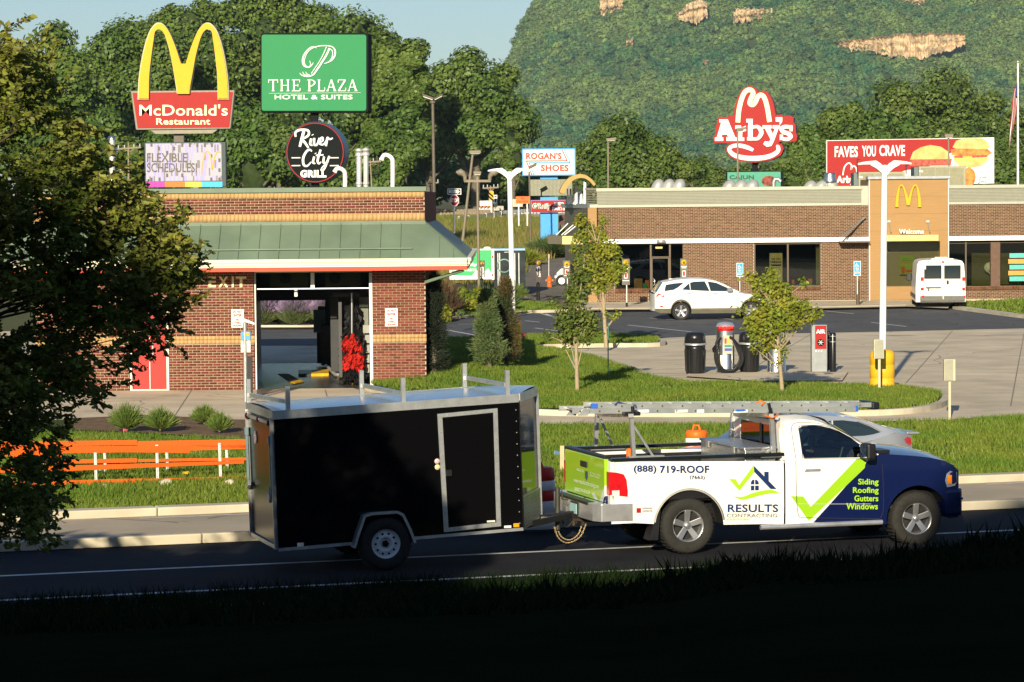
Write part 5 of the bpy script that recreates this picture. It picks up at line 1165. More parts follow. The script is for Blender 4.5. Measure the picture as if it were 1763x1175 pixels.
# hat shaped sandwich sign
D4=225.0;t=thing('hat_sign',"red cowboy hat shaped sign with white Arby's lettering",'sign',W(1300,560,D4))
def z5(pts_):return[(1215+x/6.182,140+y/6.182)for x,y in pts_]
hat=[(465,50),(530,70),(560,112),(615,100),(660,120),(700,180),(725,250),(745,360),(800,355),(835,372),(910,370),(935,390),(935,440),(955,465),(960,550),(975,590),(965,640),(900,650),(800,645),(770,660),(810,670),(830,720),(800,790),(700,840),(530,868),(350,855),(260,805),(215,745),(225,690),(270,665),(200,660),(90,660),(78,590),(105,570),(105,470),(125,450),(128,390),(160,380),(225,385),(250,372),(298,370),(310,270),(340,170),(390,85)]
b=MB();b.prism([Vector(W(x,y,D4))for x,y in z5(hat)],(.25,1.4,0));b.build('sign_box',mat('sign_red_side',(.3,.04,.05),.5),t)
b=MB();b.plate(z5(hat),D4-.04,.04);b.build('sign_face',redp,t)
P5=lambda x,y,d=D4-.1:W(1215+x/6.182,140+y/6.182,d)
b=MB();b.ribbon([(342,440),(355,300),(390,170),(430,105),(480,95),(505,130),(480,190),(470,235),(500,252),(530,220),(555,165),(590,148),(625,180),(655,280),(680,435)],50,P5,(0,.05,0));b.build('hat_outline',M_crl,t)
b=MB();b.ribbon([(505,735),(440,705),(350,685),(280,695),(250,730),(300,785),(400,815),(540,822),(680,800),(765,750),(770,700),(750,690)],[32,44,42,38,40,46,50,52,48,44,40,16],P5,(0,.05,0));b.build('brim',white,t)
b=MB()
K5=[0]
def PL5(*pts_):K5[0]+=1;b.prism([P5(x,y)+Vector((0,-.004*K5[0],0))for x,y in pts_],(0,.05,0))
PL5((145,407),(235,407),(315,600),(335,600),(335,637),(220,637),(220,595),(240,595),(228,570),(175,570),(168,598),(187,598),(187,637),(98,637),(98,600),(118,600),(165,440),(145,440))
PL5((315,472),(375,472),(380,495),(425,475),(430,530),(390,540),(388,600),(410,600),(410,637),(320,637),(320,600),(340,600),(340,510),(315,510))
PL5((432,402),(500,402),(500,470),(455,475),(455,440),(432,440));PL5((450,470),(500,470),(500,632),(440,632),(440,598),(450,598));b.ribbon([(495,492),(550,485),(585,520),(590,560),(555,610),(495,615)],[30,36,46,46,36,30],lambda x,y:P5(x,y,D4-.15),(0,.05,0))
PL5((605,470),(700,470),(700,505),(685,505),(715,560),(735,505),(712,505),(712,470),(790,470),(790,505),(775,505),(725,640),(700,690),(650,700),(612,670),(630,640),(675,645),(690,620),(630,505),(605,505))
PL5((745,385),(815,385),(815,430),(795,462),(785,462),(790,435),(745,432));b.ribbon([(905,530),(905,495),(850,485),(808,505),(825,540),(880,560),(905,590),(870,618),(815,610),(805,575)],[30,34,40,44,44,44,44,40,34,30],lambda x,y:P5(x,y,D4-.16),(0,.055,0));PL5((890,470),(925,470),(925,535),(895,535));PL5((788,570),(822,570),(822,628),(788,628))
b.build('lettering',white,t)
b=MB();b.cyl(W(1300,300,D4+.7),W(1300,278,D4+.7),.25,.2);b.prect(1294,290,1307,296,D4+.3,.8);b.prect(1296,318,1304,560,D4+.6,.4);b.build('pole',M_dk,t)
t2=thing('menu_board','green sandwich board reading CAJUN below the red hat sign','sign',W(1300,322,D4));b=MB();b.prect(1252,294,1349,326,D4,.9);b.build('board_case',M_dk,t2,bevel=.02);b=MB();b.prect(1252.5,296,1344,325,D4-.04,.04);b.build('board_face',mat('teal_board',(.06,.3,.2),.4,var=.05),t2)
ptxt('CAJUN',1256,302,1298,311,D4-.08,mat('dark_teal',(.01,.06,.04),.5),t2,bold=.03)
b=MB();b.plate(disc_pts(1324,312,13,9,20),D4-.07,.03);b.build('food_print',mat('food_brown',(.22,.05,.03),.6,var=.9,scale=4),t2)
# billboard
D5=218.0;t=thing('billboard','long red and white billboard reading FAVES YOU CRAVE with sandwiches','billboard',W(1567,560,D5))
b=MB();b.plate([(1423,242),(1711.5,237),(1711.5,316),(1423,322)],D5,.5);b.build('panel',white,t)
b=MB();b.plate([(1424,243),(1655,239),(1640,262),(1620,272),(1595,290),(1560,293),(1500,318),(1500,321),(1424,321)],D5-.03,.03);b.build('red_print',redp,t)
ptxt('FAVES',1437,252,1477,271,D5-.05,white,t,bold=.03,th=.02);ptxt('YOU',1484,251,1508,270,D5-.05,white,t,bold=.03,th=.02);ptxt('CRAVE',1514,250,1558,269,D5-.05,white,t,bold=.03,th=.02)
M_bun=mat('bun_print',(.72,.42,.14),.6,var=.35,scale=1.5);M_meat=mat('meat_print',(.42,.08,.05),.6,var=.5,scale=5);M_fry=mat('fried_print',(.55,.2,.04),.6,var=.5,scale=3);M_let=mat('lettuce_print',(.5,.55,.12),.6,var=.4,scale=6)
b=MB();b.plate([(1567,275),(1572,262),(1585,254),(1602,250),(1620,253),(1633,262),(1637,274)],D5-.06,.03);b.plate([(1640,254),(1646,243),(1658,238.5),(1690,238),(1700,244),(1704,253),(1700,257),(1650,257)],D5-.06,.03);b.plate([(1645,279),(1700,277),(1690,286),(1670,289),(1652,286)],D5-.058,.03);b.build('bun_print',M_bun,t)
b=MB();b.plate([(1566,275),(1639,274),(1637,285),(1566,286)],D5-.05,.03);b.build('meat_print',M_meat,t)
b=MB();b.plate([(1637,258),(1645,256),(1700,257),(1708,263),(1700,269),(1650,270),(1638,266)],D5-.065,.03);b.plate(disc_pts(1668,305,12,16,20),D5-.04,.03);b.build('fried_print',M_fry,t)
b=MB();b.plate([(1640,270),(1702,269),(1698,278),(1645,280)],D5-.055,.03);b.build('lettuce_print',M_let,t);b=MB();b.plate([(1642,269),(1658,268),(1658,272),(1644,272)],D5-.07,.03);b.plate([(1672,268),(1700,267.5),(1698,271),(1674,272)],D5-.07,.03);b.build('tomato_print',M_meat,t)
b=MB();b.ribbon([(1451,302),(1454,288),(1461,281),(1466,285),(1465,292),(1469,286),(1474,290),(1476,302)],2.2,PW(D5-.06),(0,.02,0));b.build('hat_outline',white,t);ptxt('Arby’s',1440,303,1480,319,D5-.06,white,t,bold=.05)
b=MB();b.ribbon([(1686,312),(1689,305),(1695,306),(1700,304)],1,PW(D5-.06),(0,.02,0));b.ribbon([(1684,316),(1690,313),(1698,314)],1,PW(D5-.06),(0,.02,0));b.build('red_print',redp,t)
b=MB()
for px in(1450,1520,1610,1680):b.prect(px-3,318,px+3,560,D5+.6,.4)
b.build('post',M_dk,t,kind='stuff')
# ================================================================ LAMP POSTS AND SMALL SIGNS
M_olv=mat('olive_pole',(.20,.17,.12),.5,var=.08)
def base_of(px,py,d=None):return W(px,py,d)if d else G(px,py)
def white_lamp(bx,by,tx,ty,hw,label):
 g=G(bx,by);d=g.y;s=S(d);t=thing('lamp_post',label,'lamp post',g,0,'tall white double armed lamp posts');top=W(tx,ty,d)
 MB().cyl(g+Vector((0,0,.9)),top+Vector((0,0,-.05)),.085,.072,n=12,caps=True).build('pole',white,t)
 for sg in(-1,1):
  b=MB();L_=hw*sg/s;prof=[(0,-.28,.09,.09),(.10*sg,-.12,.10,.10),(.22*sg,-.03,.10,.09),(.35*sg,0,.11,.05),(L_*.55,.01,.12,.04),(L_*.8,0,.14,.03),(L_,-.02,.05,.02)]
  V_=[]
  for x,z,wy,hz in prof:V_+=[(top.x+x,d-wy,top.z+z-hz),(top.x+x,d+wy,top.z+z-hz),(top.x+x,d+wy,top.z+z+hz),(top.x+x,d-wy,top.z+z+hz)]
  b.add(V_,[(4*i+k,4*i+(k+1)%4,4*i+4+(k+1)%4,4*i+4+k)for i in range(len(prof)-1)for k in range(4)]+[(0,1,2,3),tuple(4*len(prof)-4+k for k in range(4))]);b.build('arm',white,t)
 return t
def bollard_base(bx,by,w,h,label):
 g=G(bx,by);r=w/2/S(g.y);t=thing('yellow_bollard',label,'bollard',g,0,'yellow sleeves round the white lamp posts')
 b=MB();b.lathe([(r,0),(r,h*.30),(r*.97,h*.31),(r*.97,h*.33),(r,h*.34),(r,h*.62),(r*.97,h*.63),(r*.97,h*.65),(r,h*.66),(r,h*.88),(r*.9,h*.95),(r*.6,h),(0,h)],g,24);b.build('sleeve',mat('bollard_yellow',(.75,.42,.02),.5,var=.08),t);return t
white_lamp(1519.5,672,1523,281,46,'nearer white double armed lamp post in front of the golden tower');bollard_base(1519,674,43,1.02,'yellow sleeve at the foot of the nearer white lamp post')
white_lamp(884,616,877,293,37,'farther white double armed lamp post behind the dark conifer');bollard_base(886,618,24,1.1,'yellow sleeve half hidden by the conifer at the farther lamp post')
def lamp(bx,by,tx,ty,d,w,label,heads,m=None,g='brown and olive parking lot lamp posts'):
 base=W(bx,by,d);top=W(tx,ty,d);t=thing('lamp_post',label,'lamp post',base,0,g);MB().cyl(base,top,w/2/S(d)*1.05,w/2/S(d)*.85,n=10).build('pole',m or brownpole,t)
 for hx,hy,hw_,hh,tilt in heads:
  b=MB();c=W(tx+hx,ty+hy,d);dx=hw_/S(d)/2;dz=hh/S(d)/2;tl=tilt*dx
  b.hexa([c+Vector((-dx,-.25,-dz-tl)),c+Vector((dx,-.25,-dz+tl)),c+Vector((dx,.25,-dz+tl)),c+Vector((-dx,.25,-dz-tl))],[c+Vector((-dx,-.25,dz-tl)),c+Vector((dx,-.25,dz+tl)),c+Vector((dx,.25,dz+tl)),c+Vector((-dx,.25,dz-tl))]);hd_=b.build('lamp_head',m or brownpole,t,bevel=.02)
  b=MB();b.hexa([c+Vector((-dx*.8,-.2,-dz-tl*.8-.03)),c+Vector((dx*.8,-.2,-dz+tl*.8-.03)),c+Vector((dx*.8,.2,-dz+tl*.8-.03)),c+Vector((-dx*.8,.2,-dz-tl*.8-.03))],[c+Vector((-dx*.8,-.2,-dz-tl*.8)),c+Vector((dx*.8,-.2,-dz+tl*.8)),c+Vector((dx*.8,.2,-dz+tl*.8)),c+Vector((-dx*.8,.2,-dz-tl*.8))]);b.build('lens',offwh,hd_)
 return t
t=lamp(750,500,745,172,100,6,'tall brown lamp post with two tilted heads right of the green hotel sign',[(-8,-5,20,3.5,-.35),(10,-5,16,2.5,.5)])
b=MB();p=W(745,178,100);b.cyl(p,p+Vector((0,0,.12)),.1);b.bar(W(740,170,100),W(750,170,100),.05);b.build('bracket',brownpole,t)
lamp(795,428,814,264,185,5,'leaning olive lamp post with a flat box head behind the stop sign',[(4,-2,20,5,0)],M_olv)
t=lamp(825,520,822,312,120,5,'lamp post with a crossbar and two curved heads left of the farther white lamp post',[(0,-14,13,5,0)],M_olv)
b=MB();b.bar(W(799,312,120),W(845,312,120),.1);b.bar(W(822,312,120),W(822,300,120),.08);
b.build('crossbar',M_olv,t)
for sg in(-1,1):b=MB();b.tube([W(822+21*sg,312,120),W(822+21.5*sg,304,120),W(822+25*sg,299,120),W(822+30*sg,297,120),W(822+37*sg,296.5,120)],[.07,.09,.13,.16,.04],8);b.build('curved_head',M_olv,t)
lamp(914,427,911,296,182,3.5,'thin brown lamp post with one tilted head in front of the blue framed shoe sign',[(6,-10,14,5,.45)])
lamp(1047,480,1047,242,150,3.6,'brown lamp post left of the round full tree above the restaurant roof',[(5,-2,17,4,.1)],M_olv)
lamp(1271,480,1270,228,150,3.6,'olive lamp post standing in front of the red hat sign',[(6,-6,17,4,.15),(3,-2.5,12,2,.1)],M_olv)
lamp(1636,480,1633,236,160,3.4,'brown lamp post in front of the sandwich end of the billboard',[(0,-2,15,5,0)],M_olv)
t=thing('floodlight','small dark floodlight silhouetted on the grey cabinet of the blue pylon','lamp',W(935,330,182));b=MB();b.bar(W(931,329,182),W(942,323,182),.3,.25);b.build('lamp_head',M_dk,t);b=MB();b.bar(W(932,340,182),W(932,328,182),.08);b.build('stem',M_dk,t)
# utility poles
def upole(bx,by,tx,ty,d,w,arms,label):
 base=W(bx,by,d);top=W(tx,ty,d);t=thing('utility_pole',label,'utility pole',base,0,'wooden utility poles by the highway');MB().cyl(base,top,w/2/S(d)*1.1,w/2/S(d)*.8,n=8).build('pole',wood,t)
 for ax0,ay0,ax1,ay1 in arms:
  b=MB();b.bar(W(ax0,ay0,d),W(ax1,ay1,d),.12);cb_=b.build('crossarm',wood,t)
  for f_ in(.05,.3,.7,.95):b=MB();c=W(ax0+(ax1-ax0)*f_,ay0+(ay1-ay0)*f_,d);b.cyl(c,c+Vector((0,0,.28)),.06,n=6);b.build('insulator',galv,cb_)
 b=MB();m_=arms[0];c=W((m_[0]+m_[2])/2,(m_[1]+m_[3])/2+6,d)
 for sg in(0,1):b.bar(c,W(m_[0]+(m_[2]-m_[0])*(.3+.4*sg),m_[1]+1,d),.05)
 b.build('brace',wood,t);return t
upole(746,363,739.5,312,250,3.2,[(724,318,755.5,314.5)],'slightly leaning utility pole left of the stop sign');upole(848,370,844.5,320,245,3.2,[(831,324.5,858.5,323)],'utility pole directly behind the striped yellow curve sign')
upole(221.5,322,221,246,230,3.4,[(202,257,243,254)],'utility pole left of the lit message board');upole(640,322,637.5,276,235,2.6,[(612,281,656,278)],'utility pole between the steel flues and the tall gooseneck')
def cable(pts_,d,label,r=.035):
 b=MB();b.tube([W(x,y,d)for x,y in catmull(pts_,6)],r,4);o=b.build('overhead_cable',dark,origin=tuple(W(pts_[0][0],pts_[0][1],d)));tag(o,label,'cable','overhead cables')
cable([(755,315),(790,330),(831,325)],248,'dark cable sagging from the leaning utility pole to the one by the curve sign');cable([(590,290),(615,283),(640,281),(670,286)],236,'dark cable crossing behind the steel flues')
M_wire=mat('grey_wire',(.2,.2,.2),.5);cable([(1180,300),(1300,291),(1430,279)],300,'long thin cable crossing behind the red hat sign',.04)
# stop sign group
DSs=190
t=thing('stop_sign','red octagonal STOP sign under a black ONE WAY sign','stop sign',GT(782,400));b=MB();b.prect(780.8,334,783,402,DSs,.06);b.build('post',galv,t)
oc=[(782.3+8.4*math.cos(rad(22.5+45*i)),345.5+11*math.sin(rad(22.5+45*i))*.96)for i in range(8)]
b=MB();b.plate(oc,DSs-.05,.03);b.build('sign_plate',white,t);b=MB();b.plate([(782.3+(x-782.3)*.9,345.5+(y-345.5)*.9)for x,y in oc],DSs-.06,.01);b.build('sign_face',redp,t);ptxt('STOP',775.5,342,789,348.6,DSs-.075,white,t,bold=.04,th=.01)
t=thing('one_way_sign','black and white ONE WAY arrow sign on top of the stop sign post','sign',W(782,334,DSs));b=MB();b.prect(770.5,325,794,335.5,DSs-.05,.03);b.build('sign_plate',white,t);b=MB();b.prect(771.8,326.2,792.8,334.4,DSs-.06,.01);b.build('border',dark,t)
b=MB();b.plate([(773,328),(787,328),(787,326.8),(792,330.3),(787,333.8),(787,332.4),(773,332.4)],DSs-.075,.01);b.build('arrow',white,t);ptxt('ONE WAY',775,329.2,786.5,331.4,DSs-.088,dark,t,bold=.02,th=.008)
t=thing('curve_sign','yellow marker sign with black diagonal stripes in front of a utility pole','sign',GT(846,376));b=MB();b.plate(rrect(842,329,850,346,2),238,.04);b.build('sign_plate',yelp,t)
b=MB()
for k in range(2):b.plate([(842,331+6.5*k),(850,338+6.5*k),(850,341.5+6.5*k),(842,334.5+6.5*k)],237.95,.02)
b.build('stripe',dark,t,kind='stuff');b=MB();b.prect(845,346,847,366,238,.08);b.build('post',galv,t)
t=thing('speed_sign','small white rectangular sign right of the striped curve sign','sign',GT(853,372));b=MB();b.prect(849.5,336,856,351,240,.03);b.build('sign_plate',white,t);b=MB();b.prect(852,351,853.3,360,240,.05);b.build('post',galv,t)
b=MB();b.prect(851,338,855,340,239.96,.01);b.prect(852,342,854.5,348,239.96,.01);b.build('print',dark,t)
t=thing('road_work_sign','orange rectangular road work sign on two thin white posts','sign',GT(900,390));b=MB();b.prect(888,338.5,912,351,176,.03);b.build('sign_plate',orangep,t);ptxt('END',897,340.5,903,343,175.96,M_rr,t,th=.01);ptxt('ROAD WORK',890.5,345.5,909.5,348.5,175.96,M_rr,t,th=.01)
for px in(893,907.8):b=MB();b.prect(px-.8,351,px+.8,389,176.03,.05);b.build('post',white,t)
t=thing('road_barricade','white panel over an orange striped barricade on the highway','barricade',GT(835,362));b=MB();b.prect(826,346,846,355,246,.06);b.build('panel',white,t)
b=MB()
for k in range(4):b.plate([(825+6*k,358),(828+6*k,354.5),(831+6*k,354.5),(828+6*k,358)],245.5,.05)
b.build('orange_stripe',orangep,t,kind='stuff');b=MB();b.prect(824,358,848,361,245.8,.08);b.build('rail',white,t)
t=thing('pale_trailer','pale boxy trailer parked on the highway behind the orange work sign','trailer',GT(893,360));b=MB();b.prect(880,343,900,356.5,262,3);b.build('box',mat('pale_box',(.45,.43,.33),.6),t);b=MB();b.prect(882,356.5,899,358,262.3,2);b.build('chassis',M_dk,t)
b=MB()
for k,(x,y,w,h)in enumerate(((850,357,10,6),(856,355,11,9),(861,357,6,7))):b.prect(x,y,x+w,y+h,243+k,.8)
o=b.build('concrete_blocks',mat('pale_concrete',(.4,.38,.32),.8),origin=tuple(GT(858,364)));tag(o,'pale concrete blocks at the end of the guardrail','concrete blocks',kind='stuff')
# guardrails
def rail(pts_,label,m,posts,h=1.2,w=.3):
 P3=[W(*p)for p in pts_];t=thing('guardrail',label,'guardrail',P3[0],0,'guardrails along the highway');b=MB()
 for i in range(len(P3)-1):b.bar(P3[i],P3[i+1],.08,w)
 b.build('rail',m,t)
 for i in range(posts):
  f_=i/(posts-1)*(len(P3)-1);k_=min(int(f_),len(P3)-2);p=P3[k_].lerp(P3[k_+1],f_-k_);b=MB();b.bar(p+Vector((0,.1,.15)),p+Vector((0,.1,-h)),.16);b.build('post',m,t)
rail([(600,366,262),(731,365,260),(850,362,255)],'weathered wooden guardrail left of the barricade',wood,44,.9,.22);rail([(600,370,252),(731,370,250),(840,367,250)],'lower weathered rail with short posts in front of the first',wood,36,.7,.2)
rail([(866,366,250),(975,358,244),(1100,350,240)],'grey guardrail with close posts behind the orange work sign',galv,40,1.0,.3);rail([(865,371.5,246),(975,369,240),(1100,366,236)],'lower grey guardrail right of the concrete blocks',galv,32,.8,.25)
rail([(790,376,232),(830,372,236),(862,367.5,240)],'thin sloping guardrail end below the barricade',galv,6,.6,.25)
# reserved stall markers
def marker(bx,by,x0_,y0_,x1_,y1_,label,num,vert):
 g=G(bx,by,.1);d=g.y;t=thing('stall_marker',label,'sign',g,0,'numbered parking stall markers');cxp=(x0_+x1_)/2
 b=MB();b.prect(x0_,y0_,x1_,y1_,d,.05);b.build('sign_plate',mat('marker_grey',(.13,.115,.085),.5)if not vert else mat('marker_dark',(.045,.035,.03),.5),t)
 b=MB();r=min((x1_-x0_)*.38,6)/S(d);b.lathe([(0,0),(r,0),(r,.02)],W(cxp,y0_+(x1_-x0_)*.55,d-.02),18,'y');b.build('number_disc',yelp,t)
 ptxt(num,cxp-1.6,y0_+(x1_-x0_)*.55-2.4,cxp+1.6,y0_+(x1_-x0_)*.55+2.4,d-.04,M_dk,t,th=.015)
 if vert:
  P=lambda a,c:W(a,c,d-.02)
  Pv=lambda u,v:W(v,u,d-.02)
  v_,f_=txt_arr('Reserved',.03);mb_=MB();fr=[W(x1_-1.2-3.8*b_,y0_+11+18*a_,d-.02)for a_,b_,_ in v_]
  mb_.add([tuple(p)for p in fr],[tuple(q)for q in f_]);mb_.build('lettering',white,t)
  v_,f_=txt_arr('Drive Thru',.02);mb_=MB();mb_.add([tuple(W(x1_-6-2*b_,y0_+12+14*a_,d-.02))for a_,b_,_ in v_],[tuple(q)for q in f_]);mb_.build('lettering',white,t)
  b=MB();b.prect(bx-3,y1_+2,bx-.5,by,d,.06);b.prect(bx+.5,y1_+2,bx+3,by,d,.06);b.prect(bx-1.5,y1_-2,bx+1.5,y1_+4,d+.01,.04);b.build('post',M_dk,t)
 else:
  h=y1_-y0_
  b=MB();b.prect(cxp-2.8,y0_+h*.5,cxp+2.8,y0_+h*.75,d-.015,.01);b.build('panel_print',white,t);b=MB();b.prect(cxp-1.8,y0_+h*.53,cxp+1.8,y0_+h*.72,d-.022,.006);b.build('red_print',redp,t)
  b=MB();b.prect(x0_+1.2,y0_+h*.31,x1_-1,y0_+h*.34,d-.015,.01);b.prect(x0_+2,y0_+h*.37,x1_-2,y0_+h*.40,d-.015,.01);b.prect(x0_+1,y0_+h*.82,x1_-1,y0_+h*.85,d-.015,.01);b.build('print_line',white,t,kind='stuff')
  b=MB();b.prect(bx-.7,y1_,bx+.7,by-6,d+.01,.04);b.build('post',galv,t);b=MB();b.cyl(G(bx,by,.1),G(bx,by,.1)+Vector((0,0,.18)),.05);b.build('foot',blackp,t)
 return t
marker(926.5,517,923,448,932,486,'dark upright Reserved marker number 3 standing by the footpath','3',True);marker(829,520,826,449,834.5,478,'dark upright Reserved marker number 2 behind the bushes','2',True)
marker(1079,528.5,1071,446,1084,491,'grey stall marker number 7 by the low brick wall under the window','7',False);marker(1178.5,528,1171.5,445.5,1183.5,487,'grey stall marker number 6 behind the white crossover','6',False);marker(977,521,970,449,981.5,480,'grey stall marker number 4 left of the young tree','4',False)
def hcap(bx,by,x0_,y0_,x1_,y1_,label):
 g=G(bx,by,.1);d=g.y-.1;t=thing('accessible_parking_sign',label,'sign',g,0,'blue accessible parking signs by the restaurant');M_hb=mat('access_blue',(.03,.3,.6),.4,var=0)
 h=y1_-y0_;b=MB();b.prect(x0_,y0_,x1_,y0_+h*.76,d,.02);b.prect(x0_,y0_+h*.8,x1_,y1_,d,.02);b.build('sign_plate',white,t)
 b=MB();b.prect(x0_+.7,y0_+.7,x1_-.7,y0_+h*.74,d-.008,.008);b.prect(x0_+1,y0_+h*.83,x1_-1,y1_-.8,d-.008,.008);b.build('sign_face',M_hb,t);cxp=(x0_+x1_)/2
 P=PW(d-.014);b=MB();b.ribbon([(cxp-1,y0_+h*.12),(cxp-.8,y0_+h*.28),(cxp+1.2,y0_+h*.28),(cxp+2.2,y0_+h*.4)],.9,P,(0,.006,0));b.ribbon([(cxp-1.6,y0_+h*.2),(cxp-2.8,y0_+h*.3),(cxp-1.8,y0_+h*.42),(cxp+.4,y0_+h*.4)],.7,P,(0,.006,0));b.prect(cxp-3,y0_+h*.5,cxp+3,y0_+h*.53,d-.014,.005);b.prect(cxp-2.6,y0_+h*.58,cxp+2.6,y0_+h*.6,d-.014,.005);b.prect(cxp-3,y0_+h*.66,cxp+3,y0_+h*.68,d-.014,.005);b.build('symbol',white,t)
 b=MB();b.prect(cxp-.7,y1_,cxp+.7,by-18,d+.02,.03);b.build('post',galv,t);b=MB();p=G(bx,by,.1);b.cyl(p,p+Vector((0,0,1.02)),.075,n=12);b.build('bollard',M_frame,t);return t
hcap(1273.5,526,1268,453,1279.5,477,'blue accessible parking sign left of the hiring poster window');hcap(1477,525,1470,450,1482,475,'blue accessible parking sign left of the golden tower')
# hydrant with flag rod
g=GT(946,497.5);t=thing('fire_hydrant','orange fire hydrant with a thin red and white rod beside the drive','hydrant',g);d=g.y
Mh=mat('hydrant_orange',(.75,.13,.02),.45);b=MB();b.lathe([(.16,0),(.16,.05),(.12,.06),(.12,.42),(.15,.43),(.14,.47),(.11,.5),(.08,.58),(.03,.62),(.03,.68),(0,.68)],g,14);b.build('barrel',Mh,t)
b=MB();b.cyl(g+Vector((-.2,0,.4)),g+Vector((.2,0,.4)),.06);b.cyl(g+Vector((0,-.18,.34)),g+Vector((0,0,.34)),.075);b.build('outlet',Mh,t);b=MB();b.cyl(g+Vector((-.03,0,.6)),W(945,438,d),.015);b.build('rod',white,t);b=MB();b.prect(944,438,946.5,444,d,.02);b.build('flag',orangep,t)
# flagpole
t=thing('flagpole','white flagpole at the right edge of the picture behind the restaurant','flagpole',W(1752.5,560,170));MB().cyl(W(1752.5,560,170),W(1752.5,108,170),.09,.05,n=10).build('pole',white,t);b=MB();p=W(1752.5,107,170);b.lathe([(0,.1),(.07,.07),(.1,0),(.07,-.07),(0,-.1)],p,10);b.build('finial',galv,t)
DFl=169.8;t=thing('hanging_flag','red, white and blue flag hanging limp beside the white flagpole','flag',W(1747,250,DFl))
A0=[(1747,148),(1744,165),(1742,185),(1740,205),(1738,225),(1737,250)];B0=[(1752,148),(1752,165),(1752,185),(1749,205),(1745,225),(1740,250)]
for k in range(7):
 b=MB();V_=[]
 for i in range(13):
  f_=i/12*5;j=min(int(f_),4);u=f_-j;xa=A0[j][0]*(1-u)+A0[j+1][0]*u;xb=B0[j][0]*(1-u)+B0[j+1][0]*u;y=A0[j][1]*(1-u)+A0[j+1][1]*u
  for e_ in(k/7,(k+1)/7):V_.append(tuple(W(xa+(xb-xa)*e_,y+6*math.sin(e_*5),DFl+.12*math.sin(e_*9+i*.3))))
 b.add(V_,[(2*i,2*i+1,2*i+3,2*i+2)for i in range(12)],True);b.build('stripe',redp if k%2==0 else white,t)
b=MB();b.plate([(1749.5,147),(1752,147),(1752,166),(1748.5,166)],DFl-.25,.05);b.build('canton',mat('flag_blue',(.03,.04,.15),.6),t)
# ================================================================ VACUUM ISLAND, BINS, UTILITY BOXES
ground_poly('pad',pg([(1180,648),(1300,656),(1450,655),(1460,640),(1440,634),(1190,638)],.05),.05,M_conc)
def bin_(bx,by,w,ty_,label):
 g=G(bx,by,.04);r=w/2/S(g.y);h=W(bx,ty_,g.y).z-.04;t=thing('trash_bin',label,'trash bin',g,0,'black trash bins by the vacuums');Mb=mat('bin_black',(.012,.012,.013),.3,var=.2)
 b=MB();b.lathe([(r*.84,0),(r*.86,.05),(r*.93,h*.6),(r*.94,h*.7),(0,h*.7)],g,28);bb_=b.build('body',Mb,t)
 b=MB()
 for k in range(14):a=2*math.pi*k/14;b.bar(g+Vector((r*.87*math.cos(a),r*.87*math.sin(a),.06)),g+Vector((r*.95*math.cos(a),r*.95*math.sin(a),h*.58)),.02)
 b.build('rib',Mb,bb_,kind='stuff')
 b=MB();b.lathe([(r*1.04,h*.69),(r*1.04,h*.735),(r*.96,h*.74)],g,28);b.build('rim',galv,t)
 b=MB();b.lathe([(r*.98,h*.735),(r*.94,h*.9),(r*.82,h*.975),(r*.5,h),(0,h)],g,28);b.build('lid',Mb,t);b=MB();b.box(g.x-r*.45,g.x+r*.45,g.y-r*1.02,g.y-r*.8,h*.77,h*.9);b.build('flap',dark,t,bevel=.01)
 return t
bin_(1197,643.5,38,572,'black trash bin standing alone left of the steel vacuum');bin_(1290,641,37,571,'black trash bin right behind the steel vacuum, under the tree leaves')
def vac(bx,by,w,ty_,label,main=True):
 g=G(bx,by,.05);d=g.y;r=w/2/S(d);h=W(bx,ty_,d).z-.05;t=thing('vacuum_station',label,'vacuum',g,0,'steel vacuum stations');b=MB();b.lathe([(r*1.02,0),(r*1.02,.04),(r,.05),(r,h*.9)],g,28);b.build('body',steel,t)
 b=MB();b.lathe([(r*1.03,h*.9),(r*.98,h*.93),(r*.75,h*.98),(0,h)],g,28);b.build('dome',chrome,t)
 if main:
  b=MB();b.lathe([(r*1.01,h*.82),(r*1.01,h*.9)],g,16,a0=rad(-150),a1=rad(-20));b.build('red_band',redp,t)
  ptxt('VACUUM',1237,562,1262,567,d-r-.02,mat('bright_red',(.8,.02,.01),.4,var=0),t,bold=.06)
  b=MB();b.prect(1246,578,1261,610,d-r-.04,.12);pn=b.build('coin_panel',mat('panel_cream',(.45,.42,.3),.5),t,bevel=.01)
  for i,(c,x0_,y0_,x1_,y1_)in enumerate((((.7,.05,.02),1247.5,583,1251,592),((.7,.45,.02),1252,583,1255,592),((.03,.25,.15),1247.5,594,1260,598),((.05,.08,.35),1247.5,600,1260,604.5),((.6,.3,.3),1256,583,1260,592))):
   b=MB();b.prect(x0_,y0_,x1_,y1_,d-r-.05,.012);b.build('panel_print',mat('pp%d'%i,c,.5,var=0),pn)
 return t,d,r
t,d,r=vac(1249,641.5,31,554,'steel vacuum station with a red VACUUM band and a coiled hose');
for k in range(3):
 b=MB();q=[(1241-k*1.0,581),(1235-k,592),(1231+k*2.5,610),(1234+k*2.5,628),(1244+k*2,641-k*2),(1258,642-k*2),(1272-k*3,634),(1279-k*2.5,618),(1274-k*2.5,600),(1262,584),(1256,580)]
 b.tube([W(x,max(y,0),d-r-.08-.05*k)for x,y in catmull(q,4)],.032,8);b.build('hose',blackp,t)
b=MB();b.bar(W(1228,604,d-.1),W(1234,596,d-.3),.05,.12);b.build('nozzle',blackp,t);b=MB();b.prect(1240,612,1245,634,d-r-.012,.01);b.build('decal',offwh,t)
t,d,r=vac(1337,640.5,32,566,'second steel vacuum station behind the leafy young tree trunk',False)
for k in range(3):b=MB();b.tube([W(x,y,d-.1)for x,y in catmull([(1322,588),(1315-k,592),(1312+k*2,604),(1314+k*2,616),(1321,620)],4)],.03,8);b.build('hose',blackp,t)
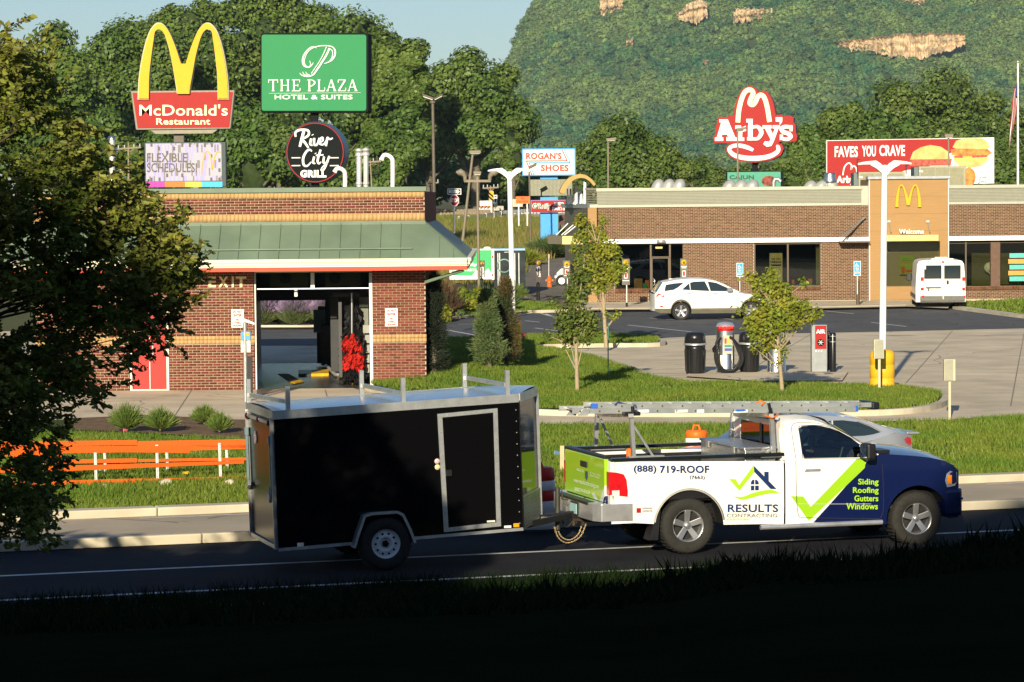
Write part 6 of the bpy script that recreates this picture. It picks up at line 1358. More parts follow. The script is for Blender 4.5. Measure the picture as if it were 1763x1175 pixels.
b=MB();b.bar(W(1352,592,d-.2),W(1360,589,d-.25),.06,.12);b.build('nozzle',blackp,t)
g=G(1410,641,.05);d=g.y;t=thing('air_machine','grey steel air machine with a red AIR panel','air machine',g);b=MB();b.prect(1397.5,559.5,1424,641,d-.1,.3);b.build('cabinet',mat('dull_steel',(.3,.32,.33),.35,.8,var=.1),t,bevel=.01)
b=MB();b.prect(1403.5,561,1422.5,601,d-.12,.02);b.build('red_panel',redp,t);ptxt('AIR',1405,567.5,1421,574.5,d-.135,white,t,bold=.05,th=.012)
b=MB();c=W(1413,590,d-.15);b.lathe([(0,0),(.09,0),(.09,.03)],c,20,'y');gg=b.build('gauge',blackp,t)
b=MB()
for k in range(6):a=rad(60*k);b.bar(c+Vector((0,-.01,0)),c+Vector((.07*math.cos(a),-.01,.07*math.sin(a))),.02,.01)
b.build('gauge_spoke',white,gg,kind='stuff')
for px in(1405,1409.5,1414.5):b=MB();b.prect(px-.8,603.5,px+.8,606,d-.12,.02);b.build('button',white,t)
def boll(bx,by,w,ty_,label,m=None):
 g=G(bx,by,.05);r=w/2/S(g.y);h=W(bx,ty_,g.y).z-.05;t=thing('bollard',label,'bollard',g,0,'black bollards');b=MB();b.lathe([(r,0),(r,h*.96),(r*.8,h),(0,h)],g,16);b.build('post',m or mat('gloss_black',(.012,.012,.014),.25),t)
 for f_ in(.76,.9):b=MB();b.lathe([(r*1.03,h*f_),(r*1.03,h*f_+.02)],g,16);b.build('band',galv,t)
boll(1434,640.5,11,573,'black bollard with two thin bands right of the red air panel');boll(1427,637,5,570,'second black bollard squeezed between the air machine and the first')
def ubox(bx,by,x0_,y0_,x1_,y1_,pole_w,label,side):
 g=G(bx,by,0);d=g.y;t=thing('utility_box',label,'utility box',g,0,'beige utility boxes on posts');Mu=mat('box_beige',(.5,.47,.32),.5,var=.04)
 b=MB();b.prect(bx-pole_w/2,y1_-2,bx+pole_w/2,by,d,.05);b.build('post',Mu,t);b=MB();b.prect(x0_,y0_,x1_,y1_,d-.06,.16);bx_=b.build('box',Mu,t,bevel=.005)
 b=MB();xa=x0_+1 if side else x0_+1.5;b.prect(xa,y0_+1,x1_-4 if side else x1_-1,y1_-1,d-.072,.012);b.build('cover',mat('box_grey',(.32,.31,.23),.5),bx_)
ubox(1514,680,1504.5,585,1522,618,4,'beige utility box on a post in front of the yellow sleeve',False);ubox(1635,723,1625.5,619,1645,656,4,'beige utility box on a slim post standing alone on the right verge',True)
# camera pole at the bay exit
g=G(423,692);d=g.y;t=thing('camera_pole','galvanised post with a white camera and blue card reader at the bay exit','camera',g);MB().cyl(g,W(421.5,556,d),.045,n=10).build('post',galv,t)
b=MB();b.hexa([W(414,546,d-.1),W(438,556,d-.25),W(438,559.5,d-.25),W(414,552,d-.1)],[W(414,546,d+.06),W(438,556,d-.1),W(438,559.5,d-.1),W(414,552,d+.06)]);b.build('camera_body',white,t)
b=MB();b.prect(415,571,431,586,d-.03,.1);b.build('card_reader',mat('reader_blue',(.08,.3,.55),.4),t);b=MB();b.prect(419,573,429,578,d-.035,.01);b.build('reader_label',yelp,t);b=MB();b.prect(415,587,431,607,d-.02,.1);b.build('box',galv,t)
b=MB();b.prect(426,614,434,680,d+1.2,.1);o=b.build('black_post',blackp,origin=tuple(G(430,680)));tag(o,'short black post behind the camera pole at the bay exit','post')
# drums, stake, flags
def drum(bx,by,d,w,ty_,cols,label,g_='traffic drums'):
 base=W(bx,by,d);r=w/2/S(d);top=W(bx,ty_,d);h=top.z-base.z;t=thing('traffic_drum',label,'traffic drum',base,0,g_);b=MB();b.lathe([(r*1.25,0),(r*1.25,.05),(r*1.05,.07)],base,24);b.build('foot',rubber,t);n=len(cols);z=.06
 for i,(c,f_)in enumerate(cols):b=MB();z1_=z+(h*.94-.06)*f_;k1=1.05-.17*(z/h);k2=1.05-.17*(z1_/h);b.lathe([(r*k1*.97,z),(r*k1,z+.01),(r*k2,z1_-.01),(r*k2*.97,z1_)],base,24);b.build('band',c,t);z=z1_
 b=MB();b.lathe([(r*.87,h*.93),(r*.8,h*.965),(0,h*.97)],base,24);b.build('lid',cols[-1][0],t);b=MB();b.tube([base+Vector((-r*.3,0,h*.96)),base+Vector((-r*.2,0,h*1.04)),base+Vector((r*.2,0,h*1.04)),base+Vector((r*.3,0,h*.96))],.02,6);b.build('handle',cols[-1][0],t)
drum(1199.5,845,47,42,737,[(orangep,.14),(white,.15),(orangep,.16),(white,.18),(orangep,.12),(white,.14),(orangep,.11)],'orange and white traffic drum on the far verge, its top showing above the pickup bed')
rw=[(white,.16),(orangep,.2),(white,.18),(orangep,.22),(white,.0),(white,.24)]
Mrd=mat('drum_red',(.6,.03,.02),.45)
drum(925,917,41.6,68,801,[(white,.14),(Mrd,.14),(white,.2),(Mrd,.18),(white,.16),(Mrd,.18)],'red and white traffic drum between the black trailer and the pickup')
b=MB();g=G(968,813);b.prism([g+Vector((-.04,0,0)),g+Vector((.04,0,0)),g+Vector((.035,0,.46)),g+Vector((-.035,0,.46))],(0,.03,0));o=b.build('survey_stake',mat('fresh_wood',(.55,.42,.25),.8),origin=tuple(g));tag(o,'pale wooden survey stake in the verge right of the trailer','stake')
def flag(px,py,w,h,m,label):
 g=G(px,py);d=g.y;t=thing('marker_flag',label,'marker flag',g,0,'small marker flags in the grass');p=g+Vector((0,0,h));MB().cyl(g,p,.006,n=5).build('wire',galv,t);b=MB();b.add([p,p+Vector((w,.02,-.03)),p+Vector((w*.8,.04,-w*.9)),p+Vector((-.02,0,-w*.8))],[(0,1,2,3)]);b.build('flag',m,t)
flag(316,826,.09,.17,yelp,'small yellow marker flag by the orange fence');flag(213,748,.07,.12,mat('pink',(.6,.08,.12),.5),'small pink flag at the front of the mulch bed');flag(899,590,.12,.3,mat('pink',(.6,.08,.12)),'pink marker flag beside the yellow lamp sleeve');flag(955,787,.1,.12,mat('flag_blue2',(.1,.2,.45),.5),'small blue marker flag in the verge left of the survey stake')
# orange fence: boards on perforated posts, two rows
M_of=mat('fence_orange',(.72,.105,.010),.5,var=.06,scale=3)
def fence(name_l,y_b,rows,posts,px0,px1,gy,m):
 g0=G(px0,gy[0]);g1=G(px1,gy[1]);t=thing('barrier_fence',name_l,'fence',g0,0,'orange board fences')
 def at(px):f_=(px-px0)/(px1-px0);return g0.lerp(g1,f_).y
 for x0_,x1_,ya0,ya1,yb0,yb1 in rows:
  b=MB();d0,d1=at(x0_)-.04,at(x1_)-.04;b.hexa([W(x0_,ya0,d0),W(x1_,yb0,d1),W(x1_,yb1,d1),W(x0_,ya1,d0)],[W(x0_,ya0,d0+.03),W(x1_,yb0,d1+.03),W(x1_,yb1,d1+.03),W(x0_,ya1,d0+.03)]);b.build('board',m,t,bevel=.003)
 for px,y0_,y1_ in posts:
  b=MB();d=at(px);b.bar(W(px-1,y0_,d),W(px+1,y1_+6,d),.045,.045);pp_=b.build('post',galv,t)
  b=MB();n=int((y1_-y0_)/2.6)
  for k in range(n):b.prect(px-.7,y0_+2+k*2.6,px+.5,y0_+3.2+k*2.6,d-.026,.002)
  if n:b.build('post_hole',dark,pp_,kind='stuff')
fence('nearer orange board fence on square perforated posts',0,[(-60,112,771,783,764,778),(111,327,769,778.5,767.5,780),(-60,108,775,784,780,789),(110,420,802,811.5,793.5,798.5),(-60,107,808,816,803,811),(-60,250,832,842,824,838),(200,430,826,836,820,825)],[(52,776,840),(165,770,834),(271,766,830),(379,763,818),(73,784,822)],-60,430,(846,824),M_of)
fence('farther orange board fence behind the nearer one, lower rail in shadow',0,[(-60,236,762,772,758,766),(237,430,760,772,756.5,772),(236,430,768,779,766,773),(-60,236,771,783,769,779),(40,236,793,800,789.5,796.5),(238,430,791,796,788,793)],[(181,775,812),(288,774,812),(391,772,812)],-60,430,(826,808),M_of)
M_stone=mat('pale_stone',(.5,.45,.33),.85,var=.2,scale=6,bump=.02)
def rock(px,py,w,h,label,seed):
 g=G(px,py);s=S(g.y);bm=bmesh.new();bmesh.ops.create_icosphere(bm,subdivisions=3,radius=1);rg=random.Random(seed);ph=[rg.uniform(0,6)for _ in range(6)]
 for v in bm.verts:
  k_=1+.18*math.sin(v.co.x*3+ph[0])*math.cos(v.co.y*4+ph[1])+.1*math.sin(v.co.z*7+ph[2]+v.co.x*5);v.co=Vector((v.co.x*w/2/s*k_,v.co.y*w/2.6/s*k_,max(v.co.z,-.3)*h/s*k_))
 me=bpy.data.meshes.new('rock');bm.to_mesh(me);bm.free();me.materials.append(M_stone);me.polygons.foreach_set('use_smooth',[True]*len(me.polygons));o=link('rock',me,origin=g);tag(o,label,'rock','pale stones at the fence posts')
rock(177,840,26,6,'flat pale stone at the foot of the second fence post',1);rock(284,836,24,11,'pale stone at the foot of the third fence post',2);rock(397,834,20,9,'pale stone by the rightmost fence post near the trailer',3);rock(173,818,14,8,'small pale stone behind the left fence post',4);rock(190,808,10,4,'smallest pale stone between the fence rows',5);rock(905,517,15,8,'pale boulder at the end of the bush bed near the footpath',6)
rock(20,880,50,14,'pale stone showing white through the dark leaves at far left',7)
# ================================================================ VEHICLES
class VF:
 """frame of a vehicle: local x forward, y left, z up"""
 def __init__(s,name,label,cat,loc,rot,group=None):
  s.t=thing(name,label,cat,loc,rot,group);s.M=ROOTM[s.t.name];s.I=s.M.inverted()
  s.o=s.I@Vector((0,0,CAMH))
 def loc(s,px,py,yl):
  v=s.I.to_3x3()@Vector(ray(px,py));k=(yl-s.o.y)/v.y;p=s.o+v*k;return p.x,p.z
 def P(s,yl,off_=0):return lambda px,py:Vector((s.loc(px,py,yl)[0],yl+off_,s.loc(px,py,yl)[1]))
 def pts(s,pp,yl):return[s.loc(x,y,yl)for x,y in pp]
def cols(b,xs,zb,zt,yf,rows=8,sides=(1,-1)):
 """side skin between zb(x) and zt(x), y = yf(x, z), on both sides"""
 for sg in sides:
  V_=[]
  for x in xs:
   for r in range(rows+1):z=zb(x)+(zt(x)-zb(x))*r/rows;V_.append((x,sg*yf(x,z),z))
  b.add(V_,[(i*(rows+1)+r,i*(rows+1)+r+1,(i+1)*(rows+1)+r+1,(i+1)*(rows+1)+r)for i in range(len(xs)-1)for r in range(rows)],True)
 return b
def deck(b,xs,zt,yf,crown=.02,n=8):
 V_=[]
 for x in xs:
  z=zt(x);w=yf(x,z)
  for k in range(n+1):u=-1+2*k/n;V_.append((x,w*u,z+crown*(1-u*u)))
 b.add(V_,[(i*(n+1)+k,i*(n+1)+k+1,(i+1)*(n+1)+k+1,(i+1)*(n+1)+k)for i in range(len(xs)-1)for k in range(n)],True);return b
def endcap(b,x,z0,z1,yf,n=8,bulge=0):
 V_=[]
 for r in range(n+1):
  z=z0+(z1-z0)*r/n;w=yf(x,z)
  for k in range(n+1):u=-1+2*k/n;V_.append((x+bulge*(1-u*u),w*u,z))
 b.add(V_,[(r*(n+1)+k,r*(n+1)+k+1,(r+1)*(n+1)+k+1,(r+1)*(n+1)+k)for r in range(n)for k in range(n)],True);return b
def interp(pts):xs=[p[0]for p in pts];zs=[p[1]for p in pts];return lambda x:float(np.interp(x,xs,zs))
def xsamp(a,c,n,extra=()):return sorted(set([a+(c-a)*i/n for i in range(n+1)]+[e for e in extra if a<e<c]))
def arch(zb,wheels,rz):
 def f(x):
  z=zb(x)
  for cx,cz,r in wheels:
   if abs(x-cx)<r:z=max(z,cz+math.sqrt(max(r*r-(x-cx)**2,0)))
  return z
 return f
def archx(wheels,n=14):
 o=[]
 for cx,cz,r in wheels:
  for k in range(n+1):o.append(cx-r*math.cos(math.pi*k/n)*.9999)
  o+=[cx-r-.001,cx+r+.001]
 return o
def wheel(vf,x,yo,z,R,W_,rimR,spokes,name='wheel',rimm=None,side=-1,steelw=False):
 t=vf.t;b=MB();c=(x,yo,z);s=side;w=W_
 prof=[(rimR*1.0,0),(rimR*1.05,-.012),(R*.9,-.02),(R*.97,.0),(R,.03),(R,w-.03),(R*.97,w),(rimR,w)]
 b.lathe([(r,-s*y)for r,y in prof],c,36,'y');
 ty=b.build(name,rubber,t,local=True)
 b=MB()
 for k in range(40):
  a=2*math.pi*k/40;ca,sa=math.cos(a),math.sin(a);b.bar((x+ca*(R-.004),yo-s*.03,z+sa*(R-.004)),(x+ca*(R+.004),yo-s*(w-.03),z+sa*(R+.004)),.035,.012)
 b.build('tread',rubber,ty,local=True,kind='stuff')
 b=MB();rm=rimm or alu
 if steelw:
  b.lathe([(rimR,-s*.0),(rimR*.96,-s*.01),(rimR*.9,-s*.035),(rimR*.8,-s*.045),(rimR*.6,-s*.02),(rimR*.42,-s*.015),(rimR*.34,-s*.05),(rimR*.2,-s*.05),(.0,-s*.04)],c,36,'y');rim=b.build('rim',rm,ty,local=True)
  for k in range(10):
   a=2*math.pi*k/10;cc=Vector((x+rimR*.7*math.cos(a),yo+s*(-.028),z+rimR*.7*math.sin(a)));b2=MB();b2.lathe([(0,0),(rimR*.075,0)],cc+Vector((0,s*.008,0)),10,'y');b2.build('vent_hole',dark,rim,local=True)if False else b.v and HOLES.append((cc,rimR*.085))
  hb=MB()
  for cc,r_ in HOLES:hb.lathe([(0,0),(r_,0)],cc+Vector((0,s*.012,0)),10,'y')
  hb.lathe([(0,0),(rimR*.26,0)],(x,yo+s*.0-s*.03+s*.0,z),5,'y');hb.lathe([(0,0),(rimR*.22,0),(rimR*.2,s*.0)],(x,yo+s*.004,z),5,'y');hb.build('hub',dark,rim if False else ty,local=True,kind='stuff');HOLES.clear()
  return ty
 b.lathe([(rimR,0),(rimR*.93,-s*.008),(rimR*.9,-s*.05),(rimR*.88,-s*.12)],c,36,'y');rim=b.build('rim',rm,ty,local=True)
 b=MB();b.lathe([(0,0),(rimR*.9,0)],(x,yo-s*.10,z),24,'y');b.build('brake_disc',mat('brake_dark',(.02,.02,.02),.5),ty,local=True)
 for k in range(spokes):
  a=2*math.pi*k/spokes+math.pi/2;d=Vector((math.cos(a),0,math.sin(a)));q=Vector((-math.sin(a),0,math.cos(a)));c0=Vector(c)
  b=MB();b.hexa([c0+d*rimR*.1+q*rimR*.16+Vector((0,-s*.03,0)),c0+d*rimR*.1-q*rimR*.16+Vector((0,-s*.03,0)),c0+d*rimR*.1-q*rimR*.16+Vector((0,-s*.06,0)),c0+d*rimR*.1+q*rimR*.16+Vector((0,-s*.06,0))],[c0+d*rimR*.94+q*rimR*.2+Vector((0,-s*.005,0)),c0+d*rimR*.94-q*rimR*.2+Vector((0,-s*.005,0)),c0+d*rimR*.94-q*rimR*.2+Vector((0,-s*.04,0)),c0+d*rimR*.94+q*rimR*.2+Vector((0,-s*.04,0))]);b.build('spoke',rm,rim,local=True,bevel=.006)
 b=MB();b.lathe([(rimR*.22,-s*.04),(rimR*.2,-s*.01),(rimR*.12,s*.0),(0,s*.0)],c,16,'y');b.build('hub_cap',rm,rim,local=True)
 return ty
HOLES=[]
def polymask(nt,N,L,pts,sx,sz):
 """1 inside a convex polygon given in local x, z"""
 A=sum(pts[i][0]*pts[(i+1)%len(pts)][1]-pts[(i+1)%len(pts)][0]*pts[i][1]for i in range(len(pts)))
 if A<0:pts=pts[::-1]
 cur=None
 for i in range(len(pts)):
  (x0,z0),(x1,z1)=pts[i],pts[(i+1)%len(pts)];nx,nz=-(z1-z0),(x1-x0);l=math.hypot(nx,nz);nx,nz=nx/l,nz/l;c=-(nx*x0+nz*z0)
  a=N.new('ShaderNodeMath');a.operation='MULTIPLY_ADD';L.new(sx,a.inputs[0]);a.inputs[1].default_value=nx;a.inputs[2].default_value=c
  b_=N.new('ShaderNodeMath');b_.operation='MULTIPLY_ADD';L.new(sz,b_.inputs[0]);b_.inputs[1].default_value=nz;L.new(a.outputs[0],b_.inputs[2])
  g=N.new('ShaderNodeMath');g.operation='GREATER_THAN';g.inputs[1].default_value=0;L.new(b_.outputs[0],g.inputs[0])
  if cur is None:cur=g.outputs[0]
  else:m_=N.new('ShaderNodeMath');m_.operation='MULTIPLY';L.new(cur,m_.inputs[0]);L.new(g.outputs[0],m_.inputs[1]);cur=m_.outputs[0]
 return cur
def printed(name,basec,layers,rough=.25,coat=.6):
 m=bpy.data.materials.new(name);m.use_nodes=True;nt=m.node_tree;N=nt.nodes;L=nt.links;b=N['Principled BSDF'];b.inputs['Roughness'].default_value=rough;b.inputs['Coat Weight'].default_value=coat;b.inputs['Coat Roughness'].default_value=.03
 tc=N.new('ShaderNodeTexCoord');sp=N.new('ShaderNodeSeparateXYZ');L.new(tc.outputs['Object'],sp.inputs[0])
 rgb=N.new('ShaderNodeRGB');rgb.outputs[0].default_value=(*basec,1);cur=rgb.outputs[0]
 for poly,col,ax in layers:
  mk=polymask(nt,N,L,poly,sp.outputs[ax],sp.outputs[2]);mx=N.new('ShaderNodeMix');mx.data_type='RGBA';L.new(mk,mx.inputs[0]);L.new(cur,mx.inputs[6]);mx.inputs[7].default_value=(*col,1);cur=mx.outputs[2]
 L.new(cur,b.inputs['Base Color']);MATS[name]=m;return m
NAVY=(.004,.009,.055);LIME=(.28,.52,.015);WHT=(.78,.77,.72)
g0=G(1187,955);ux=RU
yl=-.93
# truck origin: rear axle projected on the ground, centre line
tro=g0-RN*(-.93);tk=VF('pickup_truck','white and navy contractor pickup with lime check mark, ladder rack and lettering','pickup truck',(tro.x,tro.y,0),TH)
YS=-1.0
L1=lambda x,y,yl=YS:tk.loc(x,y,yl)
rw=L1(1186.4,906);fwx,fwz=L1(1580.5,893.8)
HWy=lambda x,z:1.0-.06*max(0,(z-1.02))-.05*max(0,.62-z)-.0*x
fend=L1(1537,782);
def hw(x,z):
 w=HWy(x,z)
 if x>fwx+.25:w-=.35*((x-fwx-.25)/.75)**2
 return w
zsill=interp([(L1(1093,900)[0],L1(1093,901)[1]),(rw[0],L1(1187,905)[1]),(L1(1355,902)[0],L1(1355,902)[1]),(L1(1530,903)[0],L1(1530,903)[1]),(L1(1640,885)[0],L1(1640,893)[1])])
whl=[(rw[0],rw[1]-.0,.495),(fwx,fwz,.46)]
zb_t=arch(zsill,whl,0)
A1,A2,A3,A4=L1(1361.6,854.4),L1(1383,855),L1(1396,873),L1(1393,897.5);B1,B2,B3=L1(1476,790),L1(1492,789),L1(1489,806)
N0,N1=L1(1399,902),L1(1499,789);NB=[N0,N1,(N1[0]+.15,N1[1]+.02),(9,N1[1]+.1),(9,-1),(N0[0]-.1,-1)]
W0=[L1(1395,902),L1(1493,789),N1,N0]
paint=printed('truck_wrap',WHT,[([N0,N1,(9,N1[1]),(9,-1),(N0[0]-.02,-1)],NAVY,0),([(N1[0],N1[1]-.002),(N1[0],3),(9,3),(9,N1[1]-.002)],NAVY,0),([A1,A2,A3,A4],LIME,0),([A3,B1,B2,B3,A4],LIME,0)])
whitep=mat('truck_white',WHT,.25,var=.03,coat=.6);navyp=mat('truck_navy',NAVY,.2,var=.05,coat=.8)
xr_,_=L1(1052.5,830);xc,_=L1(1351.5,840);zr0=L1(1060,795)[1];zr1=L1(1345,794.5)[1]
zrail=interp([(xr_,zr0),(xc,zr1)])
for sg in(1,-1):b=MB();cols(b,xsamp(xr_,xc-.015,30,archx(whl)),zb_t,zrail,hw,10,(sg,));b.build('bed_side',paint,tk.t,local=True)
b=MB()
for sg in(1,-1):b.box(xr_+.05,xc-.03,sg*.93-.03,sg*.93+.03,.75,zr1-.01)
b.box(xr_+.05,xc-.03,-.9,.9,.72,.76);b.box(xc-.06,xc-.02,-.9,.9,.76,zr1);b.build('bed_liner',blackp,tk.t,local=True)
b=MB()
for sg in(1,-1):b.box(xr_-.01,xc-.01,sg*.95-.065,sg*.95+.065,zr0-.005,zr0+.04)
b.build('bed_rail',mat('rail_black',(.01,.012,.012),.25),tk.t,local=True,bevel=.01)
# wheel wells
b=MB()
for cx,cz,r in whl:
 for sg in(1,-1):b.lathe([(r*.995,0),(r*.995,-.25*sg)],(cx,sg*.97,cz),24,'y',0,math.pi);b.lathe([(0,0),(r*.99,0)],(cx,sg*.72,cz),24,'y',0,math.pi)
b.build('wheel_well',dark,tk.t,local=True)
b=MB()
for cx,cz,r in whl[:1]:
 b.lathe([(r*1.0,0),(r*1.03,-.012),(r*.975,-.014)],(cx,-1.0,cz),30,'y',rad(8),rad(172))
b.build('arch_trim',mat('arch_trim',(.35,.34,.3),.5),tk.t,local=True)
# tailgate on the plane x = xr
def LX(px,py,xp):
 v=tk.I.to_3x3()@Vector(ray(px,py));k=(xp-tk.o.x)/v.x;p=tk.o+v*k;return p.y,p.z
xt=xr_-.02
zt0=LX(1052,795,xt)[1];zt1=LX(1052,866,xt)[1]
tgm=printed('tailgate_wrap',LIME,[([LX(1035,866,xt),LX(1050,818,xt),LX(1060,795,xt),(-2,.3)],(.55,.57,.58),1),([LX(1041,866,xt),LX(1053,826,xt),(-2,1.1),(-2,.2),(-.9,.2)],NAVY,1),([LX(1022,850,xt),LX(1026,848,xt),LX(1033,860,xt),LX(1031,866,xt)],(.6,.62,.6),1)])
b=MB();b.box(xt-.03,xt+.05,-.86,.86,zt1-.02,zt0+.02);tg=b.build('tailgate',tgm,tk.t,local=True,bevel=.015)
b=MB();b.box(xt-.035,xt+.06,-.88,.88,zt0+.02,zt0+.055);b.build('tailgate_cap',blackp,tg,local=True,bevel=.01)
b=MB();b.box(xt-.05,xt-.03,-.14,.14,zt0-.16,zt0-.08);b.build('handle',blackp,tg,local=True,bevel=.01)
b=MB();b.box(xr_-.01,xr_+.06,-1.0,-.86,zt1-.04,zt0+.02);b.box(xr_-.01,xr_+.06,.86,1.0,zt1-.04,zt0+.02);b.build('corner_post',whitep,tk.t,local=True,bevel=.02)
Pt=lambda a,c:Vector((xt-.034,LX(a,c,xt)[0],LX(a,c,xt)[1]))
for s_,bx_ in(('RESULTS',(997,808,1009,812)),('Roofing   Siding',(1020,815,1038,818)),('Gutters Windows',(1020,819,1036,822)),('www.resultscontracting.com',(992,828,1035,838)),('(888)719-ROOF',(993,842,1020,850))):
 v_,f_=txt_arr(s_,.0);mb_=MB();x0_,y0_,x1_,y1_=bx_;sk=.28
 mb_.add([tuple(Pt(x0_+(x1_-x0_)*a_,y1_-(y1_-y0_)*b_+(x1_-x0_)*a_*sk-(x1_-x0_)*sk/2))for a_,b_,_ in v_],[tuple(q)for q in f_]);mb_.build('lettering',white,tg,local=True)
b=MB();P_=[Pt(1011,811),Pt(1016,812),Pt(1016,822),Pt(1013.5,828),Pt(1011,822)];b.prism(P_,(.005,0,0));b.build('badge',mat('badge_grey',(.1,.12,.2),.4,.5),tg,local=True)
# tail light, near side, wraps the corner
M_tl=mat('tail_red',(.55,.01,.015),.15,var=.25,scale=12,coat=1.0)
tlp=[L1(1052.5,813),L1(1062,814),L1(1074,817),L1(1079,827),L1(1081,845),L1(1081,856),L1(1052.5,853)]
b=MB();b.prism([(x,-1.005,z)for x,z in tlp],(0,.03,0));b.box(xr_-.03,xr_+.01,-1.0,-.88,tlp[-1][1],tlp[0][1]);tl=b.build('tail_light',M_tl,tk.t,local=True,bevel=.012)
b=MB();p0,p1=L1(1053.5,854.5),L1(1066,844.5);b.box(p0[0],p1[0],-1.012,-1.0,p0[1],p1[1]);b.build('reverse_lens',mat('clear_lens',(.7,.6,.6),.15,coat=1),tl,local=True)
b=MB();b.box(xr_-.03,xr_+.02,.88,1.0,tlp[-1][1],tlp[0][1]);b.build('tail_light',M_tl,tk.t,local=True,bevel=.012)
# bumper
bz1=L1(1088,868)[1];bz0=L1(1088,901)[1];bx1,_=L1(1089,880)
b=MB();pr=[(xt-.12,1.0),(xt-.2,.86),(xt-.22,.4),(xt-.22,-.4),(xt-.2,-.86),(xt-.12,-1.0),(bx1,-1.015),(bx1,-.98),(xt-.02,-.93),(xt-.05,.93),(bx1,.98),(bx1,1.0)]
b.prism([(x,y,bz0+.03)for x,y in pr],(0,0,bz1-bz0-.02));bp_=b.build('rear_bumper',chrome,tk.t,local=True,bevel=.03)
b=MB();b.box(xt-.24,xt-.2,-.32,-.02,bz0+.05,bz1-.03);b.build('plate_recess',blackp,bp_,local=True);b=MB();b.box(xt-.25,xt-.235,-.30,-.02,bz0+.07,bz1-.05);b.build('number_plate',mat('plate_teal',(.3,.5,.5),.4),bp_,local=True)
b=MB();b.box(xt-.23,xt-.1,-.7,.7,bz1-.02,bz1+.012);b.build('step_pad',blackp,bp_,local=True)
# cab and nose
zbelt=L1(1380,791)[1]
hoodp=[L1(1514,783),L1(1537,783),L1(1570,785),L1(1600,788),L1(1628,794),L1(1645,802),L1(1652,811)]
zt_cab=interp([(xc,L1(1352,790)[1]),L1(1500,788)]+hoodp)
xf=L1(1656,840)[0];xa=xc
xs_=xsamp(xc+.01,xf,50,archx(whl))
b=MB();cols(b,xs_,zb_t,zt_cab,hw,12);
endcap(b,xc+.01,.5,zt_cab(xc),hw,4);b.build('body_side',paint,tk.t,local=True)
b=MB();xh0=hoodp[0][0]-.05;deck(b,xsamp(xh0,xf,16),lambda x:zt_cab(x)+.0,hw,.085,12);b.build('hood',navyp,tk.t,local=True)
b=MB();endcap(b,xf,zsill(xf)+.15,zt_cab(xf),hw,8,.12);gr_=b.build('grille_panel',navyp,tk.t,local=True)
b=MB()
for k in range(5):b.box(xf+.1,xf+.14,-.45,.45,.78+.055*k,.80+.055*k)
b.box(xf+.1,xf+.15,-.03,.03,.75,1.05);b.build('grille_bar',mat('dark_chrome',(.1,.1,.12),.2,.9),gr_,local=True,kind='stuff')
# headlights
for sg in(-1,1):
 hp=[L1(1633,816),L1(1641,811),L1(1656,812),L1(1657,830),L1(1651,838),L1(1634,840),L1(1630,828)]
 b=MB()
 b.prism([(x-.02,sg*(hw(x,z)+.012),z)for x,z in hp],(0,-sg*.12,0));hl=b.build('headlight',mat('lens_grey',(.3,.36,.45),.1,.3,coat=1),tk.t,local=True,bevel=.015)
 b=MB();x_,z_=L1(1636,826);b.box(x_-.03,x_+.03,sg*(hw(x_,z_)+.0)-.02,sg*(hw(x_,z_)+.0)+.02,z_-.06,z_+.06);b.build('amber_marker',mat('amber',(.7,.2,.02),.2),hl,local=True)
 # front bumper
z1_,z0_=L1(1650,842)[1],L1(1650,897)[1];xb=L1(1668,860)[0]
b=MB();fp=[(xf-.25,-.99),(xf+.02,-.96),(xb-.02,-.80),(xb+.1,-.4),(xb+.12,0),(xb+.1,.4),(xb-.02,.8),(xf+.02,.96),(xf-.25,.99)]
b.prism([(x,y,z0_+.06)for x,y in fp],(0,0,z1_-z0_-.06));fb=b.build('front_bumper',navyp,tk.t,local=True,bevel=.05)
b=MB();zc=L1(1650,859)[1];b.prism([(x+(.012 if x>xf else 0),y*1.01,zc-.02)for x,y in fp[1:-1]],(0,0,.03));b.build('chrome_strip',chrome,fb,local=True)
b=MB();x_,z_=L1(1664,887);b.box(x_-.05,x_+.0,-.8,-.72,z_-.03,z_+.03);b.build('tow_hook',galv,fb,local=True)
# greenhouse
zroof=L1(1400,724)[1];zb2=zt_cab(xc)
def gy(z):return .985-.30*max(0,z-zbelt)
outer=[L1(x,y)for x,y in[(1347.5,792),(1346.5,760),(1347.5,742),(1351,732),(1362,726.5),(1388,724),(1410,726),(1436,735),(1462,749),(1490,766),(1514,783),(1514,791),(1440,792)]]
inner=[L1(x,y)for x,y in[(1385,789.5),(1382.5,775),(1381.5,752),(1382,739),(1388,735.5),(1405,734),(1420,735),(1436,738.5),(1452,745),(1472,757),(1485,767),(1486.5,789.5),(1440,790)]]
for sg in(1,-1):
 b=MB();n=len(outer);V_=[(x,sg*gy(z),z)for x,z in outer]+[(x,sg*gy(z),z)for x,z in inner]+[(x,sg*(gy(z)-.05),z)for x,z in inner]
 b.add(V_,[(i,(i+1)%n,n+(i+1)%n,n+i)for i in range(n)]+[(n+i,n+(i+1)%n,2*n+(i+1)%n,2*n+i)for i in range(n)],False);b.build('cab_frame',whitep,tk.t,local=True)
for sg in(1,-1):
 b=MB();V_=[(x,sg*(gy(z)-.018),z)for x,z in inner];cx_=sum(v[0]for v in V_)/len(V_);cz_=sum(v[2]for v in V_)/len(V_);b.add(V_+[(cx_,sg*(gy(cz_)-.018),cz_)],[(i,(i+1)%len(inner),len(inner))for i in range(len(inner))]);b.build('side_window',MATS.get('car_glass')or glassmat('car_glass',(.30,.40,.40),.08),tk.t,local=True)
b=MB();inr=[L1(x,y)for x,y in[(1384,790.5),(1381,752),(1382,737),(1390,733.5),(1420,733.5),(1453,744),(1487,767),(1487.5,790.5)]]
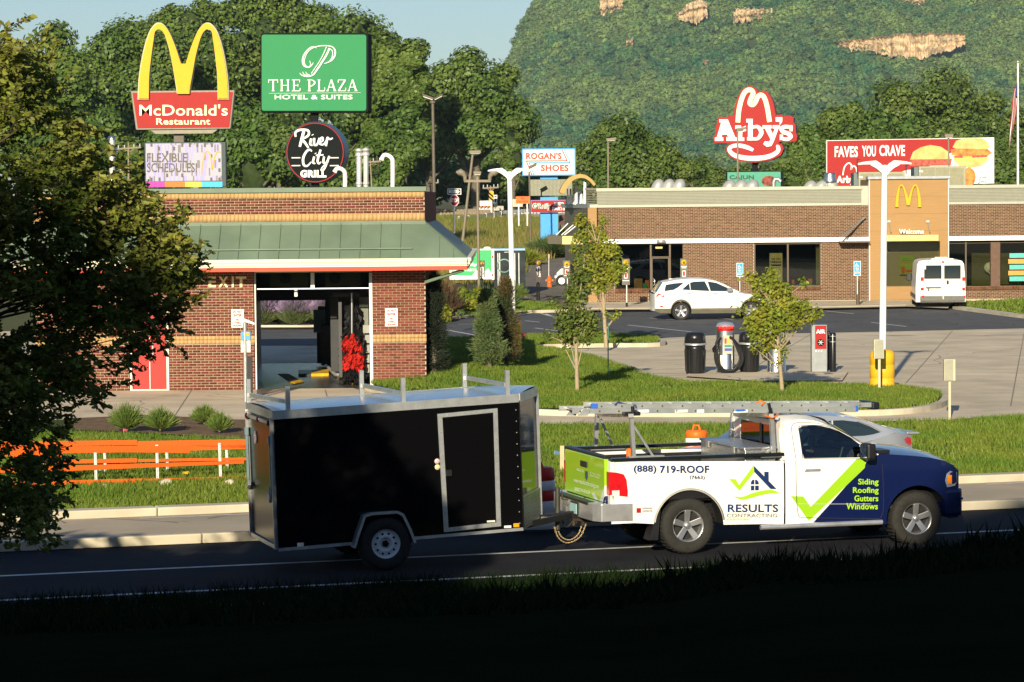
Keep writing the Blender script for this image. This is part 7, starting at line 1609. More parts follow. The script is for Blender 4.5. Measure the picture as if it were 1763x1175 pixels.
# rubber seal line around the window and door gap lines
def seam(ptsx,w,m_,name,yoff=.004,closed=False):
 b=MB();q=[L1(x,y)for x,y in ptsx];q=catmull(q,3)
 for i in range(len(q)-1):
  (xa_,za_),(xb_,zb_)=q[i],q[i+1];ya_=-(hw(xa_,za_)if za_<zbelt+.02 else gy(za_))-yoff;yb_=-(hw(xb_,zb_)if zb_<zbelt+.02 else gy(zb_))-yoff;b.bar((xa_,ya_+.002,za_),(xb_,yb_+.002,zb_),.006,w,up=(0,1,0))
 b.build(name,m_,tk.t,local=True)
M_gap=mat('panel_gap',(.02,.02,.02),.8,var=0)
seam([(1383,790),(1382,752),(1381.5,739),(1388,734.5),(1418,734),(1440,739),(1472,756.5),(1486.5,767),(1487,790)],.012,M_gap,'window_seal');seam([(1385,790.2),(1430,790.5),(1488,790.2)],.012,M_gap,'window_seal')
seam([(1371,792),(1370,770),(1369,742),(1373,732),(1385,729),(1412,730)],.007,M_gap,'door_gap');seam([(1370.5,793),(1371,850),(1374,884),(1380,891),(1400,892),(1500,893),(1518,889),(1521,860),(1519,800)],.007,M_gap,'door_gap')
seam([(1412,730),(1440,737),(1475,756),(1509,779)],.007,M_gap,'door_gap');b=MB();b.box(xc-.012,xc+.008,-.99,-.9,.5,zr1-.03);b.build('cab_gap',dark,tk.t,local=True)
seam([(1355,867),(1400,868),(1500,868)],.004,mat('crease_shade',(.45,.45,.42),.4),'body_crease',.001)  # grey line drawn in place of the shading along the crease
# roof, windshield, rear wall
top=[L1(1351,732),L1(1362,726.5),L1(1388,724),L1(1410,726),L1(1436,735)]
b=MB();n=10;V_=[]
for x,z in top:
 for k in range(n+1):u=-1+2*k/n;V_.append((x,gy(z)*u,z+.075*(1-u**4)))
b.add(V_,[(i*(n+1)+k,i*(n+1)+k+1,(i+1)*(n+1)+k+1,(i+1)*(n+1)+k)for i in range(len(top)-1)for k in range(n)],True);b.build('roof',whitep,tk.t,local=True)
b=MB();ws=[L1(1436,735),L1(1490,766),L1(1514,783)];V_=[]
for j,(x,z)in enumerate(ws):
 for k in range(n+1):u=-1+2*k/n;V_.append((x+.10*(1-u*u),gy(z)*u*.995,z+.075*(1-u**4)*(1-j*.45)))
b.add(V_,[(i*(n+1)+k,i*(n+1)+k+1,(i+1)*(n+1)+k+1,(i+1)*(n+1)+k)for i in range(2)for k in range(n)],True);b.build('windshield',MATS['car_glass'],tk.t,local=True)
b=MB();b.box(L1(1500,786)[0],hoodp[1][0],-.9,.9,zt_cab(hoodp[0][0])+.0,zt_cab(hoodp[0][0])+.05);b.build('cowl',blackp,tk.t,local=True)
xk=L1(1349,760)[0];zrt=L1(1351,732)[1]
b=MB();b.box(xk,xk+.03,-.9,-.62,zbelt-.1,zrt+.03);b.box(xk,xk+.03,.62,.9,zbelt-.1,zrt+.03);b.box(xk,xk+.03,-.62,.62,zbelt-.25,zbelt+.02);b.box(xk,xk+.03,-.62,.62,zrt-.04,zrt+.04);b.build('cab_back',whitep,tk.t,local=True,bevel=.01)
b=MB();b.box(xk+.01,xk+.02,-.62,.62,zbelt+.02,zrt-.04);b.build('rear_window',MATS['car_glass'],tk.t,local=True)
b=MB();b.box(xk-.01,xk+.0,-.2,-.14,zbelt,zrt-.03);b.build('window_bar',blackp,tk.t,local=True)
# interior
M_int=mat('cab_interior',(.03,.03,.032),.8);b=MB();b.box(xk+.04,xf-1.0,-.9,.9,.5,.55);b.box(xk+.04,xk+.2,-.85,.85,.55,zbelt+.0);b.build('cab_floor',M_int,tk.t,local=True)
for ys_ in(-.42,.42):b=MB();b.box(xk+.25,xk+.75,ys_-.27,ys_+.27,.75,.92);b.box(xk+.12,xk+.3,ys_-.26,ys_+.26,.85,zbelt+.2);b.box(xk+.14,xk+.25,ys_-.13,ys_+.13,zbelt+.2,zbelt+.36);b.build('seat',mat('seat_grey',(.05,.05,.055),.8),tk.t,local=True,bevel=.04)
xd=L1(1505,785)[0];b=MB();b.box(xd-.35,xd,-.88,.88,.95,zbelt+.01);b.build('dashboard',M_int,tk.t,local=True,bevel=.04)
b=MB();cst=Vector((xd-.42,.40,zbelt+.02));qs=[cst+Vector((.07*math.sin(a)*1.2,.19*math.cos(a),.17*math.sin(a)))for a in[2*math.pi*k/20 for k in range(21)]];b.tube(qs,.015,6);b.bar(cst+Vector((0,-.18,0)),cst+Vector((0,.18,0)),.03);b.build('steering_wheel',blackp,tk.t,local=True)
b=MB();x_,z_=L1(1479,783);b.tube([(x_-.2,-.80,z_-.06),(x_-.12,-.72,z_+.08)],.012);b.build('seat_belt',mat('belt',(.3,.27,.2),.7),tk.t,local=True)
# door handle, mirror, running board, mud flap
x0_,z0_=L1(1384,812.5);x1_,z1_=L1(1412,806.5);b=MB();b.box(x0_,x1_,-1.03,-1.0,z0_,z1_);b.build('door_handle',chrome,tk.t,local=True,bevel=.012)
mx,mz=L1(1497,779,-1.2);b=MB();b.box(mx-.07,mx+.06,-1.30,-1.04,mz-.10,mz+.12);mr_=b.build('mirror',blackp,tk.t,local=True,bevel=.03);b=MB();b.box(mx-.05,mx+.05,-1.05,-.95,mz-.1,mz-.03);b.build('mirror_arm',blackp,mr_,local=True)
b=MB();b.box(mx-.075,mx-.07,-1.28,-1.06,mz-.07,mz+.10);b.build('mirror_glass',mat('mirror_glass',(.5,.6,.7),.03,1.0),mr_,local=True)
x0_,z0_=L1(1308,908);x1_,_=L1(1517,905);b=MB();b.cyl((x0_,-1.03,z0_),(x1_,-1.03,z0_),.035);b.build('running_board',chrome,tk.t,local=True)
x0_,z0_=L1(1119,905);b=MB();b.hexa([(x0_-.02,-.98,.22),(x0_+.0,-.72,.22),(x0_+.14,-.72,.22),(x0_+.12,-.98,.22)],[(x0_+.14,-.98,.62),(x0_+.14,-.72,.62),(x0_+.16,-.72,.62),(x0_+.16,-.98,.62)]);b.build('mud_flap',blackp,tk.t,local=True)
b=MB();b.box(xr_+.1,xf-.3,-.45,-.35,.42,.55);b.box(xr_+.1,xf-.3,.35,.45,.42,.55);b.cyl((rw[0],-.75,rw[1]),(rw[0],.75,rw[1]),.06);b.cyl((fwx,-.75,fwz),(fwx,.75,fwz),.05);b.build('chassis',blackp,tk.t,local=True)
rimt=mat('alloy_rim',(.5,.5,.5),.35,.85,var=.1)
for sg in(-1,1):
 wheel(tk,rw[0],sg*.96,rw[1],.375,.26,.218,5,side=sg,rimm=rimt);wheel(tk,fwx,sg*.96,fwz,.372,.26,.218,5,side=sg,rimm=rimt)
 # lettering and logo on the side
off_l=(0,.004,0)
def tl_(s_,x0_,y0_,x1_,y1_,col,bold=.02,name='lettering',shear=0):
 def P(a,c):x,z=L1(a,c);return Vector((x,-hw(x,z)-.012,z))
 txt(s_,(x0_,y0_,x1_,y1_),P,off_l,bold,shear).build(name,col,tk.t,local=True)
Mn=mat('print_navy',(.01,.03,.12),.3,var=0,coat=.4);Ml=mat('print_lime',(.33,.6,.02),.3,var=0,coat=.4);Mgr=mat('print_grey',(.16,.17,.17),.3,var=0)
tl_('(888)',1091,801.5,1130,816,Mn,.03);tl_('719-ROOF',1136,801.8,1221,815,Mn,.03);tl_('(7663)',1187,819,1213,826.5,Mn,.02)
tl_('RESULTS',1252.5,868.5,1339.5,882,Mn,.02);tl_('CONTRACTING',1251,884.5,1338,891,Mgr,.012);tl_('EXCELLENCE IN EXTERIORS',1251,893,1290,896,Ml,.0)
tl_('Siding',1477,824.5,1512,837.5,Ml,.022);tl_('Roofing',1468,839,1512,852,Ml,.022);tl_('Gutters',1470.5,853,1511.5,863.5,Ml,.022);tl_('Windows',1456.5,866.5,1511,877.5,Ml,.022)
tl_('PREFERRED',1105.5,874,1123,876.5,Mgr,0);tl_('CONTRACTOR',1105.5,878.5,1123,881.5,Mgr,0)
def pf(pp,m_,name='logo'):
 b=MB();q=[L1(x,y)for x,y in pp];b.prism([(x,-hw(x,z)-.012,z)for x,z in q],(0,.004,0));b.build(name,m_,tk.t,local=True)
pf([(1095.5,875),(1103,875),(1103,883),(1095.5,883)],redp,'logo_square')
pf([(1254.8,825),(1266,825),(1272,835.5),(1297.3,801.8),(1299,812),(1272.5,845)],Ml,'logo_check');pf([(1297.3,801.8),(1315.5,820.5),(1315.5,812.5),(1323,812.5),(1323,828.3),(1336.5,842),(1326,842),(1298.3,812.8)],Mn,'logo_roof')
b=MB();b.ribbon([(1264,855.5),(1278,858),(1295,853),(1312,848.5),(1328,846.5),(1341.5,849.5)],[.5,5,7,7,6,.5],lambda a,c:Vector((L1(a,c)[0],-hw(*L1(a,c))-.012,L1(a,c)[1])),(0,.004,0));b.build('logo_swoosh',Ml,tk.t,local=True)
for q in([(1292.3,834),(1292.5,830),(1294.5,827),(1298,825.6),(1298,834)],[(1299.6,825.6),(1303,827),(1305.5,830),(1305.8,834),(1299.6,834)],[(1292.3,836.3),(1298,836.3),(1298,844.3),(1292.3,844.3)],[(1299.6,836.3),(1305.8,836.3),(1305.8,844.3),(1299.6,844.3)]):pf(q,Mn,'logo_window')
# ladder rack
M_rk=alu
def rp(px,py,yl):x,z=tk.loc(px,py,yl);return Vector((x,yl,z))
for yy,name_,p0,p1,q0,q1 in((-.93,'rack_post',(1091,787),(1086.5,716),(1125,787),(1090,733)),(.93,'rack_post',(1025,774),(1028,714),(1057,773),(1034,722))):
 b=MB();b.bar(rp(*p0,yy),rp(*p1,yy),.05,.06);b.bar(rp(*q0,yy),rp(*q1,yy),.03);a=rp(*p0,yy);b.box(a.x-.08,a.x+.42,yy-.04,yy+.04,a.z-.01,a.z+.01);b.build('rack_post',M_rk,tk.t,local=True)
for yy,p0,p1 in((-.93,(1332,786),(1328,716)),(.93,(1256,773),(1262,712))):b=MB();b.bar(rp(*p0,yy),rp(*p1,yy),.055,.06);a=rp(*p0,yy);b.bar(a+Vector((-.15,0,0)),rp(*p1,yy).lerp(a,.75),.03);b.box(a.x-.2,a.x+.1,yy-.04,yy+.04,a.z-.01,a.z+.01);b.build('rack_post',M_rk,tk.t,local=True)
for p,q in(((1086.5,716),(1028,714)),((1328,716),(1262,712))):b=MB();b.bar(rp(*p,-1.0),rp(*q,1.0),.07,.05);b.build('rack_crossbar',M_rk,tk.t,local=True)
b=MB();b.box(rp(1086,716,-.93).x-.1,rp(1086,716,-.93).x+.12,-.98,-.86,rp(1086,716,-.93).z,rp(1086,716,-.93).z+.05);b.cyl(rp(1090,712,-.98),rp(1089,700,-.98),.025);b.build('rack_clamp',blackp,tk.t,local=True)
b=MB();a=rp(1327,712,-.95);b.bar(a+Vector((-.05,0,0)),a+Vector((.06,0,-.05)),.06);b.bar(a,a+Vector((-.03,0,.14)),.035);b.build('rack_clamp',blackp,tk.t,local=True);b=MB();b.tube([a+Vector((-.1,-.03,-.02)),a+Vector((0,-.05,-.06)),a+Vector((.08,-.03,-.03)),a+Vector((.1,.0,.0))],.012,6);b.build('ratchet_strap',orangep,tk.t,local=True)
# toolbox
x0_,z0_=L1(1211,788,-.85);x1_=L1(1346,780,-.85)[0];zt_=L1(1240,772,-.85)[1]
dpl=mat('diamond_plate',(.5,.5,.5),.35,.85,var=.25,scale=30,bump=.004,bscale=60)
tbx=thing('tool_box','diamond plate tool box across the pickup bed behind the cab','tool box',tk.M@Vector(((x0_+x1_)/2,0,z0_-.2)),TH)
def tloc(b,name,m_,par=None,**k):
 inv=tbx_inv=ROOTM[tbx.name].inverted();b.v=[tuple(inv@(tk.M@Vector(v)))for v in b.v];return b.build(name,m_,par or tbx,local=True,**k)
b=MB();b.box(xc-.52,xc-.08,-.86,.86,z0_-.3,zt_-.04);bo=tloc(b,'box',dpl,bevel=.01);b=MB();b.box(xc-.54,xc-.06,-.88,.88,zt_-.04,zt_+.0);tloc(b,'lid',dpl,bevel=.012)
for yy in(-.5,.5):b=MB();b.box(xc-.56,xc-.54,yy-.04,yy+.04,zt_-.1,zt_-.02);tloc(b,'latch',galv)
# extension ladder on the rack
lad=thing('extension_ladder','long aluminium extension ladder lying on the pickup rack','ladder',tk.M@Vector((1.5,0,L1(1200,715)[1])),TH)
def lloc(b,name,m_,par=None,**k):
 inv=ROOTM[lad.name].inverted();b.v=[tuple(inv@(tk.M@Vector(v)))for v in b.v];return b.build(name,m_,par or lad,local=True,**k)
def section(pa,pb,h_px,yA,yB,nr):
 a0=rp(*pa,yA);b0=rp(*pb,yA);dz=h_px/128.
 for yy in(yA,yB):
  dy=Vector((0,yy-yA,0));b=MB();b.bar(a0+dy,b0+dy,.008,dz);b.bar(a0+dy+Vector((0,.015,dz/2-.004)),b0+dy+Vector((0,.015,dz/2-.004)),.035,.008);b.bar(a0+dy+Vector((0,.015,-dz/2+.004)),b0+dy+Vector((0,.015,-dz/2+.004)),.035,.008);lloc(b,'rail',mat('ladder_alu',(.5,.52,.5),.4,.7,var=.12,scale=4))
 for k in range(nr):
  p=a0.lerp(b0,(k+.4)/nr);b=MB();b.cyl(p+Vector((0,-.006,0)),p+Vector((0,yB-yA+.006,0)),.016,n=8);rg_=lloc(b,'rung',galv)
  b=MB();b.cyl(p+Vector((0,-.012,0)),p+Vector((0,-.007,0)),.013,n=8);lloc(b,'rung_end',mat('rung_dark',(.08,.07,.05),.5),rg_)if(k%1)==0 else None
section((1021,700),(1500,697.5),8.2,-.62,-.20,14);section((985,708.5),(1474,706),8.6,-.70,-.12,15)
b=MB();p=rp(1506,699,-.62);b.box(p.x-.05,p.x+.06,-.66,-.16,p.z-.05,p.z+.05);lloc(b,'end_cap',blackp,bevel=.02);b=MB();p=rp(1022.5,699.5,-.64);b.box(p.x-.04,p.x+.05,-.645,-.62,p.z-.03,p.z+.03);p=rp(1474.5,704,-.71);b.box(p.x-.01,p.x+.02,-.73,-.70,p.z-.04,p.z+.04);lloc(b,'blue_cap',mat('cap_blue',(.03,.12,.5),.5))
for px in(984,1004):b=MB();p=rp(px,712,-.72 if px>990 else-.12);b.hexa([p+Vector((-.07,0,-.03)),p+Vector((.06,0,-.035)),p+Vector((.06,.03,-.035)),p+Vector((-.07,.03,-.03))],[p+Vector((0,0,.05)),p+Vector((.1,0,.04)),p+Vector((.1,.03,.04)),p+Vector((0,.03,.05))]);lloc(b,'foot',galv)
for x0_,x1_,c_ in((1098,1117,white),(1162,1184,offwh),(1200,1212,white),(1263,1287,white)):
 b=MB();p,q=rp(x0_,711,-.706),rp(x1_,705.5,-.706);b.box(p.x,q.x,-.712,-.706,p.z,q.z);lloc(b,'sticker',c_)
b=MB();p=rp(1275,707,-.714);b.prism([p+Vector((-.09,0,0)),p+Vector((-.05,0,.016)),p+Vector((.05,0,.016)),p+Vector((.09,0,0)),p+Vector((.05,0,-.016)),p+Vector((-.05,0,-.016))],(0,.003,0));lloc(b,'blue_logo',MATS['cap_blue'])
b=MB();b.tube([rp(1059,697,-.66),rp(1064,693,-.6),rp(1080,697,-.5),rp(1094,698,-.66),rp(1096,706,-.68),rp(1088,713,-.9)],.012,6);lloc(b,'rope',mat('blue_rope',(.05,.07,.2),.7));b=MB();b.tube([rp(1303,694,-.6),rp(1309,690,-.6),rp(1317,694,-.62),rp(1312,697,-.64)],.012,6);lloc(b,'red_tie',orangep)
# the driver, seen dimly through the side window
def person_mesh(name,vf,J,E_,Rr,m_,root=0):
 me=bpy.data.meshes.new(name);me.from_pydata([tuple(j)for j in J],E_,[]);o=bpy.data.objects.new(name,me);COL.objects.link(o)
 sk=o.modifiers.new('skin','SKIN');
 for i,r in enumerate(Rr):me.skin_vertices[0].data[i].radius=r if isinstance(r,tuple)else(r,r)
 me.skin_vertices[0].data[root].use_root=True;ss=o.modifiers.new('s','SUBSURF');ss.levels=2;ss.render_levels=2
 dg=bpy.context.evaluated_depsgraph_get();me2=bpy.data.meshes.new_from_object(o.evaluated_get(dg));bpy.data.objects.remove(o);me2.materials.clear();me2.materials.append(m_);me2.polygons.foreach_set('use_smooth',[True]*len(me2.polygons));return me2
hip=Vector((xk+.42,.40,.98));
J=[hip,hip+Vector((-.03,0,.22)),hip+Vector((0,0,.51)),hip+Vector((.03,0,.55)),hip+Vector((0,.19,.43)),hip+Vector((.12,.25,.2)),hip+Vector((.38,.18,.22)),hip+Vector((0,-.19,.43)),hip+Vector((.14,-.26,.2)),hip+Vector((.40,-.17,.24)),hip+Vector((.4,.12,-.02)),hip+Vector((.5,.12,-.4)),hip+Vector((.4,-.12,-.02)),hip+Vector((.5,-.12,-.4))]
E_=[(0,1),(1,2),(2,3),(2,4),(4,5),(5,6),(2,7),(7,8),(8,9),(0,10),(10,11),(0,12),(12,13)]
me=person_mesh('driver_body',tk,[j-hip for j in J],E_,[.15,.15,.13,.055,.07,.05,.035,.07,.05,.035,.085,.055,.085,.055],mat('dark_shirt',(.02,.025,.035),.8))
dvr=thing('driver','dimly seen person in dark clothing and cap at the wheel of the pickup','person',tk.M@hip,TH);o=link('clothed_body',me,dvr)
def hl_(b,name,m_):return b.build(name,m_,dvr,local=True,smooth=True)
M_skin=mat('skin',(.42,.24,.17),.6,var=.05);hc=Vector((.05,0,.70));bm=bmesh.new();bmesh.ops.create_icosphere(bm,subdivisions=3,radius=1)
for v in bm.verts:
 x,y,z=v.co;s_=1-.18*max(0,-z);nose=.035*math.exp(-((y)**2/.02+(z+.1)**2/.05))if x>.6 else 0;v.co=Vector((x*.095*s_+nose+.01*max(0,-z),y*.075*s_,z*.115))+hc
me=bpy.data.meshes.new('head');bm.to_mesh(me);bm.free();me.materials.append(M_skin);me.polygons.foreach_set('use_smooth',[True]*len(me.polygons));link('head',me,dvr)
b=MB();
for sg in(-1,1):b.lathe([(0,0),(.012,.0),(.02,.006),(0,.008)],hc+Vector((-.01,sg*.077,-.01)),8,'y')
hl_(b,'ear',M_skin);b=MB()
for sg in(-1,1):b.cyl(hc+Vector((.086,sg*.03,.012)),hc+Vector((.092,sg*.03,.012)),.008,n=8)
b.box(hc.x+.085,hc.x+.092,-.022,.022,hc.z-.058,hc.z-.052);hl_(b,'eyes_mouth',mat('face_dark',(.06,.02,.02),.5))
b=MB();b.lathe([(.1,.02),(.1,.06),(.07,.11),(0,.125)],hc+Vector((-.005,0,0)),16);b.hexa([hc+Vector((.06,-.07,.03)),hc+Vector((.06,.07,.03)),hc+Vector((.06,.07,.04)),hc+Vector((.06,-.07,.04))],[hc+Vector((.17,-.05,.02)),hc+Vector((.17,.05,.02)),hc+Vector((.17,.05,.027)),hc+Vector((.17,-.05,.027))]);b.build('cap',mat('cap_cloth',(.12,.1,.09),.8),dvr,local=True)
for wr in(J[6]-hip,J[9]-hip):
 b=MB();f0=wr+Vector((.03,0,.01));b.hexa([f0+Vector((-.03,-.03,-.012)),f0+Vector((-.03,.03,-.012)),f0+Vector((-.03,.03,.012)),f0+Vector((-.03,-.03,.012))],[f0+Vector((.04,-.035,-.012)),f0+Vector((.04,.035,-.012)),f0+Vector((.04,.035,.014)),f0+Vector((.04,-.035,.014))])
 for k in range(4):yy=-.03+.02*k;b.tube([f0+Vector((.035,yy,.004)),f0+Vector((.065,yy,.006)),f0+Vector((.078,yy,-.014)),f0+Vector((.062,yy,-.028))],[.009,.009,.008,.007],6)
 b.tube([f0+Vector((-.01,-.03,0)),f0+Vector((.02,-.055,-.01)),f0+Vector((.04,-.05,-.022))],[.011,.01,.008],6);hl_(b,'hand',M_skin)
 # ---------------------------------------------------------------- black cargo trailer
th_tr=rad(16.5);gw=G(664,982);YT=-.93
tr=VF('cargo_trailer','glossy black enclosed trailer with aluminium trim and side door, towed by the pickup','trailer',(gw.x-RN.x*YT*-1*-1,gw.y-RN.y*YT,0)if False else tuple((gw-RN*YT)[:2])+(0,),th_tr)
T1=lambda x,y,yl=-.86:tr.loc(x,y,yl)
c_rt,c_rb,c_ft,c_fb=T1(471,720),T1(480,947),T1(893.5,690),T1(901,911)
M_glb=mat('gloss_black_skin',(.003,.003,.0035),.12,var=0,coat=.0,bump=.0006,bscale=2.2,spec=.3)
M_glb.node_tree.nodes['Principled BSDF'].inputs['Roughness'].default_value=.1
corner=[c_rb,c_fb,c_ft,c_rt]
HWt=.86
b=MB();P=lambda c,y:(c[0],y,c[1])
b.add([P(c_rb,-HWt),P(c_fb,-HWt),P(c_ft,-HWt),P(c_rt,-HWt)],[(0,1,2,3)]);b.add([P(c_rb,HWt),P(c_fb,HWt),P(c_ft,HWt),P(c_rt,HWt)],[(0,3,2,1)]);b.add([P(c_rb,-HWt),P(c_fb,-HWt),P(c_fb,HWt),P(c_rb,HWt)],[(0,1,2,3)]);b.build('body',M_glb,tr.t,local=True)
b=MB();b.add([P(c_rb,-HWt),P(c_rb,HWt),P(c_rt,HWt),P(c_rt,-HWt)],[(0,1,2,3)]);b.build('rear_wall',mat('dull_black_skin',(.004,.004,.005),.22,var=0,spec=.18),tr.t,local=True)
# V nose: near half panel from the front corner to the ridge on the centre line
nx=c_ft[0]+.52;up_=(Vector((c_rt[0],0,c_rt[1]))-Vector((c_rb[0],0,c_rb[1]))).normalized();fw_=(Vector((c_fb[0],0,c_fb[1]))-Vector((c_rb[0],0,c_rb[1]))).normalized()
def nose(c,y,k):v=Vector((c[0],0,c[1]))+fw_*k;return(v.x,y,v.z)
b=MB()
for sg in(-1,1):b.add([P(c_fb,sg*HWt),nose(c_fb,0,.49),nose(c_ft,0,.49),P(c_ft,sg*HWt)],[(0,1,2,3)])
b.build('nose_panel',mat('lightened_black_skin',(.02,.02,.02),.10,.0,var=.1,coat=.35),tr.t,local=True)  # black skin lightened to grey for the lit reflection on the nose
b=MB()
for sg in(-1,1):
 lo,hi=.0,.42;
 A_,B_,C_,D_=Vector(P(c_fb,sg*(HWt+.006))),Vector(nose(c_fb,0,.50)),Vector(nose(c_ft,0,.50)),Vector(P(c_ft,sg*(HWt+.006)))
 m0,m1=A_.lerp(D_,.26),B_.lerp(C_,.26);nr=14
 for k in range(nr):a0,b0=A_.lerp(m0,k/nr),B_.lerp(m1,k/nr);a1,b1=A_.lerp(m0,(k+.7)/nr),B_.lerp(m1,(k+.7)/nr);o_2=Vector((.012,sg*.012,0));b.add([a0,b0,b0+o_2,a0+o_2,a1,b1,b1+o_2,a1+o_2],[(0,1,2,3),(3,2,6,7),(7,6,5,4)])
 b.add([A_,B_,m1,m0],[(0,1,2,3)])
b.build('stone_guard',mat('ribbed_aluminium',(.35,.36,.35),.4,.8,var=.1),tr.t,local=True)
# trim
def tbar(c0,c1,y,w,h,name='trim',m_=alu,dy=0):b=MB();b.bar((c0[0],y+dy,c0[1]),(c1[0],y+dy,c1[1]),w,h);return b.build(name,m_,tr.t,local=True)
L2=lambda c,d:(c[0]+up_.x*d,c[1]+up_.z*d)
for sg in(-1,1):tbar(L2(c_rt,.035),L2(c_ft,.035),sg*HWt,.03,.11,'top_trim');tbar(L2(c_rb,.0),L2(c_fb,.0),sg*HWt,.02,.04,'bottom_trim')
b=MB();b.bar(P(L2(c_rt,.035),-HWt),P(L2(c_rt,.035),HWt),.03,.11);b.build('top_trim',alu,tr.t,local=True)
for sg in(-1,1):b=MB();v0=Vector(P(L2(c_ft,.035),sg*HWt));v1=Vector(nose(L2(c_ft,.035),0,.51));b.bar(v0,v1,.03,.11);b.build('top_trim',alu,tr.t,local=True);b=MB();b.bar(Vector(P(c_fb,sg*(HWt+.01))),Vector(P(c_ft,sg*(HWt+.01))),.012);b.build('corner_trim',mat('black_trim',(.01,.01,.01),.3),tr.t,local=True)
b=MB();b.bar(nose(c_fb,0,.505),nose(c_ft,0,.505),.04);b.build('nose_trim',alu,tr.t,local=True)
# domed roof
b=MB();V_=[];n=10
for k in range(n+1):u=-1+2*k/n;z_=.085+.03*(1-u*u);a0=L2(c_rt,z_);a1=L2(c_ft,z_);e_=.49*(1-abs(u));V_+=[(a0[0],HWt*u,a0[1]),(a1[0]+fw_.x*e_,HWt*u,a1[1]+fw_.z*e_)]
b.add(V_,[(2*k,2*k+1,2*k+3,2*k+2)for k in range(n)],True);b.build('roof',mat('roof_metal',(.55,.56,.58),.22,.9,var=.06,scale=1.5),tr.t,local=True)
# roof racks: three pairs of posts with crossbars
def tp(px,py,yl):x,z=tr.loc(px,py,yl);return Vector((x,yl,z))
for(nx0,ny0,ny1),(fx0,fy0,fy1),(bx0,by0,bx1,by1)in(((496,715,666),(427,694,653),(430,680,495,692)),((694.5,697,651),(622,681,638),(625,664,693,678)),((874,685,638),(799.5,667,626),(803,651,872,663))):
 b=MB();b.bar(tp(nx0,ny0,-.84),tp(nx0-1,ny1,-.84),.055,.05);b.build('rack_post',alu,tr.t,local=True);b=MB();p=tp(nx0,ny0,-.84);b.box(p.x-.06,p.x+.06,-.86,-.78,p.z-.005,p.z+.015);b.build('rack_foot',alu,tr.t,local=True)
 b=MB();b.bar(tp(fx0+.5,fy0,.84),tp(fx0,fy1,.84),.055,.05);b.build('rack_post',alu,tr.t,local=True);b=MB();b.bar(tp(bx1,by1,-.82),tp(bx0,by0,.82),.05);b.build('rack_crossbar',alu,tr.t,local=True)
 # side door
def tq(px,py,dy=0):x,z=T1(px,py);return(x,-HWt-dy,z)
oo=[(752.5,713),(856,703),(862,906),(764,916.5)];ii=[(761,719),(848.5,710.5),(854,899.5),(771.5,908.5)]
b=MB();V_=[tq(x,y,.018)for x,y in oo]+[tq(x,y,.018)for x,y in ii]+[tq(x,y,0)for x,y in oo]+[tq(x,y,.004)for x,y in ii]
b.add(V_,[(i,(i+1)%4,4+(i+1)%4,4+i)for i in range(4)]+[(i,8+i,8+(i+1)%4,(i+1)%4)for i in range(4)]+[(4+i,4+(i+1)%4,12+(i+1)%4,12+i)for i in range(4)]);b.build('door_frame',alu,tr.t,local=True)
b=MB()
for i in range(4):
 for k in range(10):t_=(k+.5)/10;a=Vector(tq(*[(oo[i][j]+ii[i][j])/2 for j in(0,1)],.02));c=Vector(tq(*[(oo[(i+1)%4][j]+ii[(i+1)%4][j])/2 for j in(0,1)],.02));p=a.lerp(c,t_);b.box(p.x-.008,p.x+.008,p.y-.004,p.y+.002,p.z-.008,p.z+.008)
b.build('rivet',galv,tr.t,local=True,kind='stuff')
b=MB();b.add([tq(x,y,.01)for x,y in ii],[(0,1,2,3)]);sdr=b.build('side_door',M_glb,tr.t,local=True);b=MB();p=tq(770,813,.03);b.box(p[0]-.02,p[0]+.05,p[1]-.02,p[1]+.02,p[2]-.05,p[2]+.03);b.build('latch',blackp,sdr,local=True)
b=MB();p=tq(848,899,.015);b.box(p[0]-.08,p[0]+.03,p[1]-.003,p[1],p[2]-.0,p[2]+.022);b.build('sticker',offwh,sdr,local=True)
for px,py,c_ in((752.5,794.5,(.6,.45,.45)),(753,804.5,(.65,.6,.3))):b=MB();b.lathe([(0,0),(.036,0),(.036,.003)],tq(px,py,.006),18,'y');b.build('round_sticker',mat('st%d'%int(py),c_,.4,var=0),tr.t,local=True)
b=MB();b.box(*[tq(884,908)[0],tq(893.5,908)[0]],-HWt-.015,-HWt,tq(884,908)[2],tq(884,901.5)[2]);b.build('marker_light',mat('amber_on',(.85,.25,.01),.3,emit=.3),tr.t,local=True,bevel=.004)
b=MB();b.box(tq(868,909)[0],tq(880,909)[0],-HWt-.006,-HWt,tq(868,909.5)[2],tq(868,905.5)[2]);b.box(tq(512,945)[0],tq(523,945)[0],-HWt-.006,-HWt,tq(512,941.5)[2],tq(512,935)[2]);b.build('label_plate',offwh,tr.t,local=True,kind='stuff')
b=MB()
for k in range(11):p=tq(888-.0+k*.65,706+k*19.5,.004);b.box(p[0]-.006,p[0]+.006,p[1]-.004,p[1],p[2]-.006,p[2]+.006)
for k in range(34):p=Vector(tq(488+k*12.1,717-k*.86,.02));b.box(p.x-.005,p.x+.005,p.y-.003,p.y,p.z-.005,p.z+.005)
b.build('rivet',galv,tr.t,local=True,kind='stuff')
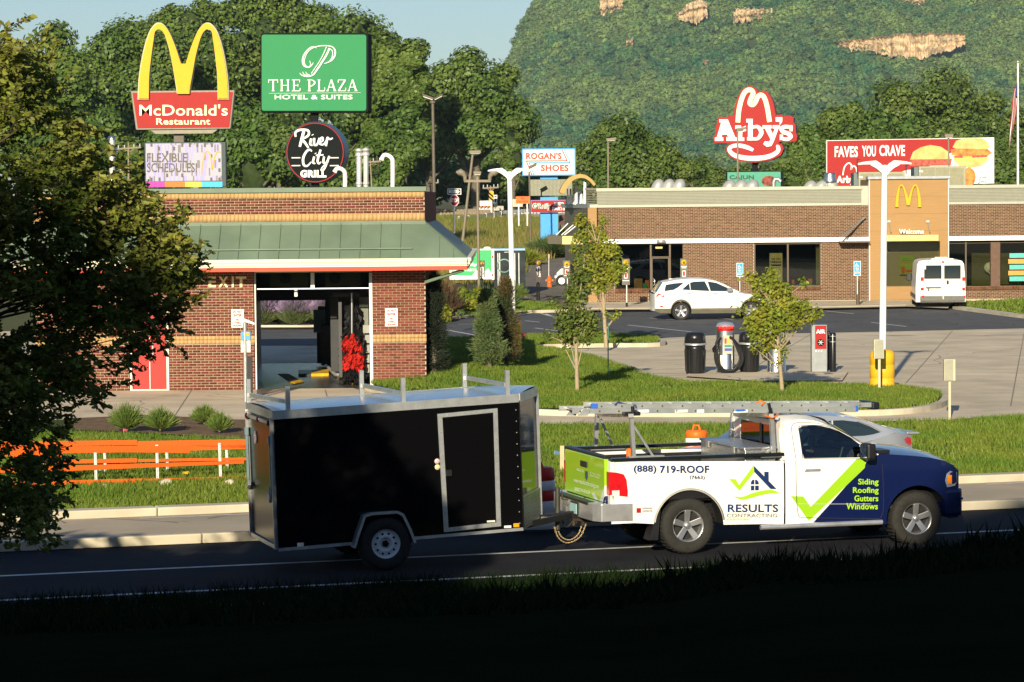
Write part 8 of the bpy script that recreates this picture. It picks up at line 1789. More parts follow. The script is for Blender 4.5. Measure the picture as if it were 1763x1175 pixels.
# jeep style fender
fp=[(610,944),(617,920),(628,889),(640,885),(684,882),(694,887),(706,912),(715,935)]
b=MB();F1=[tr.loc(x,y,-1.06)for x,y in fp]
V_=[(x,-1.06,z)for x,z in F1]+[(x,-HWt,z)for x,z in F1];n=len(F1);b.add(V_,[(i,i+1,n+i+1,n+i)for i in range(n-1)]);b.build('fender',mat('fender_alu',(.3,.31,.33),.45,.7),tr.t,local=True)
b=MB()
for i in range(n-1):b.bar((F1[i][0],-1.065,F1[i][1]),(F1[i+1][0],-1.065,F1[i+1][1]),.012,.035)
b.build('fender_lip',alu,tr.t,local=True)
xw,zw=tr.loc(664,936.5,-1.0)
wheel(tr,xw,-1.02,zw,.34,.2,.19,0,side=-1,rimm=mat('white_steel_rim',(.6,.62,.63),.4,var=.08),steelw=True);wheel(tr,xw,1.02,zw,.34,.2,.19,0,side=1,rimm=MATS['white_steel_rim'],steelw=True)
b=MB();b.cyl((xw,-.9,zw),(xw,.9,zw),.05);b.box(c_rb[0]+.1,c_fb[0],-.8,-.72,.42,.5);b.box(c_rb[0]+.1,c_fb[0],.72,.8,.42,.5);b.build('axle_frame',blackp,tr.t,local=True)
# rear door: frame bars, hinges, round lamps, latch rods
def tX(px,py,xp):v=tr.I.to_3x3()@Vector(ray(px,py));k=(xp-tr.o.x)/v.x;p=tr.o+v*k;return p
def rear(fu,fv,d=.02):
 v=Vector(P(c_rb,-HWt)).lerp(Vector(P(c_rt,-HWt)),fv);v.y=-HWt+2*HWt*fu;return v-fw_*d
for a,c,w_ in(((.03,.0),(.03,1),.05),((.97,0),(.97,1),.04),((.03,.015),(.97,.015),.05),((.03,.955),(.97,.955),.04)):b=MB();b.bar(rear(*a),rear(*c),.02 if a[0]!=c[0]else w_,w_ if a[0]!=c[0]else .02);b.build('rear_frame',alu,tr.t,local=True)
for fu in(.06,.95):b=MB();b.bar(rear(fu,.42,.04),rear(fu,.82,.04),.03);b.bar(rear(fu,.8,.04),rear(fu,.86,.04),.05);b.build('latch_rod',mat('zinc_blue',(.25,.35,.38),.4,.6),tr.t,local=True)
b=MB();b.bar(rear(.08,.38,.05),rear(.16,.41,.05),.04,.1);b.bar(rear(.1,.35,.05),rear(.1,.47,.05),.03);b.build('door_latch',galv,tr.t,local=True);b=MB();b.bar(rear(.93,.4,.05),rear(.88,.43,.05),.04,.07);b.build('door_latch',galv,tr.t,local=True)
for fu in(.1,.5,.93):b=MB();p=rear(fu,.955,.03);b.lathe([(0,-.03),(.035,-.02),(.04,0)],p,12,'x');b.build('marker_light',mat('dark_red_lens',(.03,.005,.004),.2),tr.t,local=True)
b=MB();p=rear(.70,.80,.012);b.lathe([(0,0),(.085,0)],p,20,'x');b.build('round_emblem',mat('emblem',(.3,.25,.28),.35,var=.6,scale=20),tr.t,local=True)
b=MB();p=rear(.12,.50,.012);b.box(p.x-.002,p.x+.002,p.y-.05,p.y+.05,p.z-.05,p.z+.06);b.build('sticker',offwh,tr.t,local=True)
# tongue, jack, coupler, chains
def wq(px,py,yl=0):x,z=tr.loc(px,py,yl);return Vector((x,yl,z))
b=MB();b.bar(wq(924,893),wq(1010,884),.08,.1);b.bar(Vector(P(c_fb,-.6)),wq(985,887),.05,.08);b.bar(Vector(P(c_fb,.6)),wq(985,887),.05,.08);b.build('tongue',mat('tongue_black',(.012,.012,.012),.4),tr.t,local=True)
b=MB();b.cyl(wq(960,912),wq(960,840),.035,n=12);b.bar(wq(968,860),wq(967,845),.02);b.bar(wq(968,860),wq(978,861),.02);b.build('tongue_jack',mat('jack_grey',(.06,.06,.05),.5,.5),tr.t,local=True)
b=MB();b.bar(wq(985,892),wq(1028,895),.07,.07);b.cyl(wq(988,905),wq(988,892),.03);b.cyl(wq(983,900),wq(993,900),.02);b.bar(wq(1003,895),wq(1003,905),.04);b.build('coupler',mat('coupler_rust',(.05,.035,.025),.6,.4),tr.t,local=True)
b=MB();p=wq(931,892,-.02);
txt('11680',(932,890,948,897),lambda a,c:wq(a,c,-.09),(0,.004,0),.0,.2).build('lettering',offwh,tr.t,local=True)
for(x0_,y0_,xm_,ym_,x1_,y1_,dz)in((953,903,978,935,1009,902,-.06),(958,905,980,930,1003,900,.06)):
 c_=catmull([(x0_,y0_),((x0_*2+xm_)/3,y0_+(ym_-y0_)*.72),(xm_,ym_),((x1_*2+xm_)/3,y1_+(ym_-y1_)*.68),(x1_,y1_)],8);b=MB()
 for i in range(len(c_)-1):
  a,c=wq(*c_[i],dz),wq(*c_[i+1],dz);m_=(a+c)/2;d_=(c-a).normalized();q=Vector((0,1,0))if i%2 else d_.cross(Vector((0,1,0)));r_=(c-a).length*.62;b.tube([m_+d_*r_*math.cos(t)+q*r_*.55*math.sin(t)for t in[2*math.pi*k/8 for k in range(9)]],.0055,4,False)
 b.build('safety_chain',mat('brass_chain',(.5,.38,.2),.4,.7),tr.t,local=True,kind='stuff')
b=MB();b.tube([wq(*p,.05)for p in catmull([(990,880),(1002,872),(1010,860)],4)]+[wq(1006,856,.05)],.012,6);b.tube([wq(*p,.03)for p in catmull([(965,890),(975,908),(985,898),(988,888)],4)],.01,6);b.build('wiring',blackp,tr.t,local=True)
# ---------------------------------------------------------------- generic cars
def car(vf,L_,Wd_,body_top,roofp,zb,wheels,R,rimR,m_body,lower=None,win=None,spokes=8,belt=None,tumble=.22,nose_in=.18,tail_in=.14,lowerm=None,lower_z=.42):
 Wh=Wd_/2
 def yf(x,z):
  w=Wh-.03*max(0,.5-z)*2-.06*max(0,z-.75);f=L_-x
  if f<.8:w-=nose_in*((.8-f)/.8)**2
  if x<.5:w-=tail_in*((.5-x)/.5)**2
  return w
 zt=interp(body_top);za=arch(interp(zb),wheels,0)
 xs_=xsamp(0,L_,60,archx(wheels));b=MB();cols(b,xs_,za,zt,yf,10);b.build('body_side',m_body,vf.t,local=True)
 b=MB();deck(b,xsamp(0,L_,40),zt,yf,.05,10);endcap(b,0,interp(zb)(0),zt(0),yf,8,-.08);endcap(b,L_,interp(zb)(L_),zt(L_),yf,8,.10);b.build('body_top',m_body,vf.t,local=True)
 if lowerm:
  b=MB();lt=lambda x:max(lower_z,za(x)+.07 if any(abs(x-c[0])<c[2]for c in wheels)else lower_z);cols(b,xs_,lambda x:za(x)-.002,lt,lambda x,z:yf(x,z)+.006,3);b.build('lower_cladding',lowerm,vf.t,local=True)
  # greenhouse
 zr=interp(roofp);x0_,x1_=roofp[0][0],roofp[-1][0];zmax=max(p[1]for p in roofp)
 def gyf(x,z):return yf(x,zt(x))-.02-tumble*max(0,z-zt(x))
 gx=xsamp(x0_,x1_,40);b=MB();cols(b,gx,zt,zr,gyf,5);b.build('cabin_side',m_body,vf.t,local=True)
 def seg(a,c,name,m_,off_=0,inset=1.0):
  b=MB();V_=[];n=10;xs2=xsamp(a,c,10)
  for x in xs2:
   z=zr(x);w=gyf(x,z)*inset
   for k in range(n+1):u=-1+2*k/n;V_.append((x,w*u,z+.05*(1-u*u)+off_))
  b.add(V_,[(i*(n+1)+k,i*(n+1)+k+1,(i+1)*(n+1)+k+1,(i+1)*(n+1)+k)for i in range(len(xs2)-1)for k in range(n)],True);return b.build(name,m_,vf.t,local=True)
 return yf,zt,zr,gyf,seg,za
def conf(vf,polys,yfn,off_,name,m_,sides=(-1,),parent=None):
 for sg in sides:
  for pl in polys:
   b=MB();b.prism([(x,sg*(yfn(x,z)+off_),z)for x,z in pl],(0,-sg*.006,0));b.build(name,m_,parent or vf.t,local=True)
M_autogl=mat('tinted_glass',(.015,.025,.03),.06,var=0,coat=1.0)
# crossover SUV, white, seen from its right side
gS=G(1172.8,551.5);sgr=rad(4);su=Vector((math.cos(sgr),math.sin(sgr),0));sn=Vector((-math.sin(sgr),math.cos(sgr),0))
sv=VF('crossover_car','white crossover parked side on before the restaurant door, tail to the left','car',tuple((gS+sn*.92-su*1.0)[:2])+(0,),sgr)
S1=lambda x,y,yl=-.92:sv.loc(x,y,yl)
rx,rz=S1(1172.8,536.6);Ls=4.65;fx=rx+2.72
M_sw=mat('suv_white',(.7,.7,.68),.3,var=.02,coat=.7)
ms=lambda l:[S1(x,y)for x,y in l]
bt=[(0,1.02),(.12,1.06)]+[(x,z)for x,z in ms([(1150,503),(1180,501),(1240,502.5),(1266,503)])]+[(rx+2.5,.98),(rx+3.1,.9),(Ls-.15,.72),(Ls,.6)]
rp_=[(.06,1.07)]+ms([(1141,487.6),(1166,482.5),(1191,480.5),(1212,481),(1232,484),(1248,490.5),(1268,500.5),(1272,502)])
yf,zt,zr,gyf,seg,za=car(sv,Ls,1.84,bt,rp_,[(0,.35),(.2,.28),(rx,.25),(fx,.25),(Ls-.2,.28),(Ls,.35)],[(rx,rz,.40),(fx,rz,.40)],.345,.225,M_sw,lowerm=mat('cladding',(.10,.09,.06),.6),lower_z=.45)
x1141=S1(1141,488)[0];seg(x1141,S1(1236,485)[0],'roof',M_sw);seg(S1(1236,485)[0],rp_[-1][0],'windshield',M_autogl);seg(.06,x1141,'rear_window',M_autogl,.01,.9)
W1=[ms([(1174.5,499),(1187,488),(1188.5,500)])[::1],ms([(1189.5,500),(1188.5,487.5),(1195,485.5),(1214,484.8),(1222,501.5)]),ms([(1223.5,501.5),(1219,485),(1234,487.5),(1254,496.5),(1264,502)]),ms([(1144,502),(1146.5,491),(1160,488.5),(1178,487),(1168,495),(1160,499.5)])]
conf(sv,W1,lambda x,z:gyf(x,z),.012,'side_window',M_autogl,(-1,1))
conf(sv,[ms([(1129.5,511),(1135,505),(1150,504),(1146,509),(1142,512)])],yf,.012,'tail_light',mat('tail_red',(.55,.01,.015)),(-1,1));conf(sv,[ms([(1136,527),(1141.5,527),(1141,529.5),(1137,529)])],yf,.012,'reflector',M_tl)
for px in(1183,1229):b=MB();x,z=S1(px,505.5);b.box(x-.02,x+.14,-.95,-.91,z-.015,z+.02);b.build('door_handle',chrome,sv.t,local=True)
b=MB();x,z=S1(1256,500);b.box(x-.1,x+.1,-1.08,-.9,z-.06,z+.09);b.build('mirror',mat('mirror_shell',(.2,.22,.25),.3),sv.t,local=True,bevel=.03)
b=MB();x,z=S1(1159,484);b.box(x-.05,x+.12,-.05,.05,z,z+.07);b.build('antenna_fin',M_sw,sv.t,local=True);conf(sv,[ms([(1190,531.5),(1268,531.5),(1268,533),(1190,533)])],yf,.02,'sill_trim',mat('cladding2',(.2,.19,.14),.5))
M_hl=mat('lens_grey',(.3,.36,.45));conf(sv,[[(Ls-.5,.82),(Ls-.1,.72),(Ls-.12,.62),(Ls-.4,.68)]],yf,.01,'headlight',M_hl,(-1,1))
for sg in(-1,1):
 for wx in(rx,fx):wheel(sv,wx,sg*.91,rz,.345,.22,.235,5,side=sg,rimm=mat('bright_rim',(.65,.65,.66),.25,.8))
b=MB();b.box(.3,Ls-.3,-.7,.7,.25,.3);b.build('underbody',blackp,sv.t,local=True)
# silver sedan on the far lanes, heading left
gD=G(1577,890);o_sd=44.4;sdn=RP(ROs(G(1575,866))[0],ROs(Vector((0,0,0)))[1]+0)
s_end=None
mid=(OM1+OF)/2+.2
# find the point on the line offset=mid whose picture x is 1574 at z=.8
best=min(np.arange(8,34,.02),key=lambda s_:abs((lambda p:CX+F*((p.x)/(p.y)))(RP(s_,mid-.85))-1576))
so_=RP(best,mid);sd_=VF('sedan','silver sedan passing behind the pickup cab, its red tail light showing','car',(so_.x,so_.y,0),TH+math.pi)
M_sil=mat('silver_paint',(.40,.42,.46),.3,.5,var=.03,coat=.8);M_sil2=M_sil
D1_=lambda x,y,yl=.90:sd_.loc(x,y,yl)
md=lambda l:[D1_(x,y)for x,y in l]
Ld=4.85;q=md([(1573,748.5),(1560,746),(1545,744),(1520,746)])
bt=[(0,q[0][1]-.02),(.12,q[0][1]+.01),(.35,q[2][1]-.01),(.8,.98),(1.4,.95),(2.5,.93),(2.9,.86),(3.6,.76),(4.3,.66),(Ld,.55)]
rf_=md([(1548,744.5),(1530,738),(1510,731),(1485,723.5),(1455,718.5),(1425,716.5),(1400,717)]);x_l=rf_[-1][0]
rf_=rf_+[(x_l+.12,rf_[-1][1]-.03),(x_l+.5,1.22),(x_l+.9,.95)];XW0,XW1=x_l+.12,x_l+.9
yf,zt,zr,gyf,seg,za=car(sd_,Ld,1.84,bt,rf_,[(0,.35),(.2,.25),(4.6,.22),(Ld,.3)],[(1.05,.33,.37),(3.85,.33,.37)],.33,.23,M_sil,nose_in=.22,tail_in=.2)
seg(rf_[0][0],1.25,'rear_window',M_autogl,.006,.86);seg(1.25,XW0,'roof',M_sil);seg(XW0,rf_[-1][0],'windshield',M_autogl);seg(rf_[0][0]-.0,1.25,'rear_pillar',M_sil)
wn_=md([(1437,725),(1455,724.5),(1480,727.5),(1500,735),(1517,744.5),(1505,748),(1490,750.5),(1437,753)])
conf(sd_,[wn_],gyf,.012,'side_window',M_autogl,(1,-1));wn2_=[(wn_[0][0]+.03,wn_[0][1]),(wn_[0][0]+.4,wn_[0][1]-.08),(wn_[0][0]+.8,.99),(wn_[0][0]+.05,.98)];conf(sd_,[wn2_],gyf,.012,'side_window',M_autogl,(1,-1))
b=MB();qq=md([(1478,725.5),(1500,732.5),(1519,743)]);
for i in range(2):b.bar((qq[i][0],gyf(*qq[i])+.015,qq[i][1]),(qq[i+1][0],gyf(*qq[i+1])+.015,qq[i+1][1]),.012)
b.build('chrome_trim',chrome,sd_.t,local=True)
conf(sd_,[md([(1560,757),(1567,753.5),(1575,755),(1577,766),(1572,768.5),(1564,763)])],lambda x,z:yf(max(x,0),z),.014,'tail_light',M_tl,(1,-1))
b=MB();b.box(-.09,.12,-.8,.8,q[0][1]-.0,q[0][1]+.03);b.build('spoiler',M_sil,sd_.t,local=True,bevel=.01);b=MB();b.box(-.1,-.06,-.26,.26,.6,.74);b.build('number_plate',offwh,sd_.t,local=True)
for sg in(-1,1):
 for wx in(1.05,3.85):wheel(sd_,wx,sg*.9,.33,.33,.21,.225,5,side=sg,rimm=MATS['bright_rim'])
b=MB();b.box(.3,Ld-.3,-.7,.7,.2,.25);b.build('underbody',blackp,sd_.t,local=True)
# white cargo van nosed in at the tower, seen from behind
gV=G(1618,534);dV=gV.y;rv=rad(-5.2);vn=thing('cargo_van','white cargo van seen from behind, parked by the golden tower entrance','van',(W(1618,534,dV).x,dV,0),math.pi/2+rv)
vM=ROOTM[vn.name];vI=vM.inverted()
def VL(px,py,xp=0.0):
 o_=vI@Vector((0,0,CAMH));v=vI.to_3x3()@Vector(ray(px,py));k=(xp-o_.x)/v.x;p=o_+v*k;return p.y,p.z
class VV_:pass
vvf=VV_();vvf.t=vn
M_van=mat('van_white',(.78,.78,.76),.35,var=.03,coat=.4);M_vlow=mat('van_grey',(.13,.13,.11),.6)
zt_v=VL(1618,448.5)[1];yl_,yr_=VL(1578,500)[0],VL(1661,500)[0];hwv=(yl_-yr_)/2;yc=(yl_+yr_)/2
def van_side(x):return 0
secs=[(0,1,1),(.6,1,1),(3.4,1,1),(3.9,1,.99),(4.4,.97,.72),(4.9,.9,.56),(5.2,.8,.5)]
V_=[];prof=[(1,.16),(1,.5),(.985,.62),(.94,.92),(.86,.985),(.7,1.0),(0,1.02),(-.7,1.0),(-.86,.985),(-.94,.92),(-.985,.62),(-1,.5),(-1,.16)]
for x,sw,sz in secs:
 for u,v in prof:V_.append((x,yc+hwv*u*sw*1.03,min(zt_v*v,zt_v*v*sz if v>.5 else 9)))
n=len(prof);b=MB();b.add(V_,[(i*n+k,i*n+k+1,(i+1)*n+k+1,(i+1)*n+k)for i in range(len(secs)-1)for k in range(n-1)],True);b.add(V_[:n],[tuple(range(n))]);b.add(V_[-n:],[tuple(range(n))]);b.build('body',M_van,vn,local=True)
def vrect(x0_,y0_,x1_,y1_,dx,th=.03):a=VL(x0_,y1_);c=VL(x1_,y0_);b=MB();b.box(-dx-th,-dx,min(a[0],c[0]),max(a[0],c[0]),a[1],c[1]);return b
for a,c in((1583,1622.5),(1624,1658)):dd=vrect(a,453,c,508.5,.0,.02).build('rear_door',M_van,vn,local=True,bevel=.01);vrect(a+8 if a<1600 else a+1.5,457,c-1.5 if a<1600 else c-4,480.5,.022,.01).build('window',M_autogl,dd,local=True,bevel=.004)
vrect(1584,509.5,1661,519,.03,.09).build('rear_bumper',M_vlow,vn,local=True,bevel=.02);vrect(1623,510,1624.5,515,.12,.01).build('bumper_seam',white,vn,local=True)
for a,c in((1585,1590.5),(1656.5,1661.5)):
 tl_v=vrect(a,477.5,c,500.5,.01,.035).build('tail_light',M_tl,vn,local=True,bevel=.01);vrect(a+.4,484,c-.4,495.5,.045,.004).build('clear_lens',offwh,tl_v,local=True);vrect(a+2,509,a+6 if a<1600 else c,512.5,.122,.006).build('reflector',M_tl,vn,local=True)
vrect(1594,494,1620,497,.022,.03).build('plate_lamp',M_vlow,vn,local=True);vrect(1601,496,1614,503,.022,.012).build('number_plate',offwh,vn,local=True);vrect(1597,496.5,1600,502,.022,.02).build('hinge',M_vlow,vn,local=True)
vrect(1629.5,483,1633.5,490,.022,.03).build('handle',blackp,vn,local=True,bevel=.01);vrect(1604.5,484,1610,488,.022,.008).build('emblem',galv,vn,local=True,bevel=.01);vrect(1645,487.2,1655,488.2,.022,.005).build('badge',redp,vn,local=True);vrect(1648,483,1652,486,.022,.005).build('emblem',galv,vn,local=True)
for a,c in((1591,458),(1655,457)):vrect(a,c,a+3,c+6,.03,.02).build('hinge',offwh,vn,local=True)
vrect(1621,450,1626,452.5,.02,.03).build('brake_lamp',M_tl,vn,local=True)
for a in(1597,1611,1631,1645):vrect(a,450.3,a+3,452,.02,.015).build('roof_lamp',mat('amber',(.7,.2,.02)),vn,local=True)
b=MB();b.box(.4,1.2,yc-.55,yc+.35,zt_v*1.0,zt_v+.06);b.box(.5,.9,yc-.3,yc+.2,zt_v+.05,zt_v+.12);b.build('roof_rack',offwh,vn,local=True)
ml=vI@W(1565.5,477,dV+4.0);b=MB();b.box(ml.x-.08,ml.x+.1,ml.y-.1,ml.y+.12,ml.z-.16,ml.z+.14);b.bar(ml+Vector((0,-.1,0)),ml+Vector((0,-.35,-.02)),.05);b.build('mirror',blackp,vn,local=True,bevel=.03)
for x,yy in((.85,yc+hwv-.12),(.85,yc-hwv+.12),(4.1,yc+hwv-.12),(4.1,yc-hwv+.12)):
 b=MB();b.lathe([(.2,-.11),(.32,-.11),(.35,-.08),(.35,.08),(.32,.11),(.2,.11)],(x,yy,.35),24,'y');w_=b.build('wheel',rubber,vn,local=True);b=MB();b.lathe([(0,.1),(.2,.08)]if yy>yc else[(0,-.1),(.2,-.08)],(x,yy,.35),18,'y');b.build('rim',galv,w_,local=True)
b=MB();b.box(.1,4.8,yc-.7,yc+.7,.3,.38);b.build('underbody',blackp,vn,local=True)
b=MB();b.box(.02,4.6,yc+hwv*1.032,yc+hwv*1.032+.012,.45,.62);b.box(.02,4.6,yc-hwv*1.032-.012,yc-hwv*1.032,.45,.62);b.build('side_trim',M_vlow,vn,local=True)
# green auto parts box trailer far left of the restaurant
DG=138.0;t=thing('parts_trailer','green and white auto parts box trailer with dark glossy rear, behind the bushes','trailer',(W(850,505,DG).x,DG,0))
M_gw=mat('trailer_green',(.04,.4,.13),.35,var=.05);
b=MB();b.prect(774,429,851,482,DG-.6,2.0);b.build('side',white,t,bevel=.02);b=MB();b.plate([(808,431),(846,431),(846,470),(840,462),(832,470),(820,465),(812,475),(778,474),(778,455),(806,443)],DG-.63,.02);b.build('green_print',M_gw,t)
for s_,bb_ in(('O’Reilly',(778,453,822,460)),('AUTO PARTS',(779,463,820,467.5))):ptxt(s_,*bb_,DG-.66,white,t,bold=.05,th=.01)
b=MB();b.prect(850.5,429,904,496,DG-.5,2.0);b.build('rear',mat('dark_gloss_grey',(.05,.06,.065),.12,.3,var=.3,scale=2),t,bevel=.02);b=MB();b.prect(850,428,904,432,DG-.55,2.1);b.build('roof_edge',mat('blue_grey_edge',(.2,.3,.4),.4,.5),t);b=MB();b.prect(847.5,430,850.5,482,DG-.62,.1);b.build('corner_trim',white,t)
b=MB()
for px in(857,860,886,893):b.prect(px,436,px+.9,494,DG-.53,.04)
b.prect(868,434,880,435,DG-.53,.03);b.build('door_bar',galv,t,kind='stuff')
b=MB();b.lathe([(.28,0),(.34,0),(.34,.02),(.28,.02)],W(868,458,DG-.54),24,'y');b.build('round_print',mat('pale_green_print',(.15,.3,.25),.4),t);b=MB();b.prect(847,440,849,445,DG-.64,.02);b.prect(847,472,849,476,DG-.64,.02);b.build('marker_light',M_tl,t)
b=MB();b.lathe([(.16,0),(.2,.04),(.12,.1),(0,.12)],W(839,429,DG),14);b.build('roof_vent',white,t)
for px in(790,815,868):b=MB();b.cyl(W(px,500,DG),W(px,500,DG)+Vector((0,.2,0)),.35,n=18);b.build('wheel',rubber,t)
# nose of a grey car half hidden behind the pilaster marker
t=thing('grey_car','front of a silver grey car half hidden left of the young tree','car',GT(975,494));d=t.location.y
b=MB();b.prism([W(955,478,d),W(958,470,d),W(965,463,d),W(975,459,d),W(990,456,d),W(1010,448,d),W(1030,446,d),W(1050,450,d),W(1060,470,d),W(1060,488,d),W(960,490,d),W(956,486,d)],(0,1.7,0));b.build('body',M_sil,t,bevel=.08);b=MB();b.prect(955,475,959.5,479,d-.02,.05);b.build('headlight',offwh,t);b=MB();b.plate([(985,457),(1010,449.5),(1028,448),(1030,458),(986,460)],d-.02,.02);b.build('window',M_autogl,t)
for px in(967,1040):b=MB();b.cyl(W(px,484,d-.05),W(px,484,d+.2),.31,n=20);w_=b.build('wheel',rubber,t);b=MB();b.cyl(W(px,484,d-.07),W(px,484,d),.17,n=16);b.build('rim',galv,w_)
p_=rp(1083,772,.5);ob=thing('orange_cap','small orange cap just showing above the pickup bed rail','cap',tk.M@Vector((p_.x,.5,.762)),TH);b=MB();b.lathe([(.04,0),(.04,p_.z-.762-.02),(.02,p_.z-.762),(0,p_.z-.762)],(0,0,0),14);b.build('bottle',orangep,ob,local=True)
# ================================================================ NEAR VEGETATION
def cards(name,V,m,par,**k):n=len(V)//4;return npmesh(name,V,np.arange(n*4).reshape(n,4),m,par,**k)
# young staked trees on the island
M_young=leafmat('young_tree_leaves',(0.20,0.27,0.03),(0.33,0.33,0.04),1.6,.45,.5,.3)
def young(bx,by,clumps,trunk,label,seed,stake=None,leaf=.046,dens=1.6,m=None):
 g=G(bx,by,.12);d=g.y;s=S(d);t=thing('young_tree',label,'tree',g,0,'young trees on the grass island');rng=np.random.default_rng(seed)
 tp_=[W(x,y,d)for x,y in trunk];r0=4.0/s;MB().tube(tp_,[r0*(1-.75*i/(len(tp_)-1))for i in range(len(tp_))],8).build('trunk',M_barkl,t)
 Vs=[];br_=MB()
 for cx,cy,rr in clumps:
  c=W(cx,cy,d);R_=rr/s;dy=rng.uniform(-.5,.5)*R_*1.2;cc=np.array([c.x,d+dy,c.z])
  # limb from the trunk to the clump
  k=min(range(len(tp_)),key=lambda i:abs(tp_[i].z-(c.z-.25*R_)));p0=tp_[max(k-1,0)]if k else tp_[0]
  if k>=1:br_.tube([p0,Vector((p0.x*.5+cc[0]*.5,p0.y*.5+cc[1]*.5,p0.z*.45+cc[2]*.55)),Vector(cc)],[.02,.014,.006],5)
  ntw=int(max(5,44*(R_/.35)**2*dens));
  for j in range(ntw):
   dd=rng.normal(size=3);dd/=np.linalg.norm(dd);q=cc+dd*R_*rng.uniform(.25,1.0)*np.array([1,.9,.85]);nl=rng.integers(5,10);off_=rng.normal(0,.055,(nl,3))
   P_=q+off_;Nn=np.tile(dd*.4+np.array([0,-.4,.6]),(nl,1))+rng.normal(0,.5,(nl,3));Vs.append(quads(P_,Nn,leaf,rng,.62,.25))
 br_.build('branches',M_barkl,t);cards('leaves',np.concatenate(Vs),m or M_young,t)
 if stake:
  for sx,y0,y1 in stake:b=MB();gs=G(sx,y1,.1);b.bar(gs,W(sx,y0,gs.y),.03);b.build('stake',mat('green_stake',(.03,.14,.09),.5),t)
 return t
young(1347,676,[(1325,487,20),(1342,500,22),(1312,515,22),(1352,520,24),(1330,540,26),(1304,548,24),(1360,545,24),(1290,560,14),(1340,562,24),(1308,575,20),(1330,588,16),(1382,527,14),(1400,540,13),(1372,552,16),(1385,488,9),(1292,478,12),(1300,490,12),(1300,600,8),(1345,608,8),(1352,598,7),(1275,535,9),(1395,549,9),(1330,472,10),(1318,600,10),(1340,625,3)],[(1347,676),(1344,640),(1341,605),(1337,570),(1333,530),(1330,480)],'leafy yellow green young tree growing before the second steel vacuum',1)
young(994,676,[(1005,470,16),(1000,500,18),(990,520,20),(980,545,24),(1000,545,24),(1010,560,20),(975,565,20),(990,575,20),(1008,580,16),(980,585,14),(1020,545,12),(1000,450,12),(1008,428,10),(990,480,12),(955,520,5),(940,577,6),(960,580,6),(1023,570,10),(985,505,14)],[(994,676),(993,640),(992,600),(992,560),(996,520),(1003,480),(1008,430)],'leafy young tree closest to the dark conifer, its trunk bare below',2,stake=[(986.5,580,640)],m=leafmat('young_leaves_b',(0.10,0.15,0.03),(0.16,0.2,0.035),1.6,.4,.5,.3))
young(1044,598,[(1000,378,14),(1010,395,14),(1030,405,18),(1045,430,22),(1030,440,24),(1050,455,24),(1020,465,24),(1060,470,18),(1045,480,22),(1020,430,20),(1000,410,14),(1038,382,9),(1008,455,20),(1030,495,14),(1075,462,10),(1062,437,10),(1015,490,10),(1044,543,5),(1058,546,6),(1065,541,4),(990,430,9),(1000,500,8)],[(1044,598),(1042,570),(1040,540),(1038,500),(1035,460),(1028,420),(1018,385)],'tallest yellow green young tree in front of the wood pilaster',3,stake=[(1047,556,650)],leaf=.05)
# conifer beside the car wash, in clumps of needles
M_ndl=leafmat('pine_needles',(0.11,0.17,0.06),(0.18,0.22,0.08),1.2,.25,.6,.3)
def conifer(cx,by,ty,w,label,seed,m=M_ndl,dens=1.0,lean=0,zb_=.38):
 g=G(cx,by,zb_);d=g.y;s=S(d);top=W(cx+lean,ty,d);H=top.z-g.z;R_=w/2/s;t=thing('conifer',label,'conifer',g,0);rng=np.random.default_rng(seed);MB().tube([g,g.lerp(top,.5),top],[.07,.05,.015],8).build('trunk',M_bark,t);Vs=[];tw=MB()
 n=int(400*dens)
 for i in range(n):
  f=rng.random()**.8;z=.04+.94*f;rr=R_*(1-f)**.75*(.78+.35*math.sin(f*19+seed)*.5)+.05;a=rng.uniform(0,2*np.pi);k=rng.uniform(.55,1.05);base=np.array(g.lerp(top,z));tip=base+np.array([math.cos(a)*rr*k,math.sin(a)*rr*k,.10+.05*rr]);
  if i%6==0:tw.tube([Vector(base),Vector(tip)],[.015,.004],4)
  nn=26;u=rng.uniform(.35,1.05,(nn,1));P_=base+(tip-base)*u+rng.normal(0,.045,(nn,3));D_=(tip-base)/np.linalg.norm(tip-base)+rng.normal(0,.55,(nn,3));D_/=np.linalg.norm(D_,axis=1,keepdims=True)
  sd=np.cross(D_,rng.normal(size=(nn,3)));sd/=np.linalg.norm(sd,axis=1,keepdims=True);L_=.10*rng.uniform(.6,1.3,(nn,1));V_=np.empty((nn,4,3));V_[:,0]=P_-sd*.007;V_[:,1]=P_+sd*.007;V_[:,2]=P_+D_*L_+sd*.004;V_[:,3]=P_+D_*L_-sd*.004;Vs.append(V_.reshape(-1,3))
 tw.build('branches',M_bark,t);cards('needles',np.concatenate(Vs),m,t);return t
conifer(843,634,508,74,'blue green bushy pine standing in sun on the island',4,dens=1.7,lean=-6)
conifer(872,628,486,62,'darker pine with rusty tips just behind the blue green pine',5,leafmat('rusty_needles',(0.05,0.075,0.03),(0.15,0.09,0.03),.9,.15,.6,.3),dens=1.0,lean=-2)
conifer(748,652,478,56,'black shaded conifer tight against the car wash side wall',6,leafmat('shaded_needles',(0.012,0.02,0.01),(0.02,0.03,0.015),.9,.0,.8,.3),dens=1.1,zb_=.2)  # needles almost black: shade beside the wall is put into their colour
